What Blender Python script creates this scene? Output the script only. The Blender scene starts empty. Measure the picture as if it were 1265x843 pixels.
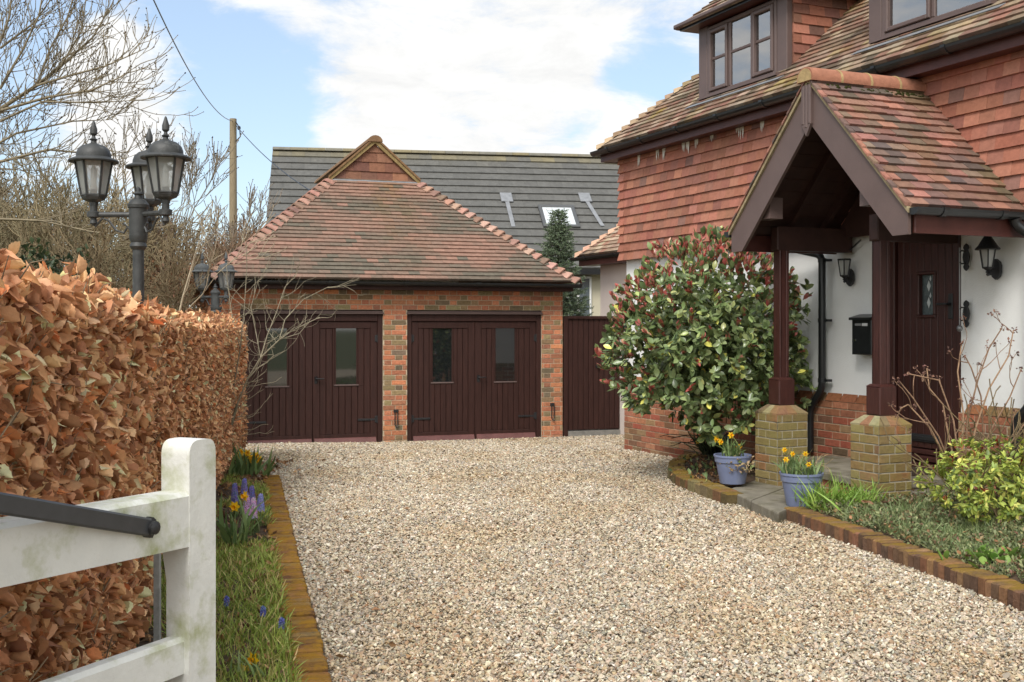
import bpy, math, random
import numpy as np
from mathutils import Vector as V3, noise as mnoise
rnd = random.Random(7)
rng = np.random.default_rng(11)
PI = math.pi
sc = bpy.context.scene
COL = sc.collection
R = math.radians

# ------------------------------------------------------------------ camera
CH = 1.55                      # camera height above the gravel
cd = bpy.data.cameras.new('camera'); cam = bpy.data.objects.new('camera', cd); COL.objects.link(cam)
cam.location = (0, 0, CH); cam.rotation_euler = (R(90), 0, 0)
cd.sensor_width = 36; cd.lens = 1400/1265*36; cd.shift_y = -19.5/1265
cd.clip_start = .05; cd.clip_end = 3000
sc.camera = cam

# ------------------------------------------------------------------ sky, sun, exposure
SUN_EL, SUN_AZ = R(48), R(200)    # azimuth clockwise from +Y: behind the camera, slightly to its left
w = bpy.data.worlds.new('World'); sc.world = w; w.use_nodes = True
nt = w.node_tree; nt.nodes.clear()
def N(t, **k):
    n = nt.nodes.new(t)
    for a, b in k.items(): setattr(n, a, b)
    return n
out = N('ShaderNodeOutputWorld'); bg = N('ShaderNodeBackground'); bg.inputs[1].default_value = .11
sky = N('ShaderNodeTexSky', sky_type='NISHITA', sun_disc=False, sun_elevation=SUN_EL, sun_rotation=SUN_AZ)
sky.air_density = 1.0; sky.dust_density = 1.2; sky.ozone_density = 1.2
tc = N('ShaderNodeTexCoord')
L = nt.links.new
def math_n(op, a, b=None, c=None):
    m = N('ShaderNodeMath', operation=op)
    for i, x in enumerate((a, b, c)):
        if x is None: continue
        if isinstance(x, (int, float)): m.inputs[i].default_value = x
        else: L(x, m.inputs[i])
    return m.outputs[0]
sep = N('ShaderNodeSeparateXYZ'); L(tc.outputs['Generated'], sep.inputs[0])
zz = math_n('MAXIMUM', sep.outputs[2], -.02)
den = math_n('ADD', zz, .22)
comb = N('ShaderNodeCombineXYZ')
L(math_n('DIVIDE', sep.outputs[0], den), comb.inputs[0]); L(math_n('DIVIDE', sep.outputs[1], den), comb.inputs[1])
comb.inputs[2].default_value = 3.7
def cloud_noise(scale, detail, rough, dist, off):
    mp = N('ShaderNodeMapping'); mp.inputs['Location'].default_value = off
    L(comb.outputs[0], mp.inputs[0])
    n = N('ShaderNodeTexNoise'); n.inputs['Scale'].default_value = scale; n.inputs['Detail'].default_value = detail
    n.inputs['Roughness'].default_value = rough; n.inputs['Distortion'].default_value = dist
    L(mp.outputs[0], n.inputs['Vector']); return n.outputs['Fac']
def blob(px, py, rad):          # a soft patch of sky round one direction
    d = V3(((px-632.5)/1400, 1, (402-py)/1400)).normalized()
    dp = N('ShaderNodeVectorMath', operation='DOT_PRODUCT'); L(tc.outputs['Generated'], dp.inputs[0]); dp.inputs[1].default_value = d
    ml = N('ShaderNodeMapRange', interpolation_type='SMOOTHSTEP'); L(dp.outputs['Value'], ml.inputs[0])
    ml.inputs[1].default_value = math.cos(rad); ml.inputs[2].default_value = 1.0
    return ml.outputs[0]
n1 = cloud_noise(1.5, 10, .62, .25, (1.3, 4.2, 0)); n2 = cloud_noise(4.6, 9, .66, .4, (7, 2, 0))
cl = math_n('ADD', math_n('MULTIPLY', n1, .80), math_n('MULTIPLY', n2, .62))
for (px, py, rad, amt) in ((590, 85, .21, .30), (430, 110, .08, .10), (760, 130, .10, .12), (178, 120, .085, .42), (320, 5, .06, .34), (215, 215, .06, .2),
                           (285, 110, .10, -.40), (250, 250, .10, -.2), (795, 85, .05, -.34), (720, 150, .04, -.15), (330, 160, .05, -.2), (700, 160, .05, -.08), (60, 60, .12, -.02),
                           (520, -250, .3, .1), (905, 60, .12, .12)):
    cl = math_n('ADD', cl, math_n('MULTIPLY', blob(px, py, rad), amt*.75))
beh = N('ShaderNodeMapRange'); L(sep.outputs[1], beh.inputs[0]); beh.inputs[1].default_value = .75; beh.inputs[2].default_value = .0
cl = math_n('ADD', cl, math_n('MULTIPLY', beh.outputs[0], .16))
rmp = N('ShaderNodeMapRange', interpolation_type='SMOOTHSTEP'); L(cl, rmp.inputs[0]); rmp.inputs[1].default_value = .69; rmp.inputs[2].default_value = .95
# cloud shading: whiter tops, grey bodies
shade = N('ShaderNodeMapRange'); L(n2, shade.inputs[0]); shade.inputs[1].default_value = .3; shade.inputs[2].default_value = .7
shade.inputs[3].default_value = .84; shade.inputs[4].default_value = 1.06
cc = N('ShaderNodeMix', data_type='RGBA', blend_type='MULTIPLY'); cc.inputs[0].default_value = 1
cc.inputs[6].default_value = (5.75, 5.75, 5.7, 1); L(shade.outputs[0], cc.inputs[7])
pale = N('ShaderNodeMix', data_type='RGBA'); pale.inputs[0].default_value = .30; L(sky.outputs[0], pale.inputs[6]); pale.inputs[7].default_value = (4.6, 5.6, 6.8, 1)
mx = N('ShaderNodeMix', data_type='RGBA'); L(rmp.outputs[0], mx.inputs[0]); L(pale.outputs[2], mx.inputs[6]); L(cc.outputs[2], mx.inputs[7])
# unseen sky round the sun, behind the camera, brightened and warmed as fill light
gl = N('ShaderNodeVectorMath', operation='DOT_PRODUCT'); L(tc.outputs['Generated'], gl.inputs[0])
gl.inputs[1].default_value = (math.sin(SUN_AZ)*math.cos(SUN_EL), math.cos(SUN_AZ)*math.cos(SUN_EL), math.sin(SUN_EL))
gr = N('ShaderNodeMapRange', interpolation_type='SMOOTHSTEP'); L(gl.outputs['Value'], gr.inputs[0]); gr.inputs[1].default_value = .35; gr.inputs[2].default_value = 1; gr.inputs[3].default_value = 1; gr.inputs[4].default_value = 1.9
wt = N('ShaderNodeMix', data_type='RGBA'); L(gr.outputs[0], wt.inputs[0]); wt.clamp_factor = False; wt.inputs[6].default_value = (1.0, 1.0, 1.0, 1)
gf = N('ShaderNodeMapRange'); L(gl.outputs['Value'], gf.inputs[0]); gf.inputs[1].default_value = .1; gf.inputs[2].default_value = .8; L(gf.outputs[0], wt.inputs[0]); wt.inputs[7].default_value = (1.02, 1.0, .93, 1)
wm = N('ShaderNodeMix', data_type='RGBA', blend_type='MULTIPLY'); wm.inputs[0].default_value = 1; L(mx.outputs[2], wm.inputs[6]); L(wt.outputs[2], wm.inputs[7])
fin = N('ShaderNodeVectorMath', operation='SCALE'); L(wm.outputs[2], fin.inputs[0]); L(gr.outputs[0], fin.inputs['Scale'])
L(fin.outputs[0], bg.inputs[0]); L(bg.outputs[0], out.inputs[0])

sl = bpy.data.lights.new('sun', 'SUN'); sun = bpy.data.objects.new('sun', sl); COL.objects.link(sun)
sl.energy = 1.8; sl.angle = R(20); sl.color = (1, .965, .92)
sd = V3((math.sin(SUN_AZ)*math.cos(SUN_EL), math.cos(SUN_AZ)*math.cos(SUN_EL), math.sin(SUN_EL)))
sun.rotation_euler = sd.to_track_quat('Z', 'Y').to_euler(); sun.location = sd*50
sc.view_settings.view_transform = 'Standard'; sc.view_settings.look = 'None'
sc.view_settings.exposure = 0.74; sc.view_settings.gamma = 1
sc.cycles.use_denoising = True
sc.cycles.max_bounces = 6; sc.cycles.transparent_max_bounces = 12

# ------------------------------------------------------------------ materials
def lin(h):
    h = h.lstrip('#'); c = [int(h[i:i+2], 16)/255 for i in (0, 2, 4)]
    return tuple(x/12.92 if x <= .04045 else ((x+.055)/1.055)**2.4 for x in c)
MATS = {}
def mat(name, color=None, rough=.7, spec=.35, n_scale=0, n_amt=.0, n2_col=None, n2_scale=3, n2_lo=.5, n2_hi=.7, bump=0, b_scale=40,
        metal=0, coat=0, transl=0, stretch=None, n2_up=None, coords='Object', sss=None):
    """colour (or the mesh's own 'Col' attribute when None), mottled by noise, with an optional second colour in patches"""
    m = bpy.data.materials.new(name); m.use_nodes = True; MATS[name] = m
    t = m.node_tree; P = t.nodes['Principled BSDF']; ln = t.links.new
    P.inputs['Roughness'].default_value = rough; P.inputs['Specular IOR Level'].default_value = spec; P.inputs['Metallic'].default_value = metal
    P.inputs['Coat Weight'].default_value = coat
    co = t.nodes.new('ShaderNodeTexCoord'); vec = co.outputs[coords]
    if stretch:
        mp = t.nodes.new('ShaderNodeMapping'); mp.inputs['Scale'].default_value = stretch; ln(vec, mp.inputs[0]); vec = mp.outputs[0]
    if color is None:
        a = t.nodes.new('ShaderNodeAttribute'); a.attribute_name = 'Col'; c = a.outputs['Color']
    else:
        rgb = t.nodes.new('ShaderNodeRGB'); rgb.outputs[0].default_value = (*color, 1); c = rgb.outputs[0]
    def noise(scale, det=5, rg=.6):
        n = t.nodes.new('ShaderNodeTexNoise'); n.inputs['Scale'].default_value = scale; n.inputs['Detail'].default_value = det
        n.inputs['Roughness'].default_value = rg; ln(vec, n.inputs['Vector']); return n.outputs['Fac']
    if n_amt:
        r = t.nodes.new('ShaderNodeMapRange'); ln(noise(n_scale), r.inputs[0]); r.inputs[1].default_value = .25; r.inputs[2].default_value = .75
        r.inputs[3].default_value = 1-n_amt; r.inputs[4].default_value = 1+n_amt
        x = t.nodes.new('ShaderNodeMix'); x.data_type = 'RGBA'; x.blend_type = 'MULTIPLY'; x.inputs[0].default_value = 1
        ln(c, x.inputs[6]); ln(r.outputs[0], x.inputs[7]); c = x.outputs[2]
    if n2_col:
        r = t.nodes.new('ShaderNodeMapRange'); ln(noise(n2_scale, 8, .65), r.inputs[0]); r.inputs[1].default_value = n2_lo; r.inputs[2].default_value = n2_hi
        f = r.outputs[0]
        if n2_up:      # only on faces turned upward
            g = t.nodes.new('ShaderNodeNewGeometry'); s = t.nodes.new('ShaderNodeSeparateXYZ'); ln(g.outputs['Normal'], s.inputs[0])
            q = t.nodes.new('ShaderNodeMath'); q.operation = 'MULTIPLY'; q.use_clamp = True
            ln(s.outputs[2], q.inputs[0]); ln(f, q.inputs[1]); f = q.outputs[0]
        x = t.nodes.new('ShaderNodeMix'); x.data_type = 'RGBA'; ln(f, x.inputs[0]); ln(c, x.inputs[6]); x.inputs[7].default_value = (*n2_col, 1); c = x.outputs[2]
    ln(c, P.inputs['Base Color'])
    if bump:
        b = t.nodes.new('ShaderNodeBump'); b.inputs['Strength'].default_value = bump; b.inputs['Distance'].default_value = .01
        ln(noise(b_scale, 6), b.inputs['Height']); ln(b.outputs[0], P.inputs['Normal'])
    if transl:
        tr = t.nodes.new('ShaderNodeBsdfTranslucent'); ln(c, tr.inputs[0]); ms = t.nodes.new('ShaderNodeMixShader'); ms.inputs[0].default_value = transl
        o = t.nodes['Material Output']; ln(P.outputs[0], ms.inputs[1]); ln(tr.outputs[0], ms.inputs[2]); ln(ms.outputs[0], o.inputs[0])
    return m
def glass_mat(name, tint=(.9, .93, .93), refl=.12, rough=.02, film=0):
    m = bpy.data.materials.new(name); m.use_nodes = True; t = m.node_tree; t.nodes.clear(); ln = t.links.new
    o = t.nodes.new('ShaderNodeOutputMaterial'); tr = t.nodes.new('ShaderNodeBsdfTransparent'); tr.inputs[0].default_value = (*tint, 1)
    g = t.nodes.new('ShaderNodeBsdfGlossy'); g.inputs['Roughness'].default_value = rough
    f = t.nodes.new('ShaderNodeFresnel'); f.inputs[0].default_value = 1.5
    a = t.nodes.new('ShaderNodeMath'); a.operation = 'ADD'; a.use_clamp = True; ln(f.outputs[0], a.inputs[0]); a.inputs[1].default_value = refl-.04
    ms = t.nodes.new('ShaderNodeMixShader'); ln(a.outputs[0], ms.inputs[0]); ln(tr.outputs[0], ms.inputs[1]); ln(g.outputs[0], ms.inputs[2]); last = ms.outputs[0]
    if film:      # weathered, slightly milky glass
        df = t.nodes.new('ShaderNodeBsdfDiffuse'); df.inputs[0].default_value = (.72, .72, .69, 1); tl = t.nodes.new('ShaderNodeBsdfTranslucent'); tl.inputs[0].default_value = (.72, .72, .69, 1)
        m1 = t.nodes.new('ShaderNodeMixShader'); ln(df.outputs[0], m1.inputs[1]); ln(tl.outputs[0], m1.inputs[2]); m2 = t.nodes.new('ShaderNodeMixShader'); m2.inputs[0].default_value = film
        ln(last, m2.inputs[1]); ln(m1.outputs[0], m2.inputs[2]); last = m2.outputs[0]
    ln(last, o.inputs[0])
    MATS[name] = m; return m

clay = mat('clay_roof_tile', None, .85, .2, 18, .22, bump=.5, b_scale=70)
mossy = mat('weathered_clay_tile', None, .88, .15, 18, .25, (.10, .085, .03), 1.6, .54, .78, bump=.5, b_scale=70)
hung = mat('tile_hanging', None, .75, .25, 22, .16, bump=.35, b_scale=60)
slate = mat('concrete_tile', None, .8, .25, 8, .2, bump=.4, b_scale=50)
brickm = mat('brick_face', None, .9, .15, 30, .28, bump=.8, b_scale=90)
mossbrick = mat('mossy_brick', None, .92, .12, 25, .3, (.20, .125, .022), 7, .38, .58, bump=.9, b_scale=60, n2_up=True)
pillbrick = mat('algae_brick', None, .9, .15, 28, .25, (.21, .18, .06), 2.6, .44, .72, bump=.8, b_scale=80)
mortar = mat('mortar', (.46, .38, .27), .95, .1, 20, .25, bump=.7, b_scale=120)
mortar_g = mat('grey_mortar', (.36, .33, .26), .95, .1, 20, .25, bump=.7, b_scale=120)
render_w = mat('white_render', (.72, .72, .70), .9, .15, 1.6, .07, (.60, .59, .55), 1.1, .55, .8, bump=.35, b_scale=120)
render_b = mat('beige_render', (.50, .46, .35), .9, .15, 2.5, .06)
render_p = mat('pink_render', (.62, .54, .49), .9, .15, 2.5, .06)
wood_r = mat('stained_wood', (.048, .0155, .012), .42, .4, 9, .35, bump=.25, b_scale=30, stretch=(6, 6, .7))
wood_g = mat('garage_wood', (.038, .0150, .0115), .55, .28, 5, .3, bump=.2, b_scale=30, stretch=(6, 6, .6))
wood_lt = mat('worn_stained_wood', (.13, .055, .05), .55, .3, 6, .25, bump=.2, b_scale=40)
fascia_m = mat('brown_fascia', (.115, .078, .070), .5, .4, 4, .12, bump=.08, b_scale=60)
fascia_r = mat('red_brown_timber', (.075, .024, .019), .45, .4, 6, .3, bump=.15, b_scale=30)
dark_in = mat('porch_soffit', (.03, .02, .017), .8, .2, 6, .3)
blackp = mat('black_plastic', (.012, .013, .014), .32, .5, 12, .3)
iron = mat('wrought_iron', (.016, .016, .017), .5, .5, 30, .3, bump=.3, b_scale=90)
lampmet = mat('weathered_lamp_metal', (.034, .035, .034), .55, .5, 14, .4, (.13, .13, .12), 9, .58, .76, bump=.2, b_scale=60)
lampold = mat('chalky_lamp_metal', (.10, .105, .105), .7, .4, 14, .4, (.20, .20, .19), 9, .58, .76, bump=.2, b_scale=60)
lead = mat('lead_flashing', (.20, .205, .215), .5, .5, 8, .25, bump=.3, b_scale=25)
whitep = mat('white_plastic', (.75, .75, .74), .4, .4)
dark_room = mat('dark_interior', (.012, .012, .012), .9, .1)
glass = glass_mat('window_glass', refl=.10); glass_sky = glass_mat('dormer_glass', (.95, .96, .96), refl=.42)
glass_s = glass_mat('lantern_glass', (.9, .92, .92), .12, .08, .38)
netc = mat('net_curtain', (.84, .85, .84), .95, .1, 6, .06)

# ------------------------------------------------------------------ mesh helpers
class MB:
    def __init__(s): s.v = []; s.f = []; s.c = []; s.m = []
    def add(s, vs, fs, col=(1, 1, 1), mi=0):
        b = len(s.v); s.v.extend([tuple(x) for x in vs])
        for f in fs: s.f.append(tuple(b+i for i in f)); s.c.append(col); s.m.append(mi)
    def hexa(s, p, col=(1, 1, 1), mi=0):     # 8 points: bottom ring then top ring
        s.add(p, [(3, 2, 1, 0), (4, 5, 6, 7), (0, 1, 5, 4), (1, 2, 6, 5), (2, 3, 7, 6), (3, 0, 4, 7)], col, mi)
    def box(s, O, u, v, n, col=(1, 1, 1), mi=0):     # corner plus three edge vectors
        O, u, v, n = V3(O), V3(u), V3(v), V3(n)
        s.hexa([O, O+u, O+u+v, O+v, O+n, O+u+n, O+u+v+n, O+v+n] if u.cross(v).dot(n) > 0 else [O, O+v, O+u+v, O+u, O+n, O+v+n, O+u+v+n, O+u+n], col, mi)
    def bev(s, O, u, v, n, b=.004, col=(1, 1, 1), mi=0):   # box with its outer (n side) edges chamfered
        O, u, v, n = V3(O), V3(u), V3(v), V3(n); lu, lv, l_n = u.length, v.length, n.length
        uu, vv, nn = u/lu, v/lv, n/l_n
        b = min(b, lu*.4, lv*.4, l_n*.6)
        ring0 = [O, O+u, O+u+v, O+v]; ring1 = [p+nn*(l_n-b) for p in ring0]
        ring2 = [O+uu*b+vv*b+n, O+u-uu*b+vv*b+n, O+u-uu*b+v-vv*b+n, O+uu*b+v-vv*b+n]
        fs = [(8, 9, 10, 11)]
        for i in range(4):
            j = (i+1) % 4; fs += [(i, j, 4+j, 4+i), (4+i, 4+j, 8+j, 8+i)]
        fs.append((3, 2, 1, 0))
        if u.cross(v).dot(n) < 0: fs = [f[::-1] for f in fs]
        s.add(ring0+ring1+ring2, fs, col, mi)
    def prism(s, poly, ext, col=(1, 1, 1), mi=0):    # planar polygon pushed along ext
        ext = V3(ext); p = [V3(q) for q in poly]; n = len(p)
        s.add(p+[q+ext for q in p], [tuple(range(n))[::-1], tuple(range(n, 2*n))]+[(i, (i+1) % n, n+(i+1) % n, n+i) for i in range(n)], col, mi)
    def tube(s, pts, rad, k=6, col=(1, 1, 1), mi=0, cap=True):
        pts = [V3(p) for p in pts]; n = len(pts)
        if isinstance(rad, (int, float)): rad = [rad]*n
        t0 = (pts[1]-pts[0]).normalized(); ref = t0.cross(V3((0, 0, 1))) if abs(t0.z) < .9 else t0.cross(V3((1, 0, 0))); ref.normalize(); vs = []
        for i, p in enumerate(pts):
            t = (pts[min(i+1, n-1)]-pts[max(i-1, 0)]); t = t.normalized() if t.length > 1e-9 else V3((0, 0, 1))
            a = ref-t*ref.dot(t); a.normalize(); ref = a; b = a.cross(t)
            for j in range(k):
                q = 2*PI*j/k; vs.append(p+(a*math.cos(q)+b*math.sin(q))*rad[i])
        fs = [(i*k+j, i*k+(j+1) % k, (i+1)*k+(j+1) % k, (i+1)*k+j) for i in range(n-1) for j in range(k)]
        if cap: fs += [tuple(range(k))[::-1], tuple((n-1)*k+j for j in range(k))]
        s.add(vs, fs, col, mi)
    def lathe(s, O, prof, k=16, axis=(0, 0, 1), col=(1, 1, 1), mi=0, rot=0, cap=True):
        O = V3(O); ax = V3(axis).normalized(); a = ax.cross(V3((1, 0, 0)) if abs(ax.x) < .9 else V3((0, 1, 0))).normalized(); b = ax.cross(a)
        vs = [O+ax*z+(a*math.cos(2*PI*j/k+rot)+b*math.sin(2*PI*j/k+rot))*r for r, z in prof for j in range(k)]
        n = len(prof)
        fs = [(i*k+j, i*k+(j+1) % k, (i+1)*k+(j+1) % k, (i+1)*k+j) for i in range(n-1) for j in range(k)]
        if cap: fs += [tuple(range(k))[::-1], tuple((n-1)*k+j for j in range(k))]
        s.add(vs, fs, col, mi)
    def build(s, name, mats, parent=None, smooth=False, origin=None, angle=None):
        v = np.array(s.v, dtype=np.float64).reshape(-1, 3)
        return mesh_np(name, v, s.f, np.array(s.c, dtype=np.float32), mats, parent, smooth, origin, np.array(s.m, dtype=np.int32), angle)
def root_of(o):
    while o.parent: o = o.parent
    return o
def mesh_np(name, v, faces, fcol, mats, parent=None, smooth=False, origin=None, fm=None, angle=None):
    if parent is not None: org = np.array(root_of(parent).location)
    else: org = np.array(origin if origin is not None else (0, 0, 0), dtype=np.float64)
    me = bpy.data.meshes.new(name)
    v = np.ascontiguousarray(v-org, dtype=np.float32)
    me.vertices.add(len(v)); me.vertices.foreach_set('co', v.ravel())
    if isinstance(faces, np.ndarray):
        k = faces.shape[1]; cnt = np.full(len(faces), k, dtype=np.int32); flat = faces.astype(np.int32).ravel()
    else:
        cnt = np.array([len(f) for f in faces], dtype=np.int32); flat = np.fromiter((i for f in faces for i in f), dtype=np.int32)
    me.loops.add(len(flat)); me.loops.foreach_set('vertex_index', flat)
    st = np.zeros(len(cnt), dtype=np.int32); st[1:] = np.cumsum(cnt)[:-1]
    me.polygons.add(len(cnt)); me.polygons.foreach_set('loop_start', st); me.polygons.foreach_set('loop_total', cnt)
    if fm is not None and fm.any(): me.polygons.foreach_set('material_index', fm)
    me.polygons.foreach_set('use_smooth', np.full(len(cnt), bool(smooth)))
    me.update(calc_edges=True)
    if fcol is not None:
        at = me.color_attributes.new('Col', 'FLOAT_COLOR', 'CORNER')
        c4 = np.ones((len(flat), 4), dtype=np.float32); c4[:, :3] = np.repeat(fcol, cnt, axis=0); at.data.foreach_set('color', c4.ravel())
    if angle is not None: me.set_sharp_from_angle(angle=angle)
    for m in (mats if isinstance(mats, (list, tuple)) else [mats]): me.materials.append(m)
    o = bpy.data.objects.new(name, me); COL.objects.link(o)
    if parent is not None: o.parent = parent
    else: o.location = org
    return o
def tag(o, label=None, cat=None, group=None, kind=None):
    if label: o['label'] = label
    if cat: o['category'] = cat
    if group: o['group'] = group
    if kind: o['kind'] = kind
    return o
def thing(name, label, cat, loc, group=None, rotz=0):
    o = bpy.data.objects.new(name, None); COL.objects.link(o); o.location = loc; o.rotation_euler = (0, 0, rotz); o.empty_display_size = .1
    return tag(o, label, cat, group)
def copy_tree(o, parent=None):
    c = o.copy(); COL.objects.link(c)
    if parent is not None: c.parent = parent
    for ch in list(o.children): copy_tree(ch, c)
    return c
EYE = V3((0, 0, CH))
def ray(px, py): return V3(((px-632.5)/1400, 1, (402-py)/1400))
def hit(px, py, O, n):
    d = ray(px, py); O = V3(O); n = V3(n); return EYE+d*((O-EYE).dot(n)/d.dot(n))
def at(px, py, Y): return EYE+ray(px, py)*Y
def clip(poly, conv):
    """convex polygon clip in 2-D; conv counter-clockwise"""
    out = poly
    for i in range(len(conv)):
        a, b = conv[i], conv[(i+1) % len(conv)]; inp = out; out = []
        if not inp: return []
        side = lambda p: (b[0]-a[0])*(p[1]-a[1])-(b[1]-a[1])*(p[0]-a[0])
        for j in range(len(inp)):
            p, q = inp[j], inp[(j+1) % len(inp)]; sp, sq = side(p), side(q)
            if sp >= 0: out.append(p)
            if sp*sq < 0:
                t = sp/(sp-sq); out.append((p[0]+t*(q[0]-p[0]), p[1]+t*(q[1]-p[1])))
    return out
def area2(p): return abs(sum(p[i][0]*p[(i+1) % len(p)][1]-p[(i+1) % len(p)][0]*p[i][1] for i in range(len(p))))/2
def adj(pal, k=1.0, sat=1.0):      # scale a palette's albedo and saturation
    o = []
    for w_, c in pal:
        l_ = .3*c[0]+.59*c[1]+.11*c[2]; o.append((w_, tuple(min(.85, k*(l_+(x-l_)*sat)) for x in c)))
    return o
def pick(pal, r=None):
    r = r or rnd; t = r.random()*sum(x[0] for x in pal)
    for wt, c in pal:
        t -= wt
        if t <= 0: break
    k = r.uniform(.85, 1.15); return tuple(max(0, x*k*r.uniform(.95, 1.05)) for x in c)
def tiles(mb, O, U, Vv, conv, gauge, tw, colf, hb=.030, ht=.014, mi=0, jit=.004, under=True, stagger=.5):
    """rows of plain tiles on the plane O + u U + v Vv inside a convex outline"""
    O, U, Vv = V3(O), V3(U), V3(Vv); Nn = U.cross(Vv).normalized()
    us = [p[0] for p in conv]; vs = [p[1] for p in conv]
    if under: mb.add([O+U*p[0]+Vv*p[1] for p in conv], [tuple(range(len(conv)))], colf(0, 0), mi)
    k = 0; v0 = min(vs)
    while v0 < max(vs)-.01:
        u0 = min(us)-tw*(1+(stagger if k % 2 else 0)); i = 0
        sag = [rnd.uniform(-jit, jit)*.6 for _ in range(3)]
        while u0 < max(us):
            dv = rnd.uniform(-jit, jit)*.5; dh = rnd.uniform(0, jit); g = .0009
            q = [(u0+g, v0+dv), (u0+tw-g, v0+dv+rnd.uniform(-jit, jit)*.3), (u0+tw-g, v0+gauge+.012), (u0+g, v0+gauge+.012)]
            pl = clip(q, conv)
            if len(pl) >= 3 and area2(pl) > tw*gauge*.04:
                c = colf(u0, v0)
                top = [O+U*p[0]+Vv*p[1]+Nn*(dh+hb+(ht-hb)*min(1, max(0, (p[1]-v0)/gauge))) for p in pl]
                bot = [O+U*p[0]+Vv*p[1]+Nn*.001 for p in pl]; n = len(pl)
                mb.add(bot+top, [tuple(range(n, 2*n))]+[(a, (a+1) % n, n+(a+1) % n, n+a) for a in range(n)], c, mi)
            u0 += tw; i += 1
        v0 += gauge; k += 1
def bricks(mb, O, U, Nn, W, z0, z1, openings, pal, course=.075, bond='flemish', prd=.006, mi=0, off=0, mi_mortar=1, depth=.05, colf=None, jn=.010, back=True):
    """brickwork on the vertical plane O + s U + z, facing Nn; openings (s0, s1, z0, z1)"""
    O, U, Nn = V3(O), V3(U), V3(Nn); Z = V3((0, 0, 1))
    nrow = int(round((z1-z0)/course)); course = (z1-z0)/nrow
    for r in range(nrow):
        a, b = z0+r*course, z0+(r+1)*course; mid = (a+b)/2
        segs = [(0, W)]
        for (p, q, zl, zh) in openings:
            if zl < mid < zh:
                segs = [t for (x, y) in segs for t in ((x, min(y, p)), (max(x, q), y)) if t[1]-t[0] > .01]
        for (x, y) in segs:
            if back: mb.box(O+U*x+Z*a-Nn*depth, U*(y-x), Z*course, Nn*(depth-.0), (1, 1, 1), mi_mortar)
            seq = {'flemish': (.215, .1025), 'stretcher': (.215,), 'header': (.1025,)}[bond]
            per = sum(seq)+.01*len(seq); s = -per*2+off+((per/2) if r % 2 else 0); i = 0
            while s < y:
                lw = seq[i % len(seq)]; p, q = max(s, x+jn*.3), min(s+lw, y-jn*.3)
                if q-p > .018:
                    c = (colf(p, mid) if colf else pick(pal)); pr = prd+rnd.uniform(-.002, .002)
                    mb.bev(O+U*p+Z*(a+jn*.5)-Nn*.004+Nn*.0, U*(q-p), Z*(course-jn), Nn*(pr+.004), .003, c, mi)
                s += lw+.01; i += 1
Zv = V3((0, 0, 1))

# ------------------------------------------------------------------ ground
def gz(y):
    xs = (-50, 9, 12, 15, 17, 19, 400); zs = (0, 0, -.03, -.085, -.20, -.215, -.215)
    return float(np.interp(y, xs, zs))
soil = mat('soil', (.075, .052, .036), .95, .1, 14, .4, (.11, .075, .05), 5, .5, .7, bump=1, b_scale=40)
grassbase = mat('rough_grass', (.06, .08, .03), .95, .1, 6, .4, (.12, .09, .05), 2, .45, .65, bump=1, b_scale=30)
# gravel sheet: cells of stone colour under the loose stones
gm = bpy.data.materials.new('gravel_bed'); gm.use_nodes = True; t = gm.node_tree; P = t.nodes['Principled BSDF']; ln = t.links.new
co = t.nodes.new('ShaderNodeTexCoord'); vo = t.nodes.new('ShaderNodeTexVoronoi'); vo.inputs['Scale'].default_value = 52; ln(co.outputs['Object'], vo.inputs['Vector'])
sp = t.nodes.new('ShaderNodeSeparateColor'); ln(vo.outputs['Color'], sp.inputs[0])
cr = t.nodes.new('ShaderNodeValToRGB'); ln(sp.outputs[0], cr.inputs[0]); cr.color_ramp.interpolation = 'CONSTANT'
els = [(0, '#8c7a63'), (.2, '#a8977c'), (.4, '#b7a68d'), (.6, '#7d7468'), (.75, '#c2b7a5'), (.9, '#94683f')]
cr.color_ramp.elements[0].color = (*lin(els[0][1]), 1); cr.color_ramp.elements[1].position = els[1][0]; cr.color_ramp.elements[1].color = (*lin(els[1][1]), 1)
for p_, h_ in els[2:]: e = cr.color_ramp.elements.new(p_); e.color = (*lin(h_), 1)
mu = t.nodes.new('ShaderNodeMix'); mu.data_type = 'RGBA'; mu.blend_type = 'MULTIPLY'; mu.inputs[0].default_value = 1; ln(cr.outputs[0], mu.inputs[6]); mu.inputs[7].default_value = (.8, .8, .8, 1)
ln(mu.outputs[2], P.inputs['Base Color']); P.inputs['Roughness'].default_value = .9
bp = t.nodes.new('ShaderNodeBump'); bp.inputs['Distance'].default_value = .012; bp.invert = True; ln(vo.outputs['Distance'], bp.inputs['Height']); ln(bp.outputs[0], P.inputs['Normal'])

def sheet(name, xs, ys, zf, m, kind='structure'):
    vs = np.array([(x, y, zf(x, y)) for y in ys for x in xs]); nx = len(xs)
    fs = np.array([(j*nx+i, j*nx+i+1, (j+1)*nx+i+1, (j+1)*nx+i) for j in range(len(ys)-1) for i in range(nx-1)])
    return tag(mesh_np(name, vs, fs, None, m, smooth=True), kind=kind)
sheet('ground', list(np.linspace(-600, -20, 8))+list(np.linspace(-16, 16, 17))+list(np.linspace(20, 600, 8)), list(np.linspace(-300, -6, 6))+list(np.linspace(-4, 24, 29))+list(np.linspace(40, 900, 8)),
      lambda x, y: gz(y)-.10, grassbase)
sheet('gravel_driveway', list(np.linspace(-6.5, 9, 63)), list(np.linspace(-4, 24, 113)),
      lambda x, y: gz(y)-.012+.012*mnoise.noise(V3((x*.8, y*.8, 0)))+.006*mnoise.noise(V3((x*3, y*3, 5))), gm)

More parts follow.
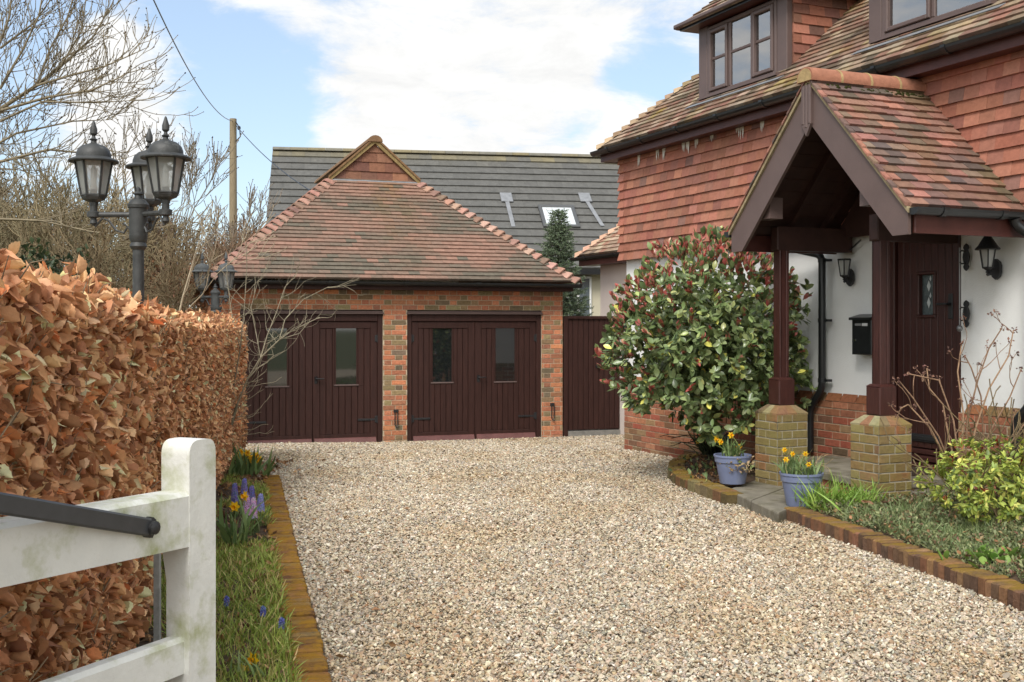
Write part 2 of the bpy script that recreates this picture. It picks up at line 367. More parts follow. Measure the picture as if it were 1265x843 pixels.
# ------------------------------------------------------------------ garage
gang = R(18.5)
g_r = V3((math.cos(gang), math.sin(gang), 0))       # along the front, towards the house
g_n = V3((math.sin(gang), -math.cos(gang), 0))      # out of the front
GO = hit(695, 500, (.79, 17.78, 0), g_n); GO.z = 0  # right front corner
def gs(px, py, d=0):
    p = hit(px, py, GO+g_n*d, g_n); return (p-GO).dot(g_r), p.z
GL = gs(268, 480)[0]                                 # left end (negative)
GW = -GL; gOrg = GO+g_r*GL
def gx(px, py=460): return gs(px, py)[0]-GL
base_z = -.32
topz = gs(480, 352)[1]
pal_g = [(4, lin('#a8674b')), (3, lin('#93604a')), (2.2, lin('#7d664e')), (2, lin('#b06f4e')), (1.6, lin('#857355')), (1.2, lin('#6b5b4b'))]
pal_g = [(w_*(.6 if c[0] < .24 else 1), c) for w_, c in pal_g]; pal_g = adj([(w_, (c[0]*1.04, c[1]*1.06, c[2]*.92)) for w_, c in pal_g], 1.2, .88)
garage = thing('garage', 'brick double garage with hipped clay tile roof and dark brown boarded doors', 'garage', (GO.x+g_r.x*GL/2, GO.y+g_r.y*GL/2, -.2))
lx0, lx1 = gx(297), gx(473); rx0, rx1 = gx(503), gx(669)
dtop = gs(500, 384)[1]
mb = MB()
bricks(mb, gOrg, g_r, g_n, GW, base_z, topz, [(lx0, lx1, -9, dtop), (rx0, rx1, -9, dtop)], pal_g, course=.0752)
GD = 5.4
# side and rear walls
bricks(mb, gOrg-g_n*GD, g_n, -g_r, GD-.05, base_z, topz, [], pal_g, course=.15)
bricks(mb, GO-g_n*.05, -g_n, g_r, GD-.05, base_z, topz, [], pal_g, course=.0752)
mb.box(gOrg-g_n*GD+Zv*base_z, g_r*GW, Zv*(topz-base_z), g_n*.1, mi=1)
mb.box(gOrg-g_n*.35+Zv*base_z, g_r*GW, Zv*(topz-base_z), g_n*.02, mi=2)
mb.build('wall', [brickm, mortar, dark_room], garage)
# roof
OV = .30; ez = gs(480, 346, OV)[1]; pitch = R(39.6); tp = math.tan(pitch)
eL, eR = gs(255, 343, OV)[0], gs(716, 347, OV)[0]
Lr = eR-eL; half = Lr/2; gabh = .74; run = half-gabh
A0 = GO+g_r*eL+g_n*OV+Zv*ez                      # left front eave corner
slope_u = g_r; slope_v = (-g_n*math.cos(pitch)+Zv*math.sin(pitch))
slen = run/math.cos(pitch)
pal_r = [(4, lin('#ab8877')), (3, lin('#9a7f6e')), (2, lin('#8f7d6d')), (2, lin('#b58f7d')), (1.5, lin('#85786a')), (1, lin('#a27866')), (1.3, lin('#787065'))]
pal_r = adj([(w_, (c[0]*1.0, c[1]*.93, c[2]*.86)) for w_, c in pal_r], .50, .95)
def col_groof(u, v):
    x = u-half; f = min(1, max(0, .48+1.0*mnoise.noise(V3((u*.9, v*1.9, 2)))+.55*mnoise.noise(V3((u*2.6, v*7, 5)))+rnd.gauss(0, .13))); k = rnd.uniform(.92, 1.08)
    if rnd.random() < .06: f = rnd.choice((0, 1))
    c = tuple(k*(a*(1-f)+b*f) for a, b in zip((.255, .150, .112), (.130, .112, .086)))
    f = math.exp(-((x-.1)/.38)**2)*max(0, .45+mnoise.noise(V3((u*5, v*2, 9))))*min(1, v/slen*1.3)
    return tuple(a*(1-f*.7)+b*f*.7 for a, b in zip(c, (.19, .115, .05)))
mb = MB()

tiles(mb, A0, slope_u, slope_v, [(0, 0), (Lr, 0), (Lr-run, slen), (run, slen)], .098, .166, col_groof, hb=.036)
BD = GD+OV*2
sideL = half/math.cos(pitch)
for O, U, inn in ((A0+g_n*0, -g_n, g_r), (A0+g_r*Lr-g_n*0, g_n, -g_r)):
    vv = inn*math.cos(pitch)+Zv*math.sin(pitch)
    if U == -g_n: tiles(mb, A0, g_n, vv, [(-BD, 0), (0, 0), (-run, slen), (-run, sideL), (-BD, sideL)][::1], .098, .166, col_groof, hb=.03)
    else: tiles(mb, A0+g_r*Lr, -g_n, vv, [(0, 0), (BD, 0), (BD, sideL), (run, sideL), (run, slen)], .098, .166, col_groof, hb=.03)
# fix orientation handled below; hidden rear gable
apex = A0+g_r*half-g_n*run+Zv*half*tp
mb.build('roof', clay, garage)
mb = MB(); b0 = A0-g_n*BD
mb.prism([b0+Zv*-.02, b0+g_r*Lr, b0+g_r*half+Zv*half*tp], g_n*.05)
mb.build('rear_gable', clay, garage)
# hip tiles: each a saddle laid over the hip, its lower end kicked out
def hip_tiles(mb, p0, p1, out_a, out_b, n, w=.17, colf=None, lift=.045):
    """from the eave p0 up to p1; out_a/out_b: downhill level directions of the two slopes' planes (across the hip)"""
    d = (p1-p0)/n; dn = d.normalized()
    for i in range(n):
        c = colf() ; a = p0+d*(i-.15); b = p0+d*(i+1.05)
        rows = []
        for q, (p, up, ww) in enumerate(((a, lift+.045, w), (a+d*.5, lift*.7+.035, w*.9), (b, .02, w*.62))):
            row = []
            for tt in (-1, -.62, -.25, 0, .25, .62, 1):
                side = out_a if tt < 0 else out_b
                k = abs(tt); pos = p+side*(ww*k)+Zv*(up*(1-.25*k*k))
                row.append(pos)
            rows.append(row)
        m = 7; vs = [x for r_ in rows for x in r_]; lowv = [x-Zv*.022 for x in rows[0]]
        fs = [(r_*m+j, r_*m+j+1, (r_+1)*m+j+1, (r_+1)*m+j) for r_ in range(2) for j in range(m-1)]
        fs += [(3*m+j, 3*m+j+1, j+1, j) for j in range(m-1)]
        mb.add(vs+lowv, fs, c)
def across(dirlevel, hipdir):          # direction in the slope, square to the hip, pointing away from it
    return None
def hip(name, p0, p1, na, nb, n, pal, mt, parent, lift=.035):
    hd = (p1-p0).normalized(); mb = MB()
    oa = na.cross(hd).normalized(); ob = hd.cross(nb).normalized()
    if oa.dot(ob) > .9 or oa.z > 0: oa = -oa
    if ob.z > 0: ob = -ob
    hip_tiles(mb, p0, p1, oa, ob, n, colf=lambda: pick(pal), lift=lift)
    return mb.build(name, mt, parent, smooth=True, angle=R(50))
pal_hip = adj([(3, lin('#b88a76')), (2, lin('#ab806d')), (2, lin('#c49a84')), (1, lin('#957565'))], .74, .9)
nF = (g_n*math.sin(pitch)+Zv*math.cos(pitch)); nL = (-g_r*math.sin(pitch)+Zv*math.cos(pitch)); nR = (g_r*math.sin(pitch)+Zv*math.cos(pitch))
hip('hip_tile', A0, A0+g_r*run-g_n*run+Zv*run*tp, nL, nF, 22, pal_hip, clay, garage)
hip('hip_tile', A0+g_r*Lr, A0+g_r*(Lr-run)-g_n*run+Zv*run*tp, nF, nR, 22, pal_hip, clay, garage)
# gablet: tile-hung triangle, verge, lead apron, ridge
gb = A0+g_r*half-g_n*run+Zv*run*tp; gh = gabh*tp
mb = MB()
pal_gab = adj([(2, lin('#8f5f49')), (2, lin('#805645')), (1, lin('#98664d'))], .85, .85)
tiles(mb, gb-g_n*.02-g_r*gabh, g_r, Zv, [(0, .0), (2*gabh, .0), (gabh, gh)], gh/3.9, .26, lambda u, v: pick(pal_gab), hb=.03, ht=.012)
mb.build('gablet', clay, garage)
mb = MB()
for sg in (-1, 1):
    lo = gb+g_r*sg*(gabh+.02)+Zv*.0; hi = gb+Zv*(gh+.045)
    dd = (hi-lo); up = V3((0, 0, 1))
    mb.prism([lo-Zv*.045, lo+Zv*.02, hi+Zv*.035, hi-Zv*.04], g_n*.05, lin('#8d7a55'))
    mb.prism([lo+Zv*.022, lo+Zv*.06, hi+Zv*.075, hi+Zv*.037], g_n*.07, lin('#7d6248'))
vm = mat('verge_mortar', None, .95, .1, 20, .3, bump=.6, b_scale=60)
mb.build('verge', vm, garage)
mb = MB(); mb.box(gb-g_r*(gabh-.02)-Zv*.09+g_n*.10, g_r*(2*gabh-.04), Zv*.012, -g_n*.1); mb.prism([gb-g_r*(gabh+.0)+g_n*.12-Zv*.105, gb-g_r*(gabh-.02)+g_n*.03+Zv*.01, gb+g_r*(gabh-.02)+g_n*.03+Zv*.01, gb+g_r*gabh+g_n*.12-Zv*.105], Zv*.006)
mb.build('lead_apron', lead, garage)
mb = MB()
rp = gb+Zv*(gh+.03)
for i in range(13):
    a = rp+g_n*.08-g_n*(.45*i) if i else rp+g_n*.08
    pts = [(.12*math.cos(q), .105*math.sin(q)) for q in np.linspace(0, PI, 9)]
    mb.prism([a+g_r*x+Zv*y for x, y in pts], -g_n*.44, lin('#7c6148'))
mb.build('ridge_tile', clay, garage)
# fascia, gutter, soffit
mb = MB(); mb.box(GO+g_r*(eL+.08)+g_n*(OV-.06)+Zv*(ez-.14), g_r*(Lr-.16), Zv*.11, -g_n*.025); mb.box(GO+g_r*(eL+.08)+Zv*(ez-.14)+g_n*(.012), g_r*(Lr-.16), g_n*(OV-.10), Zv*.012)
mb.build('fascia', wood_g, garage)
def gutter(p0, p1, outd, name, parent, r=.056, m=blackp, clips=6):
    mb = MB(); d = p1-p0; L_ = d.length; dn = d.normalized()
    prof = [(r*math.cos(q), -r*math.sin(q)*1.0) for q in np.linspace(0, PI, 9)]
    n = len(prof); vs = []
    for p in (p0, p1):
        vs += [p+outd*x+Zv*z for x, z in prof]+[p+outd*(x*.9)+Zv*(z*.9) for x, z in prof]
    fs = []
    for i in range(n-1): fs += [(i, i+1, 2*n+i+1, 2*n+i), (n+i+1, n+i, 3*n+i, 3*n+i+1)]
    fs += [(0, 2*n, 3*n, n), (n-1, 2*n-1, 4*n-1, 3*n-1)]
    mb.add(vs, fs)
    for p in (p0, p1): mb.prism([p+outd*x+Zv*z for x, z in prof], dn*.006*(1 if p is p1 else -1))
    for i in range(clips):
        q = p0+dn*(L_*(i+.5)/clips)
        pr = [(r*1.12*math.cos(a), -r*1.12*math.sin(a)) for a in np.linspace(-.1, PI+.1, 11)]
        mb.prism([q+outd*x+Zv*z for x, z in pr], dn*.05)
    return mb.build(name, m, parent)
gutter(GO+g_r*(eL+.02)+g_n*(OV-.0)+Zv*(ez-.03), GO+g_r*(eR+.02)+g_n*(OV-.0)+Zv*(ez-.03), g_n, 'gutter', garage, clips=5)
gutter(A0-g_r*.0-g_n*BD-Zv*.03, A0-g_r*.0-Zv*.03, -g_r, 'gutter', garage, clips=5)
# doors
def garage_pair(x0, x1, win, hand, zb, label):
    fd = MB(); O = gOrg; dz = dtop-.0; fw = .075
    P_ = lambda s, z, d=0: O+g_r*s+Zv*z+g_n*d
    # frame: two jambs and the head with its three-step drip
    fr = MB()
    fr.bev(P_(x0, zb, -.09), g_r*fw, Zv*(dz-zb-.01), g_n*.07, .006); fr.bev(P_(x1-fw, zb, -.09), g_r*fw, Zv*(dz-zb-.01), g_n*.07, .006)
    fr.bev(P_(x0+fw, dz-.16, -.09), g_r*(x1-x0-2*fw), Zv*.13, g_n*.072, .006)
    for i in range(3): fr.bev(P_(x0-.012*(1-i*.5), dz-.052+i*.016, -.03), g_r*(x1-x0+.024*(1-i*.5)), Zv*.0155, g_n*(.065-.012*i), .004, mi=1)
    part = fr.build('door_frame', [wood_g, fascia_m], garage)
    a, b = x0+fw+.004, x1-fw-.004; midx = (a+b)/2; z0 = zb+.03; z1 = dz-.165
    for q, (p, e) in enumerate(((a, midx-.003), (midx+.003, b))):
        d = MB(); wd = win[q]; hold = (max(p+.12, wd[0]), min(e-.12, wd[1]), wd[2], wd[3])
        st = .10; tr = .10; br = .14
        F = lambda s, z, ww, hh, t=.045, dd=-.062: d.bev(P_(s, z, dd-.0), g_r*ww, Zv*hh, g_n*(t-.03+.006), .004)
        F(p, z0, st, z1-z0); F(e-st, z0, st, z1-z0); F(p+st, z1-tr, e-p-2*st, tr); F(p+st, z0, e-p-2*st, br)
        # boards
        nb = int(round((e-p-2*st)/.092)); bw = (e-p-2*st)/nb; h0, h1 = hold[2], hold[3]
        for i in range(nb):
            s0 = p+st+i*bw; s1 = s0+bw
            segs = [(s0, s1, z0+br, z1-tr)]
            if s1 > hold[0] and s0 < hold[1]:
                segs = [(s0, s1, z0+br, h0), (s0, s1, h1, z1-tr)]
                if s0 < hold[0]-.01: segs.append((s0, hold[0], h0, h1))
                if s1 > hold[1]+.01: segs.append((hold[1], s1, h0, h1))
            for (u0, u1, w0, w1) in segs:
                if u1-u0 > .012 and w1-w0 > .01: d.bev(P_(u0+.003, w0, -.068), g_r*(u1-u0-.006), Zv*(w1-w0), g_n*(.0165+rnd.uniform(-.001, .001)), .005)
        for bx in ((p+.01, hold[0]-.002), (hold[1]+.002, e-.01)):
            if bx[1] > bx[0]: d.box(P_(bx[0], z0, -.085), g_r*(bx[1]-bx[0]), Zv*(z1-z0), g_n*.012)
        d.box(P_(hold[0]-.002, z0, -.085), g_r*(hold[1]-hold[0]+.004), Zv*(h0-z0), g_n*.012); d.box(P_(hold[0]-.002, h1, -.085), g_r*(hold[1]-hold[0]+.004), Zv*(z1-h1), g_n*.012)
        door = d.build('door', wood_g, garage)
        wm = MB(); bw = .022
        for (s, z, ww, hh) in ((hold[0], h0+bw, bw, h1-h0-2*bw), (hold[1]-bw, h0+bw, bw, h1-h0-2*bw), (hold[0], h1-bw, hold[1]-hold[0], bw)):
            wm.bev(P_(s, z, -.08), g_r*ww, Zv*hh, g_n*.026, .004)
        wm.bev(P_(hold[0]-.01, h0, -.08), g_r*(hold[1]-hold[0]+.02), Zv*bw, g_n*.04, .004, mi=1)
        wf = wm.build('window_frame', [wood_g, fascia_m], door)
        pm = MB(); pm.box(P_(hold[0]+bw, h0+bw, -.072), g_r*(hold[1]-hold[0]-2*bw), Zv*(h1-h0-2*bw), g_n*.004); pm.build('window_pane', pane_dark, door)
        wb = MB(); s, e2 = p+.02, e-.015 if q == 0 else e-.02
        prof = [(-.054, 0), (.012, .0), (.012, .02), (-.02, .085), (-.054, .10)]
        wb.prism([P_(s, z0-.005+z, x) for x, z in prof], g_r*(e2-s)); wb.build('weatherboard', wood_lt, door)
        if q == 1 or True:
            hz = [z0+.35, z1-.25]
            for z in hz:
                hg = MB()
                sx = p if q == 0 else e-.03
                hg.bev(P_(sx-.005, z-.05, -.05), g_r*.04, Zv*.10, g_n*.02, .004); hg.lathe(P_(sx+(.0 if q == 0 else .03), z-.06, -.028), [(.009, 0), (.009, .12)], 8)
                if z < z0+1 : hg.bev(P_(sx if q == 0 else sx-.26, z-.018, -.05), g_r*.29, Zv*.03, g_n*.012, .003)
                hg.build('hinge', iron, door)
    hd = MB(); s, z = hand
    hd.bev(P_(s-.028, z-.06, -.055), g_r*.056, Zv*.12, g_n*.014, .004); hd.tube([P_(s, z+.02, -.045), P_(s, z+.02, .0), P_(s+.012, z+.02, .006), P_(s+.11, z+.018, .004)], .009, 8)
    hd.lathe(P_(s, z-.03, -.042), [(.012, 0), (.012, .006)], 10, axis=g_n)
    hd.build('handle', iron, garage)
pane_dark = mat('garage_pane', (.012, .014, .014), .03, .9); pane_dark.node_tree.nodes['Principled BSDF'].inputs['IOR'].default_value = 1.8
def wr(pxa, pya, pxb, pyb):
    a, b = gs(pxa, pya), gs(pxb, pyb); return (a[0]-GL, b[0]-GL, b[1], a[1])
hl = gs(391, 470); hr = gs(592, 468)
garage_pair(lx0, lx1, [wr(329, 404, 357, 479), wr(414, 402, 443, 477)], (hl[0]-GL, hl[1]), gs(385, 551)[1]-.02, 'left')
garage_pair(rx0, rx1, [wr(534, 400, 561, 474), wr(612, 400, 639, 473)], (hr[0]-GL, hr[1]), gs(585, 545)[1]-.02, 'right')
# cabin hooks on the brickwork
for px_, py_, ln_ in ((489, 508, .26), (682, 500, .26)):
    s, z = gs(px_, py_); p = GO+g_r*s+Zv*z+g_n*.02; mb = MB()
    mb.bev(p-g_r*.035-Zv*.02-g_n*.02, g_r*.07, Zv*.045, g_n*.02, .004)
    mb.tube([p-g_r*.02+g_n*.01, p-g_r*.02+g_n*.012-Zv*ln_*.8, p-g_r*.0+g_n*.015-Zv*ln_*.9, p+g_r*.022+g_n*.012-Zv*ln_*.8, p+g_r*.022+g_n*.01], .008, 6)
    mb.tube([p-g_r*.0+g_n*.012-Zv*ln_*.9, p+g_r*.03+g_n*.02-Zv*ln_*.96], .008, 6)
    mb.build('door_hook', iron, garage)
# concrete strip under the doors
mb = MB(); mb.box(gOrg+g_n*.12+Zv*-.30, g_r*GW, -g_n*.3, Zv*(.30+gz(17)+.006)); mb.build('door_sill', mat('concrete', (.22, .21, .19), .9, .2, 12, .3, bump=.5, b_scale=60), garage)

# ------------------------------------------------------------------ side gate between garage and house
sg0 = GO+g_r*.02-g_n*.03; SGW = 1.12
zt = hit(720, 391, sg0, g_n).z; zb = hit(720, 531, sg0, g_n).z
sgate = thing('side_gate', 'dark brown boarded side gate closing the gap between garage and house', 'gate', (sg0.x+g_r.x*.5, sg0.y+g_r.y*.5, zb))
mb = MB(); n_ = 11; bw = (SGW-.14)/n_
for i in range(n_): mb.bev(sg0+g_r*(.07+i*bw+.003)+Zv*zb, g_r*(bw-.006), Zv*(zt-zb-.03), g_n*.022, .006)
mb.box(sg0+g_r*.07+Zv*zb-g_n*.02, g_r*(SGW-.14), Zv*(zt-zb-.04), g_n*.019)
mb.build('board_panel', wood_g, sgate)
mb = MB(); mb.bev(sg0+Zv*(zb-.1), g_r*.066, Zv*(zt-zb+.10), g_n*.05, .006); mb.build('post', wood_g, sgate)
mb = MB(); mb.bev(sg0+g_r*.068+Zv*(zt-.045), g_r*(SGW-.07), Zv*.05, g_n*.055, .008); mb.build('top_rail', wood_g, sgate)
mb = MB(); mb.box(sg0+g_r*.05+Zv*(gz(17.8)-.1)-g_n*.1, g_r*1.05, Zv*(zb-gz(17.8)+.085), g_n*.14); mb.build('threshold', MATS['concrete'], sgate)
mb = MB(); p = sg0+g_r*.57+Zv*(zb+1.0)+g_n*.024; mb.lathe(p, [(.03, 0), (.03, .004), (.01, .006), (.01, .03), (.025, .035), (.022, .05)], 12, axis=g_n); mb.build('knob', iron, sgate)

# ------------------------------------------------------------------ neighbouring house behind the garage
nang = R(9); nu = V3((math.cos(nang), math.sin(nang), 0)); nv = V3((-math.sin(nang), math.cos(nang), 0))
NO = at(337, 402, 29.5); NO.z = 0
rz = at(337, 186, 29.5).z; NW = 12.5; ndep = 4.3; nez = hit(735, 333, NO-nv*ndep, nv).z
npitch = math.atan2(rz-nez, ndep); nsl = math.hypot(ndep, rz-nez); sv = nv*math.cos(npitch)+Zv*math.sin(npitch)
nb_ = thing('neighbouring_house', 'neighbouring house with a long dark grey tiled roof and a rooflight behind the garage', 'house', (NO.x+5, NO.y-2, -.25))
e0 = NO-nv*ndep+Zv*nez
pal_n = [(3, lin('#6e6e6b')), (3, lin('#686866')), (1, lin('#747370'))]
def col_n(u, v):
    k_ = rnd.uniform(.93, 1.07); c = tuple(x*k_ for x in lin('#5b5a57')); f = max(0, min(1, (v-nsl+.75)/.7))*max(0, .75+1.3*mnoise.noise(V3((u*1.5, v*2, 1))))
    return tuple(a*(1-f*.55)+b*f*.55 for a, b in zip(c, (.30, .24, .10)))
mb = MB(); tiles(mb, e0, nu, sv, [(-.0, 0), (NW, 0), (NW, nsl), (0, nsl)], .335, .33, col_n, hb=.055, ht=.018, jit=.003)
mb.prism([e0+nv*.0-Zv*.0, NO+Zv*rz, NO+nv*ndep+Zv*nez], nu*NW, lin('#6e6e6b'))
mb.build('roof', slate, nb_)
mb = MB()
for i in range(28):
    a = NO+nu*(i*.45)+Zv*(rz+.01); pts = [(.13*math.cos(q), .09*math.sin(q)) for q in np.linspace(0, PI, 7)]
    f = rnd.uniform(.2, .8); mb.prism([a+nv*x+Zv*y for x, y in pts], nu*.445, tuple(p*(1-f)+q*f for p, q in zip(lin('#6e6e6b'), lin('#7d7150'))))
mb.build('ridge_tile', slate, nb_)
mb = MB(); mb.box(e0+nu*.05-Zv*.12-nv*.02, nu*(NW-.05), Zv*.12, nv*.03); mb.build('fascia', blackp, nb_)
mb = MB(); mb.box(NO-nv*(ndep-.35)+nu*.1+Zv*(-.3), nu*(NW-.1), Zv*(nez+.25), nv*(2*ndep-.7)); mb.build('wall', render_b, nb_)
# rooflight
def onroof(px, py): 
    p = hit(px, py, e0, sv.cross(nu)); return (p-e0).dot(nu), (p-e0).dot(sv)
nN = nu.cross(sv)
u0, v0 = onroof(672, 284); u1, v1 = onroof(700, 262)
RP = lambda u, v, h: e0+nu*u+sv*v+nN*h
mb = MB(); fw = .09; W_, H_ = .92, v1-v0+.15; uu = u0-.02
for (a, b, c_, d_) in ((0, 0, W_, fw), (0, H_-fw, W_, fw), (0, fw, fw, H_-2*fw), (W_-fw, fw, fw, H_-2*fw)): mb.bev(RP(uu+a, v0+b, .0), nu*c_, sv*d_, nN*.12, .015)
rl = mb.build('rooflight', mat('grey_metal', (.12, .12, .12), .4, .5, metal=.5), nb_)
mb = MB(); mb.box(RP(uu+fw, v0+fw, .04), nu*(W_-2*fw), sv*(H_-2*fw), nN*.05); mb.build('pane', mat('skylight_pane', (.55, .58, .6), .06, .8, coat=.5), rl)
for pa, pb in (((625, 247), (634, 283)), ((722, 247), (744, 282))):
    a, b = onroof(*pa), onroof(*pb); mb = MB()
    for (q0, q1, ww) in ((a, b, .05),):
        d0 = RP(q0[0], q0[1], .06); d1 = RP(q1[0], q1[1], .06); mb.prism([d0-nu*ww, d0+nu*ww, d1+nu*ww, d1-nu*ww], nN*.01)
    mb.bev(RP(a[0]-.14, a[1]-.2, .055), nu*.30, sv*.42, nN*.03, .01); mb.build('roof_flashing', lead, nb_)
mb = MB(); q = hit(727, 336, NO-nv*(ndep-.33), nv); zz1 = q.z-.05
mb.bev(q-nu*.55-Zv*1.6, nu*.62, Zv*1.5, -nv*.05, .02); wnd = mb.build('window_frame', whitep, nb_)
mb = MB(); mb.box(q-nu*.49-Zv*1.54-nv*.052, nu*.20, Zv*1.38, -nv*.01); mb.box(q-nu*.23-Zv*1.54-nv*.052, nu*.24, Zv*1.38, -nv*.01); mb.build('window_pane', mat('neighbour_pane', (.10, .12, .13), .05, .9), wnd)

# ------------------------------------------------------------------ house on the drive
hth = R(23.5)
h_a = V3((math.sin(hth), -math.cos(hth), 0))        # along the front wall towards the camera
h_n = V3((-math.cos(hth), -math.sin(hth), 0))       # out of the front wall
DW = 7.3
tn = (771.5-632.5)/1400; yc = DW/(math.cos(hth)*tn+math.sin(hth)); HO = V3((tn*yc, yc, 0))
H = lambda s, d, z: HO+h_a*s+h_n*d+Zv*z
def hs(px, py, d=0):
    p = hit(px, py, HO+h_n*d, h_n); return (p-HO).dot(h_a), p.z
HL, HDp = 10.5, 7.0
zp = hs(1040, 490)[1]; zt_ = .5*(hs(771, 315)[1]+2.42); ztop = hs(1000, 128)[1]-.02
ztop = 3.83
house = thing('house', 'red tile-hung house with dormer windows, white lower wall and a gabled brick-pillared porch', 'house', tuple(H(4, -3, 0)))
# plinth brick, wall
pal_h = [(3, lin('#92593f')), (3, lin('#a0654a')), (2, lin('#7d5540')), (1.5, lin('#8c6a4c')), (2, lin('#98503a')), (1, lin('#6a5140'))]
pal_h = [(w_*(.35 if c[0] < .2 else 1), c) for w_, c in pal_h]; pal_h = adj([(w_, (c[0]*1.05, c[1]*1.08, c[2]*.95)) for w_, c in pal_h], 1.1, .85)
ds0 = hs(1101, 450, -.08)[0]; ds1 = hs(1184, 450, 0)[0]
mb = MB()
def col_pl(s, z):
    c = pick(pal_h); f = max(0, 1-(z+.1)/.35)*max(0, .5+mnoise.noise(V3((s*2, z*3, 3)))); return tuple(a*(1-f*.5)+b*f*.5 for a, b in zip(c, (.12, .10, .06)))
bricks(mb, HO, h_a, h_n, HL, -.24, zp-.05, [(ds0, ds1, -9, 9)], pal_h, course=.0748, bond='stretcher', colf=col_pl)
# sloping plinth header course
s = 0.0
while s < HL:
    e = min(s+.215, HL)
    if not (s < ds1 and e > ds0): mb.hexa([H(s+.004, -.02, zp-.05), H(e-.004, -.02, zp-.05), H(e-.004, .012, zp-.05), H(s+.004, .012, zp-.05), H(s+.004, -.055, zp+.03), H(e-.004, -.055, zp+.03), H(e-.004, -.03, zp+.025), H(s+.004, -.03, zp+.025)][::1], pick([(1, lin('#7d6243')), (1, lin('#8a5a3e')), (1, lin('#6d5a40'))]))
    s += .225
bricks(mb, H(0, -HDp, 0), h_n, -h_a, HDp-.03, -.32, zp, [], pal_h, bond='stretcher')
mb.build('brick_plinth', [brickm, mortar], house)
mb = MB()
mb.box(H(.0, -.30, zp-.1), h_a*ds0, Zv*(ztop-zp+.1), h_n*.27); mb.box(H(ds1, -.30, zp-.1), h_a*(HL-ds1), Zv*(ztop-zp+.1), h_n*.27)
mb.box(H(ds0, -.30, hs(1140, 284)[1]+.03), h_a*(ds1-ds0), Zv*(ztop-hs(1140, 284)[1]-.03), h_n*.27)
mb.box(H(0, -HDp, -.3), h_a*.25, Zv*(ztop+.3), h_n*(HDp-.3)); mb.box(H(HL-.25, -HDp, -.3), h_a*.25, Zv*(ztop+.3), h_n*(HDp-.3)); mb.box(H(.25, -HDp, -.3), h_a*(HL-.5), Zv*(ztop+.3), h_n*.2)
mb.build('wall', render_w, house)
# tile hanging on the upper wall, with the corner return
pal_t = adj([(4, lin('#aa7460')), (3, lin('#a46c5a')), (2, lin('#b27966')), (1, lin('#9c6b5c')), (.3, lin('#8d6a60'))], .80, 1.03)
def col_hung(u, v):
    c = pick(pal_t); k = 1+.18*mnoise.noise(V3((u*.7, v*.9, 4))); return tuple(x*k for x in c)
mb = MB()
tiles(mb, H(0, .03, 2.40), h_a, Zv, [(0, 0), (HL, 0), (HL, ztop-2.40), (0, ztop-2.40)], .1145, .166, col_hung, hb=.034, ht=.012, jit=.004)
tiles(mb, H(0-.03, -HDp, 2.40), h_n, Zv, [(0, 0), (HDp+.03, 0), (HDp+.03, ztop-2.40), (0, ztop-2.40)], .1145, .166, col_hung, hb=.034, ht=.012)
for k in range(13):      # angle tiles at the corner
    z = 2.40+k*.1145; z2 = min(z+.12, ztop); c = pick(pal_t); c = tuple(x*1.12 for x in c)
    p = [H(-.072, .072, z), H(.09, .072, z), H(.09, .045, z2), H(-.045, .045, z2)]
    q = [H(-.072, .072, z), H(-.072, -.09, z), H(-.045, -.09, z2), H(-.045, .045, z2)]
    mb.add(p, [(0, 1, 2, 3)], c); mb.add(q, [(3, 2, 1, 0)], c); mb.add([H(-.072, .072, z), H(.09, .072, z), H(.09, .03, z), H(-.072, .03, z)], [(0, 3, 2, 1)], c)
# bird-lime streaks on the top course
mb.build('tile_hanging', hung, house)
for px_ in (789, 812, 820, 844, 849, 860, 879, 911, 916, 941):
    s, z = hs(px_, 190-(px_-770)*.29+4, .07); mb = MB()
    for k in range(3):
        ww = rnd.uniform(.010, .020); hh = rnd.uniform(.09, .19); s_ = s+(k-1)*.022; z_ = ztop-.05-rnd.uniform(0, .05)
        pts = [(-.5, 0), (-.3, -.6), (0, -1), (.35, -.55), (.5, -.1), (.2, .05)]
        mb.prism([H(s_+x*ww*2, .067, z_+y*hh) for x, y in pts], h_n*.002)
    mb.build('bird_lime', MATS.get('bird_lime') or mat('bird_lime', (.74, .71, .65), .95, .1), house)
# fascia, soffit, gutter
EO = .27; ezh = 3.86
mb = MB(); mb.box(H(-.25, EO-.05, ezh-.15), h_a*(HL+.3), Zv*.15, -h_n*.025); mb.box(H(-.25, .02, ezh-.145), h_a*(HL+.3), h_n*(EO-.1), Zv*.012)
mb.box(H(-.25, EO-.075, ezh-.15), h_a*.025, Zv*.15, -h_n*(HDp+.3)); mb.build('fascia', fascia_r, house)
gutter(H(-.33, EO+.01, ezh-.01), H(HL, EO+.01, ezh-.01), h_n, 'gutter', house, r=.06, clips=13)
gutter(H(-.30, -HDp, ezh-.01), H(-.30, EO+.03, ezh-.01), -h_a, 'gutter', house, r=.06, clips=6)
# main roof, hipped at the garage end
hp = R(42); tph = math.tan(hp); E0 = H(-.25, EO, ezh+.015)
hv = -h_n*math.cos(hp)+Zv*math.sin(hp); hrun = HDp/2+EO; hsl = hrun/math.cos(hp)
pal_hr = [(3, lin('#a58b70')), (3, lin('#94765d')), (2, lin('#8a6652')), (2, lin('#b0977a')), (1.5, lin('#6f5d49')), (1.5, lin('#996a55'))]
pal_hr = adj(pal_hr, .78, .8)
def col_hr(u, v):
    c = pick(pal_hr); f = max(0, min(1, mnoise.noise(V3((u*.9+3, v*1.2, 7)))*1.6+.22)); g = (.10, .088, .04)
    y = max(0, mnoise.noise(V3((u*3, v*3, 21)))-.28)*2.2
    c = tuple(a*(1-f*.5)+b*f*.5 for a, b in zip(c, g)); return tuple(a*(1-y)+b*y for a, b in zip(c, (.30, .22, .05)))
mb = MB()
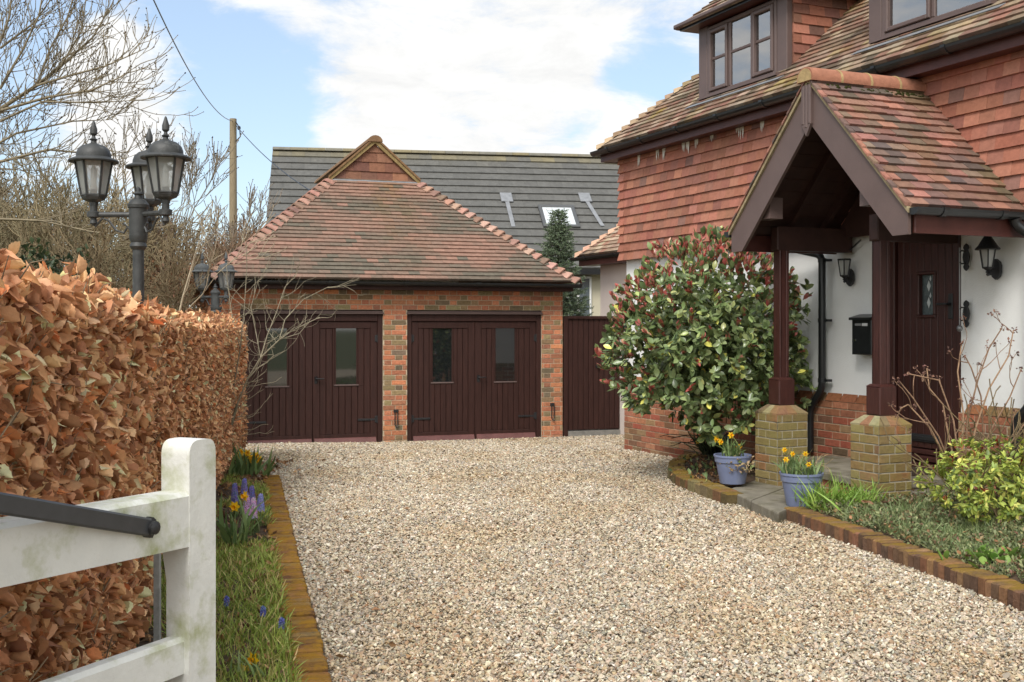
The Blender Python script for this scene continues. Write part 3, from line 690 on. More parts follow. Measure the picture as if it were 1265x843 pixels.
tiles(mb, E0, h_a, hv, [(0, 0), (HL+.25, 0), (HL+.25, hsl), (hrun, hsl)], .0985, .166, col_hr, hb=.032)
ve = h_a*math.cos(hp)+Zv*math.sin(hp)
tiles(mb, E0, h_n, ve, [(-2*hrun, 0), (0, 0), (-hrun, hsl)], .0985, .166, col_hr, hb=.032)
mb.add([E0-h_n*2*hrun, E0-h_n*2*hrun+h_a*(HL+.25), E0+h_a*(HL+.25)-h_n*hrun+Zv*hrun*tph, E0+h_a*hrun-h_n*hrun+Zv*hrun*tph], [(0, 1, 2, 3)], (.2, .14, .1))
mb.build('roof', clay, house)
pal_hh = [(2, lin('#a89076')), (2, lin('#937b63')), (1, lin('#837055'))]
n1_ = (h_n*math.sin(hp)+Zv*math.cos(hp)); n2_ = (-h_a*math.sin(hp)+Zv*math.cos(hp))
hip('hip_tile', E0, E0+h_a*hrun-h_n*hrun+Zv*hrun*tph, n2_, n1_, 46, pal_hh, clay, house, lift=.03)
# dormers
def dormer(sa, sb, zb_, zt2, dd, lights, label):
    """sa..sb along the wall, front at depth dd, sill and head heights"""
    body = MB(); back = 2.6
    body.box(H(sa+.02, dd-.28, zb_-.05), h_a*(sb-sa-.04), Zv*(zt2-zb_+.05), -h_n*.03, mi=0)
    jw = .17
    body.bev(H(sa, dd-.06, zb_-.02), h_a*jw, Zv*(zt2-zb_+.02), h_n*.07, .006, mi=0); body.bev(H(sb-jw, dd-.06, zb_-.02), h_a*jw, Zv*(zt2-zb_+.02), h_n*.07, .006, mi=0)
    for sg, s_ in ((1, sb), (-1, sa)):
        body.prism([H(s_, dd-.05, zb_-.02), H(s_, dd-.05, zt2), H(s_, dd-.05-back, zt2)], -h_a*sg*.03, mi=1)
    dm = body.build('dormer', [fascia_m, fascia_r], house)
    for sg, s_ in ((1, sb), (-1, sa)):
        ln_ = (zt2-zb_)/tph; ch = MB()
        if sg > 0: tiles(ch, H(s_+.002, dd-.06, zb_), -h_n, Zv, [(0, 0), (ln_+.15, zt2-zb_+.1), (0, zt2-zb_)] if 0 else [(0, 0), (ln_, zt2-zb_), (0, zt2-zb_)], .105, .2, col_cheek, hb=.03)
        else: tiles(ch, H(s_-.002, dd-.06, zb_), h_n, Zv, [(0, 0), (0, zt2-zb_), (-ln_, zt2-zb_)], .105, .2, col_cheek, hb=.03)
        ch.build('cheek_tile', hung, dm)
    # window frame with its lights
    fr = MB(); pn = MB(); x0, x1 = sa+jw+.01, sb-jw-.01; z0, z1 = zb_+.015, zt2-.02; fw = .045; dfr = dd-.03
    def bar(s, z, ww, hh, out=.045): fr.bev(H(s, dfr-.05, z), h_a*ww, Zv*hh, h_n*(.05+out), .008)
    bar(x0, z0, fw, z1-z0); bar(x1-fw, z0, fw, z1-z0); bar(x0+fw, z0, x1-x0-2*fw, fw); bar(x0+fw, z1-fw, x1-x0-2*fw, fw)
    W_ = x1-x0
    cuts = [x0+W_*c for c in lights]
    for c in cuts[1:-1]: bar(c-fw*.5, z0+fw, fw, z1-z0-2*fw, .04)
    for i in range(len(cuts)-1):
        a, b = cuts[i]+fw*.5, cuts[i+1]-fw*.5
        if i == 0: a = x0+fw
        if i == len(cuts)-2: b = x1-fw
        if i != 1:      # opening casements have their own sash
            sw = .042; bar(a+.004, z0+fw+.004, sw, z1-z0-2*fw-.008, .06); bar(b-sw-.004, z0+fw+.004, sw, z1-z0-2*fw-.008, .06)
            bar(a+sw, z0+fw+.004, b-a-2*sw, sw, .06); bar(a+sw, z1-fw-sw-.004, b-a-2*sw, sw, .06)
            a += sw; b -= sw
        zm = (z0+z1)/2+.02; bar(a, zm-.018, b-a, .036, .035)
    wf = fr.build('window_frame', fascia_m, dm)
    pn.box(H(x0+.03, dfr+.018, z0+.03), h_a*(W_-.06), Zv*(z1-z0-.06), h_n*.004); pn.build('window_pane', glass_sky, dm)
    cu = MB(); ns = 60; vs = []
    for k in range(ns+1): 
        s_ = x0+.02+(W_-.04)*k/ns; d_ = dfr-.012+.008*math.sin(k*1.9)+.004*math.sin(k*.7); vs += [H(s_, d_, z0), H(s_, d_, z1)]
    cu.add(vs, [(2*k, 2*k+2, 2*k+3, 2*k+1) for k in range(ns)]); cu.build('net_curtain', netc, dm)
    sl_ = MB(); sl_.prism([H(sa+jw*.55, dd+.09, zb_-.015), H(sa+jw*.55, dd+.09, zb_+.012), H(sa+jw*.55, dd-.03, zb_+.03), H(sa+jw*.55, dd-.03, zb_-.015)], h_a*(sb-sa-jw*1.1)); sl_.build('sill', fascia_m, dm)
    ld = MB(); 
    zz0 = ezh+(EO-(dd+.16))*tph; q0 = H(sa-.06, dd+.17, ezh+.015+(EO-dd-.17)*tph+.055)
    ld.prism([q0, H(sa-.06, dd+.0, zb_-.006), H(sb+.06, dd+.0, zb_-.006), H(sb+.06, dd+.17, ezh+.015+(EO-dd-.17)*tph+.055)], Zv*.006)
    ld.build('lead_apron', lead, dm)
    # little hipped roof
    ov = .20; rp_ = R(42); w2 = (sb-sa)/2+ov; O = H(sa-ov, dd+ov, zt2+.02); U = h_a; vv = -h_n*math.cos(rp_)+Zv*math.sin(rp_); slr = w2/math.cos(rp_)
    rf = MB(); Wd = 2*w2
    tiles(rf, O, U, vv, [(0, 0), (Wd, 0), (w2, slr)], .0985, .166, col_hr, hb=.032)
    tiles(rf, O, h_n, h_a*math.cos(rp_)+Zv*math.sin(rp_), [(-4, 0), (0, 0), (-w2, slr), (-4, slr)], .0985, .166, col_hr)
    tiles(rf, O+U*Wd, -h_n, -h_a*math.cos(rp_)+Zv*math.sin(rp_), [(0, 0), (4, 0), (4, slr), (w2, slr)], .0985, .166, col_hr)
    rf.build('dormer_roof', clay, dm)
    fs_ = MB(); fs_.box(H(sa-ov+.05, dd-.2, zt2+.0), h_a*(Wd-.10), h_n*(ov+.15), Zv*.02, mi=1); fs_.box(H(sa-ov+.04, dd+ov-.05, zt2+.0), h_a*(Wd-.08), h_n*.02, Zv*.075, mi=0)
    fs_.box(H(sa-ov+.04, dd+ov-.05, zt2), -h_n*3, h_a*.02, Zv*.075); fs_.box(H(sb+ov-.06, dd+ov-.05, zt2), -h_n*3, h_a*.02, Zv*.075)
    fs_.bev(H(sa-ov-.02, dd+ov-.03, zt2+.03), h_a*(Wd+.04), Zv*.05, h_n*.06, .012, mi=2)
    fs_.build('eaves_board', [blackp, fascia_r, fascia_m], dm)
pal_ck = adj([(2, lin('#9a5a42')), (2, lin('#7d4e3d')), (1, lin('#a8654a')), (1, lin('#654439'))], 1, .8)
def col_cheek(u, v): return pick(pal_ck)
DD = -.10
sa, z_ = hs(864, 118, DD); sb, _ = hs(973, 90, DD)
zsill = .5*(hs(876, 121, DD)[1]+hs(958, 95, DD)[1]); zhead = hs(876, 34, DD)[1]
print('dormer', sa, sb, zsill, zhead)
dormer(sa, sb, zsill, zhead+.02, DD, (0, .34, .66, 1), 'a')
sa2, _ = hs(1074, 50, DD); 
dormer(sa2, sa2+(sb-sa)*.98, zsill, zhead+.02, DD, (0, .5, 1), 'b')

# rear extension at the garage end
XO = -1.5; xs = -3.5
ext_e = hit(727, 316, H(0, XO+.25, 0), h_n).z
mb = MB(); mb.box(H(xs, XO, -.3), h_a*(-xs-.03), Zv*(ext_e+.3-.08), -h_n*4); mb.build('extension_wall', render_p, house)
mb = MB(); xo = H(xs-.3, XO+.3, ext_e); tiles(mb, xo, h_a, hv, [(0, 0), (-xs+.28, 0), (-xs+.28, 2.2), (1.63, 2.2)], .0985, .166, lambda u, v: tuple(x*1.25 for x in pick(pal_hr)), hb=.032)
tiles(mb, xo, h_n, ve, [(-4, 0), (0, 0), (-1.63, 2.2), (-4, 2.2)], .0985, .166, lambda u, v: tuple(x*1.2 for x in pick(pal_hr)), hb=.032)
mb.build('extension_roof', clay, house)
hip('hip_tile', xo, xo+(h_a-h_n)*1.63+Zv*1.63*tph, n2_, n1_, 16, [(1, lin('#c09a80')), (1, lin('#b08a70'))], clay, house, lift=.03)
gutter(H(xs-.38, XO+.32, ext_e-.02), H(-.05, XO+.32, ext_e-.02), h_n, 'gutter', house, clips=4)
mb = MB(); mb.box(H(xs-.25, XO+.02, ext_e-.16), h_a*(-xs+.2), Zv*.14, h_n*.25); mb.build('fascia', fascia_r, house)

# front door in its reveal
dzb = hs(1140, 556, -.1)[1]; dzt = hs(1140, 290, -.1)[1]+.04
dr = MB(); D_ = -.10; fw = .07
mbf = MB()
mbf.bev(H(ds0+.0, D_-.04, dzb-.12), h_a*fw, Zv*(dzt-dzb+.16), h_n*.09, .008); mbf.bev(H(ds1-fw, D_-.04, dzb-.12), h_a*fw, Zv*(dzt-dzb+.16), h_n*.09, .008)
mbf.bev(H(ds0+fw, D_-.04, dzt-.03), h_a*(ds1-ds0-2*fw), Zv*.07, h_n*.09, .008)
p0, p1 = ds0+fw+.004, ds1-fw-.004
wx0, wz1 = hs(1138, 340, D_); wx1, wz0 = hs(1155, 389, D_)
nb = 9; bw = (p1-p0)/nb
for i in range(nb):
    s0, s1 = p0+i*bw, p0+(i+1)*bw
    segs = [(s0, s1, dzb+.02, dzt-.035)]
    if s1 > wx0 and s0 < wx1:
        segs = [(s0, s1, dzb+.02, wz0), (s0, s1, wz1, dzt-.035)]
        if s0 < wx0-.012: segs.append((s0, wx0, wz0, wz1))
        if s1 > wx1+.012: segs.append((wx1, s1, wz0, wz1))
    for (u0, u1, a, b) in segs: dr.bev(H(u0+.002, D_-.04, a), h_a*(u1-u0-.004), Zv*(b-a), h_n*.055, .005)
dr.box(H(p0, D_-.05, dzb+.02), h_a*(wx0-p0), Zv*(dzt-dzb-.05), h_n*.03); dr.box(H(wx1, D_-.05, dzb+.02), h_a*(p1-wx1), Zv*(dzt-dzb-.05), h_n*.03)
for (a, b, c_, e) in ((wx0-.03, wz0-.03, wx1-wx0+.06, .03), (wx0-.03, wz1, wx1-wx0+.06, .03), (wx0-.03, wz0, .03, wz1-wz0), (wx1, wz0, .03, wz1-wz0)): dr.bev(H(a, D_-.03, b), h_a*c_, Zv*e, h_n*.062, .008)
door = dr.build('front_door', wood_r, house)
mbf.build('door_frame', wood_r, door)
mb = MB(); mb.box(H(wx0, D_-.02, wz0), h_a*(wx1-wx0), Zv*(wz1-wz0), h_n*.005); mb.build('window_pane', mat('obscure_pane', (.07, .09, .09), .12, .8, 25, .5, bump=.6, b_scale=35), door)
mb = MB()
for (cx, cz) in ((.5, .72), (.5, .3)):
    c = H(wx0+(wx1-wx0)*cx, D_-.012, wz0+(wz1-wz0)*cz); mb.prism([c+h_a*.022, c+Zv*.05, c-h_a*.022, c-Zv*.05], h_n*.004); c2 = c+Zv*.06+h_a*.02; mb.prism([c2+h_a*.01, c2+Zv*.03, c2-h_a*.012, c2-Zv*.02], h_n*.004)
mb.build('leaded_motif', mat('bevelled_pane', (.5, .53, .52), .08, .9), door)
mb = MB(); lz = hs(1140, 541, D_)[1]; lc = hs(1146, 541, D_)[0]
mb.bev(H(lc-.17, D_+.01, lz-.035), h_a*.34, Zv*.07, h_n*.02, .006); mb.bev(H(lc-.15, D_+.02, lz-.02), h_a*.30, Zv*.04, h_n*.018, .006); mb.build('letter_plate', iron, door)
mb = MB(); ks, kz = hs(1177, 380, D_)
mb.bev(H(ks-.03, D_+.012, kz-.1), h_a*.05, Zv*.22, h_n*.015, .006); mb.tube([H(ks, D_+.03, kz+.03), H(ks, D_+.07, kz+.03), H(ks-.11, D_+.075, kz+.03)], .010, 8); mb.build('handle', iron, door)
mb = MB(); zfl0 = dzb
for (zz_, dd2) in ((dzb-.005, .02), (dzb-.06, .06), (dzb-.12, .09)): mb.bev(H(ds0+.002, D_-.04, zz_-.035), h_a*(ds1-ds0-.004), Zv*.05, h_n*(.05+dd2), .01)
mb.box(H(ds0, -.6, -.2), h_a*(ds1-ds0), Zv*(dzb+.06), h_n*.49); mb.build('doorstep', wood_r, door)
mb = MB(); mb.box(H(ds0-.2, -1.2, -.2), h_a*(ds1-ds0+.4), Zv*3, h_n*.6); mb.build('hall_wall', dark_room, house)

# porch ----------------------------------------------------------------------------------------------------------
PF = 1.22
slf, zl = hs(904, 284, PF); srt, zr_ = hs(1124, 258, PF); sap, zap = hs(1000, 91, PF)
smid = (slf+srt)/2; hw = abs(srt-slf)/2; ezp = (zl+zr_)/2; print('porch', slf, srt, sap, zap, zl, zr_)
rise = zap-ezp-.05; pp = math.atan2(rise, hw); psl = math.hypot(hw, rise); back = PF-.03
frame = MB()
pil = []
for px_, py_ in ((960.4, 540), (1085.8, 552)):
    s_, _ = hs(px_, py_, .98); pil.append(s_)
pw = .335; post_c = [(s_-pw/2, .98-pw/2) for s_ in pil]
zcap = hs(1086, 517, .98)[1]; 
zbeam = hs(1170, 290, .81)[1]
# side beams from each post back to the wall, and the boarded back of the gable
for s_, d_ in post_c: frame.bev(H(s_-.055, .03, zbeam), h_a*.11, Zv*.22, h_n*(d_+.05), .01)
frame.prism([H(smid-hw*.93, .085, ezp-.05), H(smid+hw*.93, .085, ezp-.05), H(smid, .085, zap-.1)], h_n*.02)
# sloping soffit boards under the tiles
for sg in (-1, 1):
    for i in range(12):
        t0, t1 = i/12, (i+1)/12-.004
        q = lambda t, d: H(smid+sg*hw*(1-t), d, ezp+rise*t-.05)
        frame.hexa([q(t0, .03), q(t1, .03), q(t1, PF-.04), q(t0, PF-.04)]+[x+Zv*.02 for x in (q(t0, .03), q(t1, .03), q(t1, PF-.04), q(t0, PF-.04))])
    for d_ in (.25, .65, 1.02):
        frame.hexa([H(smid+sg*hw*.95, d_, ezp+rise*.05-.13), H(smid, d_, zap-.18), H(smid, d_, zap-.08), H(smid+sg*hw*.95, d_, ezp+rise*.05-.05)]+[x+h_n*.04 for x in (H(smid+sg*hw*.95, d_, ezp+rise*.05-.13), H(smid, d_, zap-.18), H(smid, d_, zap-.08), H(smid+sg*hw*.95, d_, ezp+rise*.05-.05))])
porch = frame.build('porch', [mat('porch_timber', (.040, .018, .014), .6, .3, 8, .3)], house)
pal_p = [(3, lin('#9c5f48')), (3, lin('#8b5644')), (2, lin('#ad6447')), (2, lin('#77564a')), (1.5, lin('#665249')), (1, lin('#87664d'))]
pal_p = adj(pal_p, 1.0, .62)
def col_porch(u, v):
    c = pick(pal_p); f = max(0, mnoise.noise(V3((u*3, v*1.6, 12)))*1.2+.08)+max(0, (u-.75)*.8); f = min(.75, f); c = tuple(a*(1-f)+b*f for a, b in zip(c, (.13, .10, .05))); return c
rf = MB()
for sg in (1, -1):
    O = H(smid+sg*hw, PF, ezp) if sg > 0 else H(smid-hw, PF, ezp)
    vv = (-h_a*sg)*math.cos(pp)+Zv*math.sin(pp); U = -h_n if sg > 0 else h_n
    Wd = PF-.0
    if U.cross(vv).z < 0: U = -U
    u_in = -1 if U.dot(h_n) > 0 else 1
    poly = [(0, 0), (Wd, 0), (Wd, psl), (0, psl)] if u_in > 0 else [(-Wd, 0), (0, 0), (0, psl), (-Wd, psl)]
    tiles(rf, O, U, vv, poly, .0985, .166, lambda u, v: col_porch(abs(u), v), hb=.034, ht=.012, jit=.007)
rf.build('tiled_slope', clay, porch)
vg = MB()
for sg in (1, -1):
    q = lambda t, d, z: H(smid+sg*hw*(1-t), d, ezp+rise*t+z)
    vg.hexa([q(-.01, PF-.04, -.03), q(1.0, PF-.04, -.03), q(1.0, PF+.03, -.03), q(-.01, PF+.03, -.03), q(-.01, PF-.04, .006), q(1, PF-.04, .006), q(1, PF+.03, .006), q(-.01, PF+.03, .006)], lin('#94866a'))
    for i in range(17):
        a, b = i/17, (i+.93)/17; c = pick(pal_p); vg.hexa([q(a, PF-.05, .01), q(b, PF-.05, .01), q(b, PF+.045, .01), q(a, PF+.045, .01), q(a, PF-.05, .036), q(b, PF-.05, .024), q(b, PF+.045, .024), q(a, PF+.045, .036)], c)
vg.build('verge', vm, porch)
# ridge tiles
for i in range(4):
    ln_ = (PF+.04)/4; d1 = PF+.05-i*ln_; pts = [(.105*math.cos(a), .10*math.sin(a)) for a in np.linspace(-.25, PI+.25, 13)]
    mb = MB(); mb.prism([H(sap, d1, zap-.05)+h_a*x+Zv*y for x, y in pts], -h_n*(ln_-.012), lin('#9a6a55'), 0)
    pts2 = [(x*1.05, y*1.05) for x, y in pts]; mb.prism([H(sap, d1-ln_+.018, zap-.05)+h_a*x+Zv*y for x, y in pts2], -h_n*.022, lin('#a08962'), 0)
    if i == 0: mb.prism([H(sap, PF+.052, zap-.05)+h_a*x*.86+Zv*y*.86 for x, y in pts], h_n*.004, lin('#a08962'), 0)
    mb.build('ridge_tile', clay, porch, smooth=True, angle=R(35))
mossm = mat('moss', (.035, .036, .012), 1, .05, 60, .5, bump=1, b_scale=120)
mb = MB()
for i in range(150):
    d_ = rnd.uniform(.03, PF-.08); 
    if mnoise.noise(V3((d_*4, 0, 3))) < -.5: continue
    r_ = rnd.uniform(.010, .022); o_ = rnd.gauss(.112, .016); mb.lathe(H(sap+o_, d_, zap-.085-o_*.55+rnd.uniform(0, .02)), [(0.2*r_, 0), (r_, r_*.4), (r_*.8, r_), (r_*.2, r_*1.3)], 6)
mb.build('moss', mossm, porch, smooth=True)
# bargeboards
for sg in (1, -1):
    q = lambda t, off: H(smid+sg*hw*(1-t), PF-.02, ezp+rise*t-.035+off)
    dv = .235/math.cos(pp)
    mb = MB(); tipx = smid+sg*(hw-.01)
    poly = [H(tipx, PF-.02, ezp-.03), H(smid, PF-.02, zap-.085), H(smid, PF-.02, zap-.085-dv), H(smid+sg*(hw-.16), PF-.02, ezp-.03-dv+.16*math.tan(pp)), H(tipx, PF-.02, ezp-.03-.17)]
    poly[3] = H(smid+sg*(hw-(dv-.17)/math.tan(pp)*1.0-.01), PF-.02, ezp-.03-.17)
    if sg < 0: poly = poly[::-1]
    mb.prism(poly, h_n*.03); mb.build('bargeboard', fascia_m, porch)
    # soffit boxing behind the foot of each board
    s_in, zb0 = hs(1062, 255, PF-.05) if sg > 0 else hs(951, 270, PF-.05)
    tl = lambda s_: ezp+rise*(1-abs(s_-smid)/hw)-.10-dv*.5
    s_out = s_in+sg*(tl(s_in)-zb0)/math.tan(pp)
    mb = MB(); mb.prism([H(s_in, PF-.05, zb0), H(s_out, PF-.05, zb0), H(s_in, PF-.05, tl(s_in))], -h_n*.14); mb.build('boxed_eave', fascia_m, porch)
mb = MB(); fz = zap-.10
for i in range(3): mb.bev(H(sap-.06+i*.042, PF+.012, fz-.36+abs(i-1)*.03), h_a*.036, Zv*(.36-abs(i-1)*.03), h_n*.03, .006)
mb.prism([H(sap-.055, PF+.012, fz-.33), H(sap, PF+.012, fz-.43), H(sap+.06, PF+.012, fz-.33)], h_n*.025); mb.build('pendant_board', fascia_m, porch)
for k, (s_, d_) in enumerate(post_c):
    mb = MB(); zbk = hs(1086, 476, .95)[1]; hw_ = .052
    mb.bev(H(s_-.085, d_-.085, zcap+.01), h_a*.17, Zv*(zbk-zcap-.03), h_n*.17, .01)
    mb.hexa([H(s_-.085, d_-.085, zbk-.02), H(s_+.085, d_-.085, zbk-.02), H(s_+.085, d_+.085, zbk-.02), H(s_-.085, d_+.085, zbk-.02), H(s_-.06, d_-.06, zbk), H(s_+.06, d_-.06, zbk), H(s_+.06, d_+.06, zbk), H(s_-.06, d_+.06, zbk)])
    # fluted shaft
    mb.box(H(s_-hw_+.008, d_-hw_+.008, zbk), h_a*(2*hw_-.016), h_n*(2*hw_-.016), Zv*(zbeam-zbk))
    for t_ in range(3):
        a = -hw_+t_*.0365; 
        mb.bev(H(s_+a, d_, zbk), h_a*.031, Zv*(zbeam-zbk+.1), h_n*hw_, .006); mb.bev(H(s_, d_+a, zbk), h_n*.031, Zv*(zbeam-zbk+.1), h_a*hw_, .006)
        mb.bev(H(s_, d_+a, zbk), h_n*.031, Zv*(zbeam-zbk+.1), -h_a*hw_, .006)
    mb.build('post', wood_r, porch)
    # brick pillar with chamfered cap
    mb = MB(); zb0 = -.02; s0, d0 = s_-pw/2, d_-pw/2; zc = zcap-.065
    pal_pl = [(3, lin('#85694a')), (2, lin('#7b603f')), (2, lin('#8d5a40')), (1.5, lin('#908055')), (1, lin('#70533e'))]
    def cpl(u, z): 
        c = pick(pal_pl); f = min(.8, max(0, .35+.9*mnoise.noise(V3((u*3+k*5, z*2.5, k))))); return tuple(a*(1-f)+b*f for a, b in zip(c, (.23, .185, .08)))
    for (O_, U_, N_) in ((H(s0, d0+pw, 0), h_a, h_n), (H(s0+pw, d0+pw, 0), -h_n, h_a), (H(s0, d0, 0), h_n, -h_a), (H(s0+pw, d0, 0), -h_a, -h_n)):
        bricks(mb, O_, U_, N_, pw, zb0, zc, [], pal_pl, course=.0752, colf=cpl, off=rnd.choice((0, .1125)), depth=.03, jn=.011)
    mb.box(H(s0+.03, d0+.03, zb0), h_a*(pw-.06), h_n*(pw-.06), Zv*(zc-zb0), mi=1)
    cs = .075; c = (.19, .15, .095)
    b4 = [(s0-.004, d0-.004), (s0+pw+.004, d0-.004), (s0+pw+.004, d0+pw+.004), (s0-.004, d0+pw+.004)]; t4 = [(s0+cs, d0+cs), (s0+pw-cs, d0+cs), (s0+pw-cs, d0+pw-cs), (s0+cs, d0+pw-cs)]
    for i in range(4):
        j = (i+1) % 4
        for a, b in ((0, .34), (.345, .66), (.665, 1)):
            l2 = lambda P0, P1, t: (P0[0]+(P1[0]-P0[0])*t, P0[1]+(P1[1]-P0[1])*t)
            A, B, C_, D2 = l2(b4[i], b4[j], a), l2(b4[i], b4[j], b), l2(t4[i], t4[j], b), l2(t4[i], t4[j], a); cc_ = pick([(1, lin('#7d6f55')), (1, lin('#86644b')), (1, lin('#8d8468'))])
            mb.add([H(*A, zc-.01), H(*B, zc-.01), H(*B, zc+.006), H(*A, zc+.006), H(*D2, zcap+.008), H(*C_, zcap+.008)], [(0, 1, 2, 3)[::-1], (3, 2, 5, 4)[::-1]], cc_)
    mb.add([H(*x, zcap+.008) for x in t4], [(0, 1, 2, 3)[::-1]], c)
    mb.build('pillar', [pillbrick, mortar_g], porch)
gutter(H(smid+hw+.05, .05, ezp-.005), H(smid+hw+.05, PF+.01, ezp-.005), h_a, 'gutter', porch, clips=2, r=.055)
gutter(H(smid-hw-.05, .05, ezp-.005), H(smid-hw-.05, PF+.01, ezp-.005), -h_a, 'gutter', porch, clips=2, r=.055)
for x_ in (smid+hw-.03, smid-hw):
    mb = MB(); mb.bev(H(x_, .03, ezp-.19), h_a*.03, Zv*.15, h_n*(PF-.08), .006); mb.build('eaves_board', fascia_r, porch)
# downpipes
def pipe(pts, r, name, parent, clips=()):
    P3 = [V3(p) for p in pts]; o = []
    for i, p in enumerate(P3):
        if i in (0, len(P3)-1): o.append(p); continue
        a = (P3[i-1]-p); b = (P3[i+1]-p); la, lb = min(.07, a.length*.45), min(.07, b.length*.45); a.normalize(); b.normalize()
        for t_ in np.linspace(0, 1, 5): o.append((p+a*la)*(1-t_)**2+p*2*t_*(1-t_)+(p+b*lb)*t_*t_)
    mb = MB(); mb.tube(o, r, 12)
    for c, n in clips:
        mb.lathe(V3(c)-Zv*.02, [(r*1.15, 0), (r*1.15, .04)], 12); mb.box(V3(c)-n*.06-h_a*.012-Zv*.012, n*.06, h_a*.09, Zv*.024)
    return mb.build(name, blackp, parent, smooth=True, angle=R(40))
ps, pz = hs(1016, 330, .06); pz2 = hs(1016, 480, .06)[1]; ps2, pz3 = hs(1001, 505, .06); pz4 = hs(1000, 556, .06)[1]
pt = hs(998, 311, .06)
pipe([H(pt[0]-.25, .40, ezp-.02), H(pt[0]-.05, .18, pt[1]+.02), H(ps, .065, pt[1]-.05), H(ps, .065, pz2), H(ps2, .065, pz3), H(ps2, .065, pz4-.02)], .036, 'downpipe', house,
     [(H(ps, .065, hs(1016, y_, .06)[1]), h_n) for y_ in (322, 396, 470)])
rs, rz_ = hs(1250, 290, .10)
pipe([H(smid+hw+.05, .22, ezp-.05), H(smid+hw+.05, .20, ezp-.10), H(smid+hw+.16, .09, ezp-.22), H(hs(1275, 310, .07)[0], .07, hs(1275, 310, .07)[1]), H(hs(1275, 500, .07)[0], .07, hs(1275, 500, .07)[1]), H(hs(1256, 525, .07)[0], .07, hs(1256, 522, .07)[1]), H(hs(1256, 600, .07)[0], .07, -.02)], .045, 'downpipe', house)

# ------------------------------------------------------------------ foliage helpers
def unit(a): return a/np.maximum(np.linalg.norm(a, axis=-1, keepdims=True), 1e-9)
def leaf_template(rows=5, cols=3, fold=.18, curl=.25, width=.32, tip=.75, rib=0., twist=0.):
    """a leaf blade from (0,0,0) along +y, unit length, with a fold along the midrib and a curl along its length"""
    v = []
    for i in range(rows+1):
        t = i/rows; wd = width*(math.sin(PI*min(1, t**tip))**.8 if 0 < t < 1 else .02)
        for j in range(cols):
            x = (j/(cols-1)*2-1); z = abs(x)*wd*fold*2+curl*(t*t)*.6-curl*.25*t+(rib*(1 if i % 2 else -1)*abs(x))+twist*x*t*wd
            v.append((x*wd, t, z))
    f = [(i*cols+j, i*cols+j+1, (i+1)*cols+j+1, (i+1)*cols+j) for i in range(rows) for j in range(cols-1)]
    return np.array(v), np.array(f)
def scatter(pos, along, normal, size, tmpl, col, wscale=None):
    """copies of a leaf template: pos (n,3), along = blade direction, normal = face direction"""
    tv, tf = tmpl; n = len(pos); y = unit(along); x = unit(np.cross(y, normal)); z = np.cross(x, y)
    s = np.broadcast_to(np.asarray(size, dtype=float), (n,))[:, None, None]
    ws = 1 if wscale is None else np.asarray(wscale)[:, None, None]
    V_ = pos[:, None, :]+s*(x[:, None, :]*tv[None, :, 0:1]*ws+y[:, None, :]*tv[None, :, 1:2]+z[:, None, :]*tv[None, :, 2:3])
    F_ = (tf[None]+(np.arange(n)*len(tv))[:, None, None]).reshape(-1, tf.shape[1])
    C_ = np.repeat(col, len(tf), axis=0)
    return V_.reshape(-1, 3), F_, C_
def merge(parts):
    V_, F_, C_, o = [], [], [], 0
    for v, f, c in parts: V_.append(v); F_.append(f+o); C_.append(c); o += len(v)
    return np.concatenate(V_), np.concatenate(F_), np.concatenate(C_)
def palette(n, pal, var=.12):
    w_ = np.array([p[0] for p in pal], float); idx = rng.choice(len(pal), n, p=w_/w_.sum()); c = np.array([p[1] for p in pal])[idx]
    return np.clip(c*rng.uniform(1-var, 1+var, (n, 1))*rng.uniform(.95, 1.05, (n, 3)), 0, 1)
def sph(n): return unit(rng.normal(size=(n, 3)))
def tubes_np(segs, k=4):
    """many tapered twig segments (p0, p1, r0, r1, colour) as one quad array"""
    p0 = np.array([s[0] for s in segs]); p1 = np.array([s[1] for s in segs]); r0 = np.array([s[2] for s in segs]); r1 = np.array([s[3] for s in segs]); c = np.array([s[4] for s in segs])
    d = unit(p1-p0); ref = np.where(np.abs(d[:, 2:3]) > .9, np.array([[1., 0, 0]]), np.array([[0, 0, 1.]])); a = unit(np.cross(d, ref)); b = np.cross(d, a)
    q = 2*PI*np.arange(k)/k; ring = a[:, None, :]*np.cos(q)[None, :, None]+b[:, None, :]*np.sin(q)[None, :, None]
    V_ = np.concatenate([p0[:, None]+ring*r0[:, None, None], p1[:, None]+ring*r1[:, None, None]], axis=1).reshape(-1, 3)
    base = (np.arange(len(segs))*2*k)[:, None, None]; f = np.array([[j, (j+1) % k, k+(j+1) % k, k+j] for j in range(k)])
    return V_, (base+f[None]).reshape(-1, 4), np.repeat(c, k, axis=0)
leafm = mat('leaf', None, .5, .4, transl=.22)
glossleaf = mat('glossy_leaf', None, .30, .5, transl=.12)
dryleaf = mat('dry_leaf', None, .62, .3, 45, .14, bump=.25, b_scale=70, transl=.22)
bark = mat('bark', None, .9, .15, 20, .3, bump=.7, b_scale=60)
petalm = mat('petal', None, .5, .3, transl=.25)

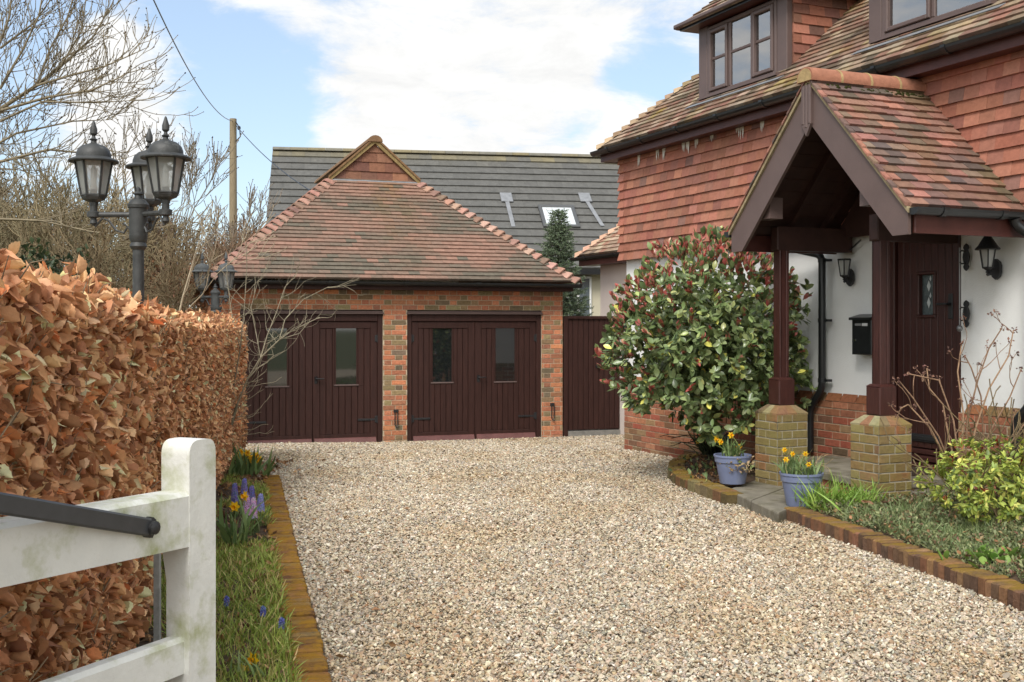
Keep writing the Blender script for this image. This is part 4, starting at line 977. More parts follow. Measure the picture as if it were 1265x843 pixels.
# ------------------------------------------------------------------ beech hedge along the left of the drive
def hedge_x(y):       # line of the clipped face
    return -3.16+(13.3-y)*.158+.17*float(np.interp(y, (5.1, 5.9), (1, 0)))
def hedge_top(y): return 1.55+float(np.interp(y, (2.5, 6, 13.3), (.15, .04, .01)))
HY0, HY1, HT = 1.9, 13.25, .55
hedge = thing('hedge', 'clipped beech hedge full of curled copper-brown winter leaves beside the drive', 'hedge', (-2.6, 8, 0))
parts = []
tm_near = [leaf_template(9, 5, .6*s, 1.35*s2, .20, .72, .030, tw) for s, s2, tw in ((1, 1, .9), (1.9, -.7, -1.0), (.6, 1.7, 1.3), (2.6, .6, -.6), (1.2, -1.5, .4), (3, 1.2, .8))]
tm_mid = [leaf_template(4, 3, .5*s, 1.1*s2, .22, .8, .0, tw) for s, s2, tw in ((1, 1, .9), (1.9, -.7, -1.), (.6, 1.6, 1.2), (2.6, .4, -.6))]
tm_far = [leaf_template(2, 3, .35, .4*s, .32, .8) for s in (1, -1)]
pal_b = [(3, lin('#b07a56')), (3, lin('#a26a48')), (2.4, lin('#bf8f6c')), (2.2, lin('#8f5c3e')), (1.6, lin('#7c4e36')), (.7, lin('#cfab8b')), (.7, lin('#b36a3c'))]
pal_b = adj([(w_, (c[0], c[1]*1.12, c[2]*.96)) for w_, c in pal_b], 1.75, .86)
def hedge_face(y0, y1, dens, tms, size):
    n = int((y1-y0)*1.62*dens); y = rng.uniform(y0, y1, n); tz = rng.uniform(0, 1, n)**.92
    hx = np.array([hedge_x(v) for v in y]); ht = np.array([hedge_top(v) for v in y]); g = np.array([gz(v) for v in y])
    z = g+.06+(ht-g-.06)*tz; dep = rng.exponential(.05, n)-.03+.05*np.array([mnoise.noise(V3((a*1.6, b*1.6, 0))) for a, b in zip(y, z)])
    dep += np.where(tz < .12, .10*(1-tz/.12), 0)
    keep = (rng.random(n) < np.where(tz < .10, .45, 1)); 
    pos = np.stack([hx-dep, y, z], 1)[keep]; m = len(pos)
    nrm = unit(np.array([[1, -.12, .15]])+rng.normal(size=(m, 3))*.75); al = unit(np.array([[.35, -.15, -.75]])+rng.normal(size=(m, 3))*.75)
    return pos, al, nrm, rng.uniform(.7, 1.25, m)*size
def hedge_roof(y0, y1, dens, size):
    n = int((y1-y0)*HT*dens); y = rng.uniform(y0, y1, n); u = rng.uniform(0, 1, n)
    pos = np.stack([np.array([hedge_x(v) for v in y])-u*HT, y, np.array([hedge_top(v) for v in y])-rng.exponential(.03, n)+.03*rng.normal(size=n)], 1)
    pos[:, 2] += .085*np.array([mnoise.noise(V3((a*2.2, b*3, 4))) for a, b in zip(y, u)])
    return pos, unit(np.array([[.2, -.2, .25]])+rng.normal(size=(n, 3))*.8), unit(np.array([[.2, -.2, .9]])+rng.normal(size=(n, 3))*.8), rng.uniform(.7, 1.25, n)*size
def put(args, tms, pal=pal_b):
    pos, al, nrm, sz = args; k = len(tms); which = rng.integers(0, k, len(pos))
    for i in range(k):
        q = which == i
        if q.any(): parts.append(scatter(pos[q], al[q], nrm[q], sz[q], tms[i], palette(q.sum(), pal), rng.uniform(.8, 1.25, q.sum())))
put(hedge_face(2.2, 5.6, 3300, 0, .058), tm_near); put(hedge_roof(2.2, 5.6, 2800, .057), tm_near)
put(hedge_face(5.5, 9, 2800, 0, .050), tm_mid); put(hedge_roof(5.5, 9, 2200, .056), tm_mid)
put(hedge_face(9, HY1, 2700, 0, .050), tm_far); put(hedge_roof(9, HY1, 2400, .05), tm_far)
n = 1300; y = rng.uniform(0, 1, n); pos = np.stack([hedge_x(HY1)-rng.uniform(0, HT, n), HY1+rng.normal(size=n)*.04, rng.uniform(0, 1.5, n)], 1); put((pos, unit(np.array([[0, .4, -.8]])+rng.normal(size=(n, 3))*.7), unit(np.array([[0, 1, 0]])+rng.normal(size=(n, 3))*.7), np.full(n, .06)), tm_far)
n = 2600; yy = rng.uniform(2.2, HY1, n); pos = np.stack([np.array([hedge_x(v) for v in yy])-HT+rng.normal(size=n)*.05, yy, rng.uniform(.05, 1.5, n)], 1); put((pos, unit(np.array([[-.3, 0, -.8]])+rng.normal(size=(n, 3))*.7), unit(np.array([[-1, 0, 0]])+rng.normal(size=(n, 3))*.7), np.full(n, .09)), tm_far)
v_, f_, c_ = merge(parts); mesh_np('foliage', v_, f_, c_, dryleaf, hedge, smooth=True)
segs = []
for i in range(4200):
    y = 2.2+(HY1-2.2)*rnd.random()**1.7; x = hedge_x(y)-rnd.uniform(-.015, .16 if i % 2 else HT*.8); z = rnd.uniform(.02, hedge_top(y)-.15); p = np.array((x, y, z))
    d = unit(np.array((rnd.gauss(.35, .5), rnd.gauss(0, .6), rnd.gauss(.8, .5)))); l_ = rnd.uniform(.12, .35); q = p+d*l_
    if q[2] > hedge_top(y)+.12: continue
    if q[0] > hedge_x(y)+.05: q[0] = hedge_x(y)+.05
    r_ = rnd.uniform(.0018, .005); segs.append((p, q, r_, r_*.5, lin(rnd.choice(('#8a7862', '#6a5a48', '#9d8a70')))))
for i in range(60):
    y = 2.2+(HY1-2.2)*i/60+rnd.uniform(-.06, .06); x = hedge_x(y)-.28+rnd.uniform(-.05, .05); p = np.array((x, y, gz(y)-.05)); q = np.array((x+rnd.uniform(-.08, .08), y+rnd.uniform(-.1, .1), gz(y)+.9)); segs.append((p, q, .02, .011, lin('#56483a')))
# a few shoots that escaped the shears
for (px_, py_, y_) in ((20, 325, 3.1), (110, 352, 4.1), (320, 0, 0)):
    if y_: 
        p = np.array(at(px_, py_+26, y_)); q = np.array(at(px_+18, py_, y_)); segs += [(p, q, .003, .002, lin('#7d6c57')), (q, q+np.array((.05, 0, .01)), .002, .001, lin('#7d6c57'))]
v_, f_, c_ = tubes_np(segs, 4); mesh_np('branch', v_, f_, c_, bark, hedge, smooth=True)
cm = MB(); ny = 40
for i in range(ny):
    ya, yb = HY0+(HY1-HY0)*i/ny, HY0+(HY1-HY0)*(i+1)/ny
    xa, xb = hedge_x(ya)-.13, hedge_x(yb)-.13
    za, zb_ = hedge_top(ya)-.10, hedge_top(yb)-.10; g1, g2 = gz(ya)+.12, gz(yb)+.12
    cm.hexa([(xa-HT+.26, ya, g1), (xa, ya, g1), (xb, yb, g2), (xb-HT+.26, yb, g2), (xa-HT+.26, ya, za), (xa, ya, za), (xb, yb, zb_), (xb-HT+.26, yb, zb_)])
cm.build('inner_core', mat('hedge_inside', (.11, .075, .052), .95, .1, 30, .7, bump=1, b_scale=50), hedge)  # solid dark core added inside the hedge to stop sight through the leaves

# ------------------------------------------------------------------ trees
def grow(segs, tips, p, d, length, r, level, maxlevel, spread=.55, up=.10, col='#6b5f4c', kids=(3, 5), ratio=.68, wig=.16, rmin=.0022, lat=0):
    """one branch as a wandering chain of segments that forks into the next level"""
    n = max(3, int(4+level*0)); pts = [p]; dd = d.copy()
    c = lin(col); r1 = max(rmin, r*.55)
    starts = []
    for i in range(n):
        dd = unit(dd+np.array([rnd.gauss(0, wig), rnd.gauss(0, wig), rnd.gauss(up, wig)])); q = pts[-1]+dd*length/n
        ra, rb = r+(r1-r)*i/n, r+(r1-r)*(i+1)/n; segs.append((pts[-1], q, ra, rb, c)); pts.append(q); starts.append((q, dd.copy(), rb))
    if level >= maxlevel: tips.append((pts[-1], dd)); return
    k = rnd.randint(*kids)
    for j in range(k):
        t = rnd.uniform(.25, 1) if j else 1; idx = min(n-1, int(t*n)); q, d0, rr = starts[idx]
        a = unit(np.cross(d0, rng.normal(size=3))); ang = rnd.gauss(spread, .18) if j else rnd.gauss(.12, .1)
        nd = unit(d0*math.cos(ang)+a*math.sin(ang)); grow(segs, tips, q, nd, length*ratio*rnd.uniform(.75, 1.2), max(rmin, rr*(.62 if j else .9)), level+1, maxlevel, spread, up, col, kids, ratio, wig, rmin)
def bare_tree(name, label, base, h, r, levels, seed, group='bare trees behind the hedge', lean=(0, 0), cat='tree', budcol='#4a3c2e', bud=.012, stems=1, d0=None, boughs=None, **kw):
    global rnd, rng
    keep = (rnd, rng); rnd = random.Random(seed); rng = np.random.default_rng(seed)
    t = thing(name, label, cat, base, group); trunk, tips = [], []
    segs = []; b = np.array(base, float)
    for s_ in range(stems):
        d = unit(np.array([lean[0]+rnd.gauss(0, .12 if stems == 1 else .38), lean[1]+rnd.gauss(0, .12 if stems == 1 else .3), 1.0])); o = b+np.array([rnd.gauss(0, .03 if stems == 1 else .25), rnd.gauss(0, .02 if stems == 1 else .2), 0])
        q = o+d*h*.25; trunk.append((o-np.array([0, 0, .1]), q, r*1.15, r*.9, lin(kw.get('col', '#6b5f4c'))))
        grow(segs, tips, q, d, h*.34, r*.9, 0, levels, **kw)
    if boughs: boughs(segs, tips)
    v, f, c = tubes_np(trunk, 8); mesh_np('trunk', v, f, c, bark, t, smooth=True)
    fine = segs; v, f, c = tubes_np(fine, 4)
    if bud and tips:
        tp_ = np.array([x[0] for x in tips]); td = np.array([x[1] for x in tips]); ex = [tp_]
        al = [td]
        sel = np.array([x[1] for x in fine if x[2] < .006][::6] or [tips[0][0]]); ex.append(sel); al.append(unit(rng.normal(size=(len(sel), 3))+np.array([[0, 0, .6]])))
        ex, al = np.concatenate(ex), np.concatenate(al); tv = np.array([(0, 0, 0), (.3, .5, 0), (0, 1, 0), (-.3, .5, 0), (0, .5, .3), (0, .5, -.3)]); tf = np.array([(0, 1, 2, 4), (0, 4, 2, 3), (0, 3, 2, 5), (0, 5, 2, 1)])
        bv = scatter(ex, al, sph(len(ex)), rng.uniform(.6, 1.5, len(ex))*bud, (tv, tf), palette(len(ex), [(1, lin(budcol)), (1, lin('#6d5a44'))]))
        v, f, c = merge([(v, f, c), bv])
    mesh_np('crown', v, f, c, bark, t, smooth=True); rnd, rng = keep
    return t
def XY(px, Y): return ((px-632.5)/1400*Y, Y, gz(Y)-.1)
def ash_boughs(segs, tips):
    B = [([(-110, 235), (-60, 185), (0, 135), (45, 106), (75, 82), (115, 46), (140, 2)], .052, .008), ([(45, 106), (85, 94), (130, 82), (162, 68), (184, 58)], .022, .004), ([(0, 137), (60, 120), (112, 112), (150, 95), (166, 84)], .026, .004),
         ([(0, 150), (52, 126), (120, 127), (168, 124)], .022, .004), ([(0, 110), (28, 62), (48, 20), (56, -25)], .026, .008), ([(45, 106), (62, 60), (84, 20), (95, -20)], .022, .008), ([(-60, 185), (-10, 80), (12, 20), (16, -30)], .03, .01),
         ([(-110, 290), (-20, 270), (52, 273), (110, 286), (152, 292)], .03, .005), ([(-100, 240), (0, 200), (60, 185), (110, 190), (140, 200)], .03, .005), ([(75, 82), (100, 40), (106, 0), (104, -25)], .016, .006), ([(-60, 210), (20, 165), (90, 150), (140, 148)], .024, .004), ([(0, 60), (40, 30), (70, -10)], .02, .008)]
    for pts, r0, r1 in B:
        yo = rnd.uniform(-.5, .5); P = [np.array(at(x, y, 13.2+yo*i/len(pts)+rnd.uniform(-.06, .06))) for i, (x, y) in enumerate(pts)]; n = len(P)-1; r0 *= .75; r1 *= .75
        for i in range(n):
            ra, rb = r0+(r1-r0)*i/n, r0+(r1-r0)*(i+1)/n; segs.append((P[i], P[i+1], ra, rb, lin('#877c67')))
            for _ in range(max(2, int(np.linalg.norm(P[i+1]-P[i])/.065))):
                d = unit(P[i+1]-P[i]); nd = unit(d*.8+rng.normal(size=3)*.55+np.array([.1, 0, .35])); grow(segs, tips, P[i]+(P[i+1]-P[i])*rnd.random(), nd, rnd.uniform(.18, .5), max(.006, rb*.4), 0, rnd.choice((1, 1, 2)), .5, .10, '#877c67', (2, 3), .72, .14, .0034)
bare_tree('ash_tree', 'tall bare grey-brown tree with spreading budded branches, highest tree left of the lamp post', XY(-120, 13.5), 7.0, .13, 4, 5, kids=(3, 4), spread=.62, up=.03, col='#877c67', bud=.022, ratio=.70, rmin=.0034, boughs=ash_boughs)
bare_tree('ash_tree', 'bare tree with thin upright twigs rising just behind the triple lamp post', XY(150, 21), 4.7, .08, 5, 23, kids=(3, 4), spread=.45, up=.16, col='#857b6a', bud=.03, ratio=.68, rmin=.005)
bare_tree('hazel_tree', 'low many-stemmed olive-brown tree tangled behind the tallest part of the hedge', XY(30, 17), 3.5, .05, 5, 31, stems=5, kids=(3, 4), spread=.6, up=.06, col='#80765c', bud=.02, ratio=.72, rmin=.005)
bare_tree('hazel_tree', 'tangled yellowish-brown thicket tree between the tall tree and the lamp post', XY(95, 19), 3.9, .05, 5, 37, stems=5, kids=(3, 4), spread=.6, up=.06, col='#8d7f63', bud=.02, ratio=.72, rmin=.006)
bare_tree('hazel_tree', 'reddish-brown bushy bare tree right behind the lamp post shaft', XY(190, 20), 3.3, .05, 5, 41, stems=6, kids=(3, 4), spread=.6, up=.08, col='#86705c', bud=.03, budcol='#8a5a3c', ratio=.72, rmin=.006)
bare_tree('hazel_tree', 'grey-brown bare tree filling the gap between lamp post and utility pole', XY(240, 23), 3.7, .05, 5, 43, stems=5, kids=(3, 4), spread=.5, up=.12, col='#827668', bud=.03, ratio=.70, rmin=.006)
bare_tree('fruit_tree', 'pale bare fruit tree with twisted upright shoots close to the garage corner', XY(196, 12.6), 2.9, .035, 4, 58, kids=(2, 4), spread=.55, up=.14, col='#a1937d', bud=.016, ratio=.70, lean=(.06, 0), rmin=.004)
bare_tree('hazel_tree', 'dense twiggy tree standing far back beyond the evergreen bush', XY(-20, 27), 4.6, .07, 5, 47, stems=6, kids=(3, 4), spread=.55, up=.10, col='#7d6c50', bud=.03, ratio=.70, rmin=.008)
bare_tree('hazel_tree', 'distant rust-tinged bare tree low on the skyline beside the utility pole', XY(262, 33), 3.9, .07, 5, 49, stems=6, kids=(3, 4), spread=.6, up=.06, col='#806a52', bud=.05, budcol='#7a5238', ratio=.72, rmin=.010)
bare_tree('hazel_tree', 'grey-brown twiggy tree filling the gap directly under the low bough of the tall tree', XY(62, 23), 4.0, .05, 5, 61, stems=6, kids=(3, 4), spread=.55, up=.08, col='#80755f', bud=.02, ratio=.71, rmin=.006)
bare_tree('hazel_tree', 'thin brown many-stemmed tree close behind the hedge beneath the hanging lantern', XY(128, 15), 2.6, .04, 5, 67, stems=5, kids=(3, 4), spread=.55, up=.08, col='#86765c', bud=.02, ratio=.71, rmin=.0045)
def leaf_bush(name, label, cat, centre, rad, n, pal, size, mt=None, group=None, tms=None, lump=.28, flat=None, seedn=0):
    t = thing(name, label, cat, (centre[0], centre[1], gz(centre[1])-.08), group)
    d = sph(n); k = np.array([1+lump*mnoise.noise(V3((a*2.1+seedn, b*2.1, c*2.1))) for a, b, c in d]); rr = (rng.uniform(.45, 1, n)**.5)*k
    pos = np.array(centre)+d*np.array(rad)*rr[:, None]; pos = pos[pos[:, 2] > gz(centre[1])]; d = d[:len(pos)]; m = len(pos)
    out_ = unit(pos-np.array(centre)); tms = tms or tm_far; ps = []
    al = unit(out_*.5+rng.normal(size=(m, 3))*.7); nr = unit(out_+np.array([[0, 0, .5]])+rng.normal(size=(m, 3))*.5); w2 = rng.integers(0, len(tms), m)
    for i in range(len(tms)):
        q = w2 == i; ps.append(scatter(pos[q], al[q], nr[q], rng.uniform(.7, 1.3, q.sum())*size, tms[i], palette(q.sum(), pal)))
    v, f, c = merge(ps); mesh_np('foliage', v, f, c, mt or leafm, t, smooth=True)
    sg = []
    for i in range(7): sg.append((np.array((centre[0], centre[1], gz(centre[1])-.1)), np.array(centre)+np.array([rnd.gauss(0, .5)*rad[0], rnd.gauss(0, .4)*rad[1], rnd.uniform(-.2, .5)*rad[2]]), .04, .012, lin('#4a3e30')))
    v, f, c = tubes_np(sg, 6); mesh_np('trunk', v, f, c, bark, t, smooth=True); return t
pal_ever = [(2, lin('#39452f')), (2, lin('#455138')), (1, lin('#2d3826')), (1, lin('#59623f'))]
leaf_bush('evergreen_bush', 'dark green evergreen bush showing above the brown hedge top', 'bush', ((58-632.5)/1400*13, 13, 1.25), (.75, .6, 1.15), 5200, pal_ever, .085)
leaf_bush('evergreen_bush', 'olive green evergreen bush beside the darker one behind the hedge', 'bush', ((112-632.5)/1400*15, 15, 1.0), (.95, .6, 1.05), 4600, [(2, lin('#59603c')), (2, lin('#6d6c45')), (1, lin('#454c30'))], .075)
leaf_bush('beech_bush', 'rust-brown leafy bush behind the lamp post shaft', 'bush', ((208-632.5)/1400*18, 18, 1.25), (1.1, .7, 1.35), 4200, [(2, lin('#8a6448')), (2, lin('#7a5a44')), (1, lin('#96704e'))], .07)
# far-off wood closing the view
tag(mesh_np('distant_woodland', *merge([scatter(np.stack([rng.uniform(-55, -10, 14000), rng.uniform(55, 75, 14000), rng.uniform(0, 1, 14000)**1.3*(3.2+1.6*np.sin(np.arange(14000)))], 1), sph(14000), sph(14000), rng.uniform(.25, .6, 14000), tm_far[0], palette(14000, [(1, lin('#6f6250')), (1, lin('#5d5646')), (1, lin('#7d6f58'))]))]), leafm), kind='stuff')

# conifer behind the side gate
def spruce(base, top, rad, label):
    t = thing('spruce_tree', label, 'tree', base); b = np.array(base); h = top-base[2]; sg, nd = [], []
    sg.append((b, b+np.array([0, 0, h]), .05, .006, lin('#54473a'))); z = .15
    while z < h-.05:
        R_ = rad*(1-z/h)**.9+.05; k = rnd.randint(6, 8); a0 = rnd.uniform(0, 6)
        for j in range(k):
            a = a0+j*2*PI/k+rnd.uniform(-.25, .25); l_ = R_*rnd.uniform(.75, 1.15); p = b+np.array([0, 0, z]); m_ = p+np.array([math.cos(a)*l_*.6, math.sin(a)*l_*.6, rnd.uniform(-.12, .12)*l_]); q = m_+np.array([math.cos(a)*l_*.4, math.sin(a)*l_*.4, .26*l_])
            sg += [(p, m_, .009, .006, lin('#54473a')), (m_, q, .006, .003, lin('#54473a'))]
            for (u_, w_) in ((p, m_), (m_, q)):
                for s_ in range(max(2, int(np.linalg.norm(w_-u_)/.028))):
                    c0 = u_+(w_-u_)*rnd.random(); sd_ = rnd.choice((-1, 1)); tl = np.array([math.cos(a+sd_*.9), math.sin(a+sd_*.9), rnd.uniform(-.2, .35)])*rnd.uniform(.06, .17); nd.append((c0, c0+tl))
            nd.append((m_, q)); 
        z += rnd.uniform(.055, .085)*(1 if z < h*.8 else .8)
    nd.append((b+np.array([0, 0, h-.28]), b+np.array([0, 0, h])))
    P0, AL = [], []
    for u_, w_ in nd:
        m = max(6, int(np.linalg.norm(w_-u_)/.006)); tt = rng.random(m)[:, None]; P0.append(u_+(w_-u_)*tt); AL.append(unit((w_-u_)[None]*.9/np.linalg.norm(w_-u_)+rng.normal(size=(m, 3))*.6))
    P0, AL = np.concatenate(P0), np.concatenate(AL); tv = np.array([(-.09, 0, 0), (.09, 0, 0), (.05, 1, 0), (-.05, 1, 0)]); tf = np.array([(0, 1, 2, 3)])
    ndl = scatter(P0, AL, sph(len(P0)), rng.uniform(.022, .045, len(P0)), (tv, tf), palette(len(P0), [(2, lin('#6b7a60')), (2, lin('#7d8a6c')), (1, lin('#566450'))]), np.full(len(P0), 1.6))
    v, f, c = tubes_np(sg[:1], 6); mesh_np('trunk', v, f, c, bark, t, smooth=True)
    v, f, c = tubes_np(sg[1:], 4); v, f, c = merge([(v, f, c), ndl]); mesh_np('crown', v, f, c, leafm, t)
spruce((.84, 20.6, -.3), at(687, 258, 20.6).z, .98, 'slender green spruce rising behind the side gate')

# ------------------------------------------------------------------ things on the left of the drive
def atz(px, py, z): d = ray(px, py); return EYE+d*((z-CH)/d.z)
# white gate, standing open against the hedge
gdir = V3((.424, .906, 0)).normalized(); gside = V3((.906, -.424, 0)).normalized()      # along the gate, away from the camera; its drive side
GP = at(234, 608, 3.13); GP.z = 0     # near drive-side edge of the end stile
gtop = at(234, 545, 3.13).z
gpaint = mat('white_gate_paint', (.66, .66, .62), .55, .35, 9, .08, (.34, .36, .18), 5, .50, .68, bump=.2, b_scale=50)
gm_nodes = gpaint.node_tree
gate = thing('wooden_gate', 'white painted wooden gate standing open against the hedge, with green algae on its post', 'gate', (GP.x, GP.y, 0))
gt = .10
sgw = .110
mb = MB(); z0 = .06; zb_ = gtop-.03
prof = [(0, z0), (sgw, z0), (sgw, zb_-.02)]+[(sgw/2+sgw/2*abs(math.cos(a))**.55*(1 if math.cos(a) > 0 else -1), zb_-.02+.05*math.sin(a)**.7) for a in np.linspace(.12, PI-.12, 15)]+[(0, zb_-.02)]
# the end stile: round-topped seen from the drive, waisted below the top rail
def G(u, v, z): return GP+gdir*u-gside*v+Zv*z
zr = at(234, 608, 3.13).z; zrl = at(234, 676, 3.13).z
mb.prism([G(u, .0, z) for u, z in [(0, zrl-.0)]+[(sgw, zrl)]+prof[2:]], -gside*gt)
lo = [(0.006, 0), (sgw-.006, 0), (sgw-.006, gt-.03), (0.006, gt-.03)]
mb.box(G(0, gt-.018, z0), gdir*sgw, Zv*(zrl-z0-.10), gside*(gt-.018))
mb.hexa([G(0, gt-.018, zrl-.10), G(sgw, gt-.018, zrl-.10), G(sgw, 0, zrl-.10), G(0, 0, zrl-.10), G(0, gt, zrl), G(sgw, gt, zrl), G(sgw, 0, zrl), G(0, 0, zrl)])
mb.build('stile', gpaint, gate, smooth=True, angle=R(30))
def rail(za, zb2, u1, z1a, z1b, th, off, name):
    m = MB(); ch = .012
    A = [G(0, off, za), G(0, off, zb2), G(0, off+th, zb2), G(0, off+th, za)]; B = [G(-u1, off, z1a), G(-u1, off, z1b), G(-u1, off+th, z1b), G(-u1, off+th, z1a)]
    def ring(Q): return [Q[0]+Zv*ch*0, Q[1]-Zv*ch, Q[1]-gside*ch, Q[2]+gside*ch, Q[2]-Zv*ch, Q[3]]
    ra, rb = ring(A), ring(B); n = 6
    m.add(ra+rb, [(i, (i+1) % n, n+(i+1) % n, n+i) for i in range(n)]+[tuple(range(n))[::-1], tuple(range(n, 2*n))]); return m.build(name, gpaint, gate)
lz1 = (at(0, 643, 2.56).z, at(0, 727, 2.56).z)
zl2 = at(226, 787, 3.14).z; zl3 = at(226, 832, 3.14).z
sc_ = 1.6/.63
rail(zrl, zr, 1.9, zrl+(lz1[1]-zrl)*sc_*1.2, zr+(lz1[0]-zr)*sc_*.6, gt-.004, .0015, 'top_rail')
rail(zl3, zl2, 1.9, zl3, zl2+.01, .055, .018, 'lower_rail')
rail(.14, .25, 1.9, .14, .25, .055, .018, 'lower_rail')
algae = mat('green_algae', (.22, .24, .06), 1, .05, 40, .5)
# opener arm bolted to the rail
mb = MB(); e1 = G(-.14, -.03, at(180, 650, 3.0).z); e1 = at(180, 651, 2.98); e0_ = at(-60, 612, 2.38)
dirv = (e1-e0_).normalized(); upv = dirv.cross(gside).normalized(); sdv = upv.cross(dirv)
if upv.z < 0: upv = -upv
mb.bev(e0_-upv*.024-sdv*.012, dirv*((e1-e0_).length), upv*.047, sdv*.03, .005); mb.bev(e1-upv*.026-sdv*.012, dirv*.03, upv*.05, sdv*.03, .012)
arm = mb.build('opener_arm', mat('powder_coated_steel', (.045, .047, .05), .45, .5, 20, .2, (.22, .22, .21), 11, .68, .74), gate)
mb = MB(); bc = e1+dirv*.006; mb.lathe(bc-gside*.02, [(.028, 0), (.028, .03), (.018, .032), (.018, .05), (.010, .056)], 12, axis=gside); mb.build('bolt', iron, arm, smooth=True, angle=R(40))
mb = MB(); sp = at(193, 745, 4.9); mb.bev((sp.x-.012, sp.y, gz(4.9)-.05), (.024, 0, 0), (0, .03, 0), (0, 0, .62), .004); tag(mb.build('timber_stake', mat('weathered_stake', (.27, .27, .26), .9, .1, 20, .3), origin=(sp.x, sp.y, 0)), 'thin weathered grey stake at the foot of the hedge seen through the gate', 'stake')

# brick edging along the bed
def edging(name, label, pts, inward, w_, zt_f, h, step, pal, mt, gap=.008, jit=.006, group=None):
    mb = MB(); P2 = [V3(p) for p in pts]
    for a, b in zip(P2[:-1], P2[1:]):
        L_ = (b-a).length; n = max(1, int(round(L_/step))); d = (b-a)/L_; s_ = d.cross(Zv)
        if s_.dot(inward(a)) < 0: s_ = -s_
        for i in range(n):
            o = a+d*(L_*i/n+gap/2); zt_ = zt_f(o)+rnd.uniform(-jit, jit); ww = w_+rnd.uniform(-jit, jit)
            o2 = V3((o.x, o.y, zt_-h))+s_*rnd.uniform(-jit, jit); mb.bev(o2, d*(L_/n-gap), s_*ww, Zv*h, .010, pick(pal))
    c = P2[len(P2)//2]; return tag(mb.build(name, mt, origin=(c.x, c.y, 0)), label, 'edging', group)
pal_e = [(2, lin('#75553d')), (2, lin('#654a38')), (1.5, lin('#84603f')), (1, lin('#7d6a4e'))]
Epx = [(345, 578), (358, 640), (375, 712), (395, 785), (417, 860)]
Ept = [atz(x, y, gz(9)+.035) for x, y in Epx]; Ept[0] = atz(345, 585, .02)
d_ = (Ept[-1]-Ept[-2]).normalized(); Ept.append(Ept[-1]+d_*2.2)
edging('brick_edging', 'flush brick edging under orange moss between grass bed and gravel', Ept, lambda a: V3((-1, 0, 0)), .180, lambda o: gz(o.y)+.035, .12, .062,
       pal_e, mat('orange_moss_brick', None, .95, .1, 25, .3, (.25, .135, .022), 11, .36, .60, bump=1.0, b_scale=70), gap=.015, jit=.008)
def bed_x(y): 
    ys = [p.y for p in Ept][::-1]; xs = [p.x for p in Ept][::-1]; return float(np.interp(y, ys, xs))
# soil of the bed, rising a little to the hedge
xsn = 14; ysn = np.linspace(2.0, 13.2, 90); vs = []
for y in ysn:
    xr = bed_x(y)-.165 if y < 11.6 else bed_x(11.6)-.2-(y-11.6)*.42; xl = hedge_x(y)-.45
    for i in range(xsn): x = xl+(xr-xl)*i/(xsn-1); vs.append((x, y, gz(y)+.03+.025*mnoise.noise(V3((x*3, y*3, 0)))+(.02 if i < xsn-2 else -.02)))
tag(mesh_np('soil', np.array(vs), np.array([(j*xsn+i, j*xsn+i+1, (j+1)*xsn+i+1, (j+1)*xsn+i) for j in range(len(ysn)-1) for i in range(xsn-1)]), None, soil, smooth=True), kind='structure')
blade = leaf_template(4, 2, 0, .9, .035, .55); blade2 = leaf_template(4, 2, 0, 1.6, .035, .55); bladeF = leaf_template(3, 2, 0, .8, .045, .55)
def blades(n, posf, hgt, pal, lean=.45, tm=(blade, blade2), wide=1.0):
    pos = np.array([posf() for _ in range(n)]); al = unit(np.array([[0, 0, 1.]])+rng.normal(size=(n, 3))*np.array([lean, lean, .15])); ps = []
    w2 = rng.integers(0, len(tm), n)
    for i in range(len(tm)):
        q = w2 == i; ps.append(scatter(pos[q], al[q], unit(rng.normal(size=(q.sum(), 3))*np.array([1, 1, .2])), rng.uniform(.5, 1.25, q.sum())*hgt, tm[i], palette(q.sum(), pal), np.full(q.sum(), wide)))
    return merge(ps)
pal_gr = adj([(3, lin('#7f8e48')), (2, lin('#8f9a52')), (2, lin('#6c7c3a')), (1.3, lin('#a6a066')), (1, lin('#b09d70'))], 1.15, 1.1)
def gpos_factory(y0, y1, thr):
    def f():
        while True:
            y = rnd.uniform(y0, y1); xr = bed_x(y)-.155; xl = hedge_x(y)-.1; x = rnd.uniform(xl, xr)
            if mnoise.noise(V3((x*2.6+9, y*1.5, 3)))+.25*(x-xl)/(xr-xl) > thr: return (x, y, gz(y)+.02)
    return f
g1 = blades(15000, gpos_factory(3.2, 7.4, -.32), .085, pal_gr, wide=1.2); g2 = blades(7000, gpos_factory(7.2, 11.4, .22), .07, pal_gr, wide=1.5)
g3 = blades(3500, lambda: (lambda y: (rnd.uniform(hedge_x(y)-.5, hedge_x(y)), y, gz(y)+.02))(rnd.uniform(2.5, 6)), .07, pal_gr, wide=1.4)
tag(mesh_np('grass', *merge([g1, g2, g3]), leafm, smooth=True), kind='stuff')
pal_dead = [(2, lin('#8a6a4c')), (2, lin('#9c7450')), (1, lin('#6d5440')), (1, lin('#b08a62'))]
n = 1300; y = rng.uniform(3, 13, n); x = np.array([rng.uniform(hedge_x(v)-.1, bed_x(min(v, 11.4))-.15) for v in y]); z = np.array([gz(v)+.05 for v in y])
n2 = 45; y2 = rng.uniform(4.6, 14, n2); x2 = np.array([bed_x(min(v, 11.5))+abs(rnd.gauss(0, .35)) for v in y2]); x = np.concatenate([x, x2]); y = np.concatenate([y, y2]); z = np.concatenate([z, np.array([gz(v)+.018 for v in y2])]); n += n2
ps = []; w2 = rng.integers(0, 4, n); w2[-n2:] = 4
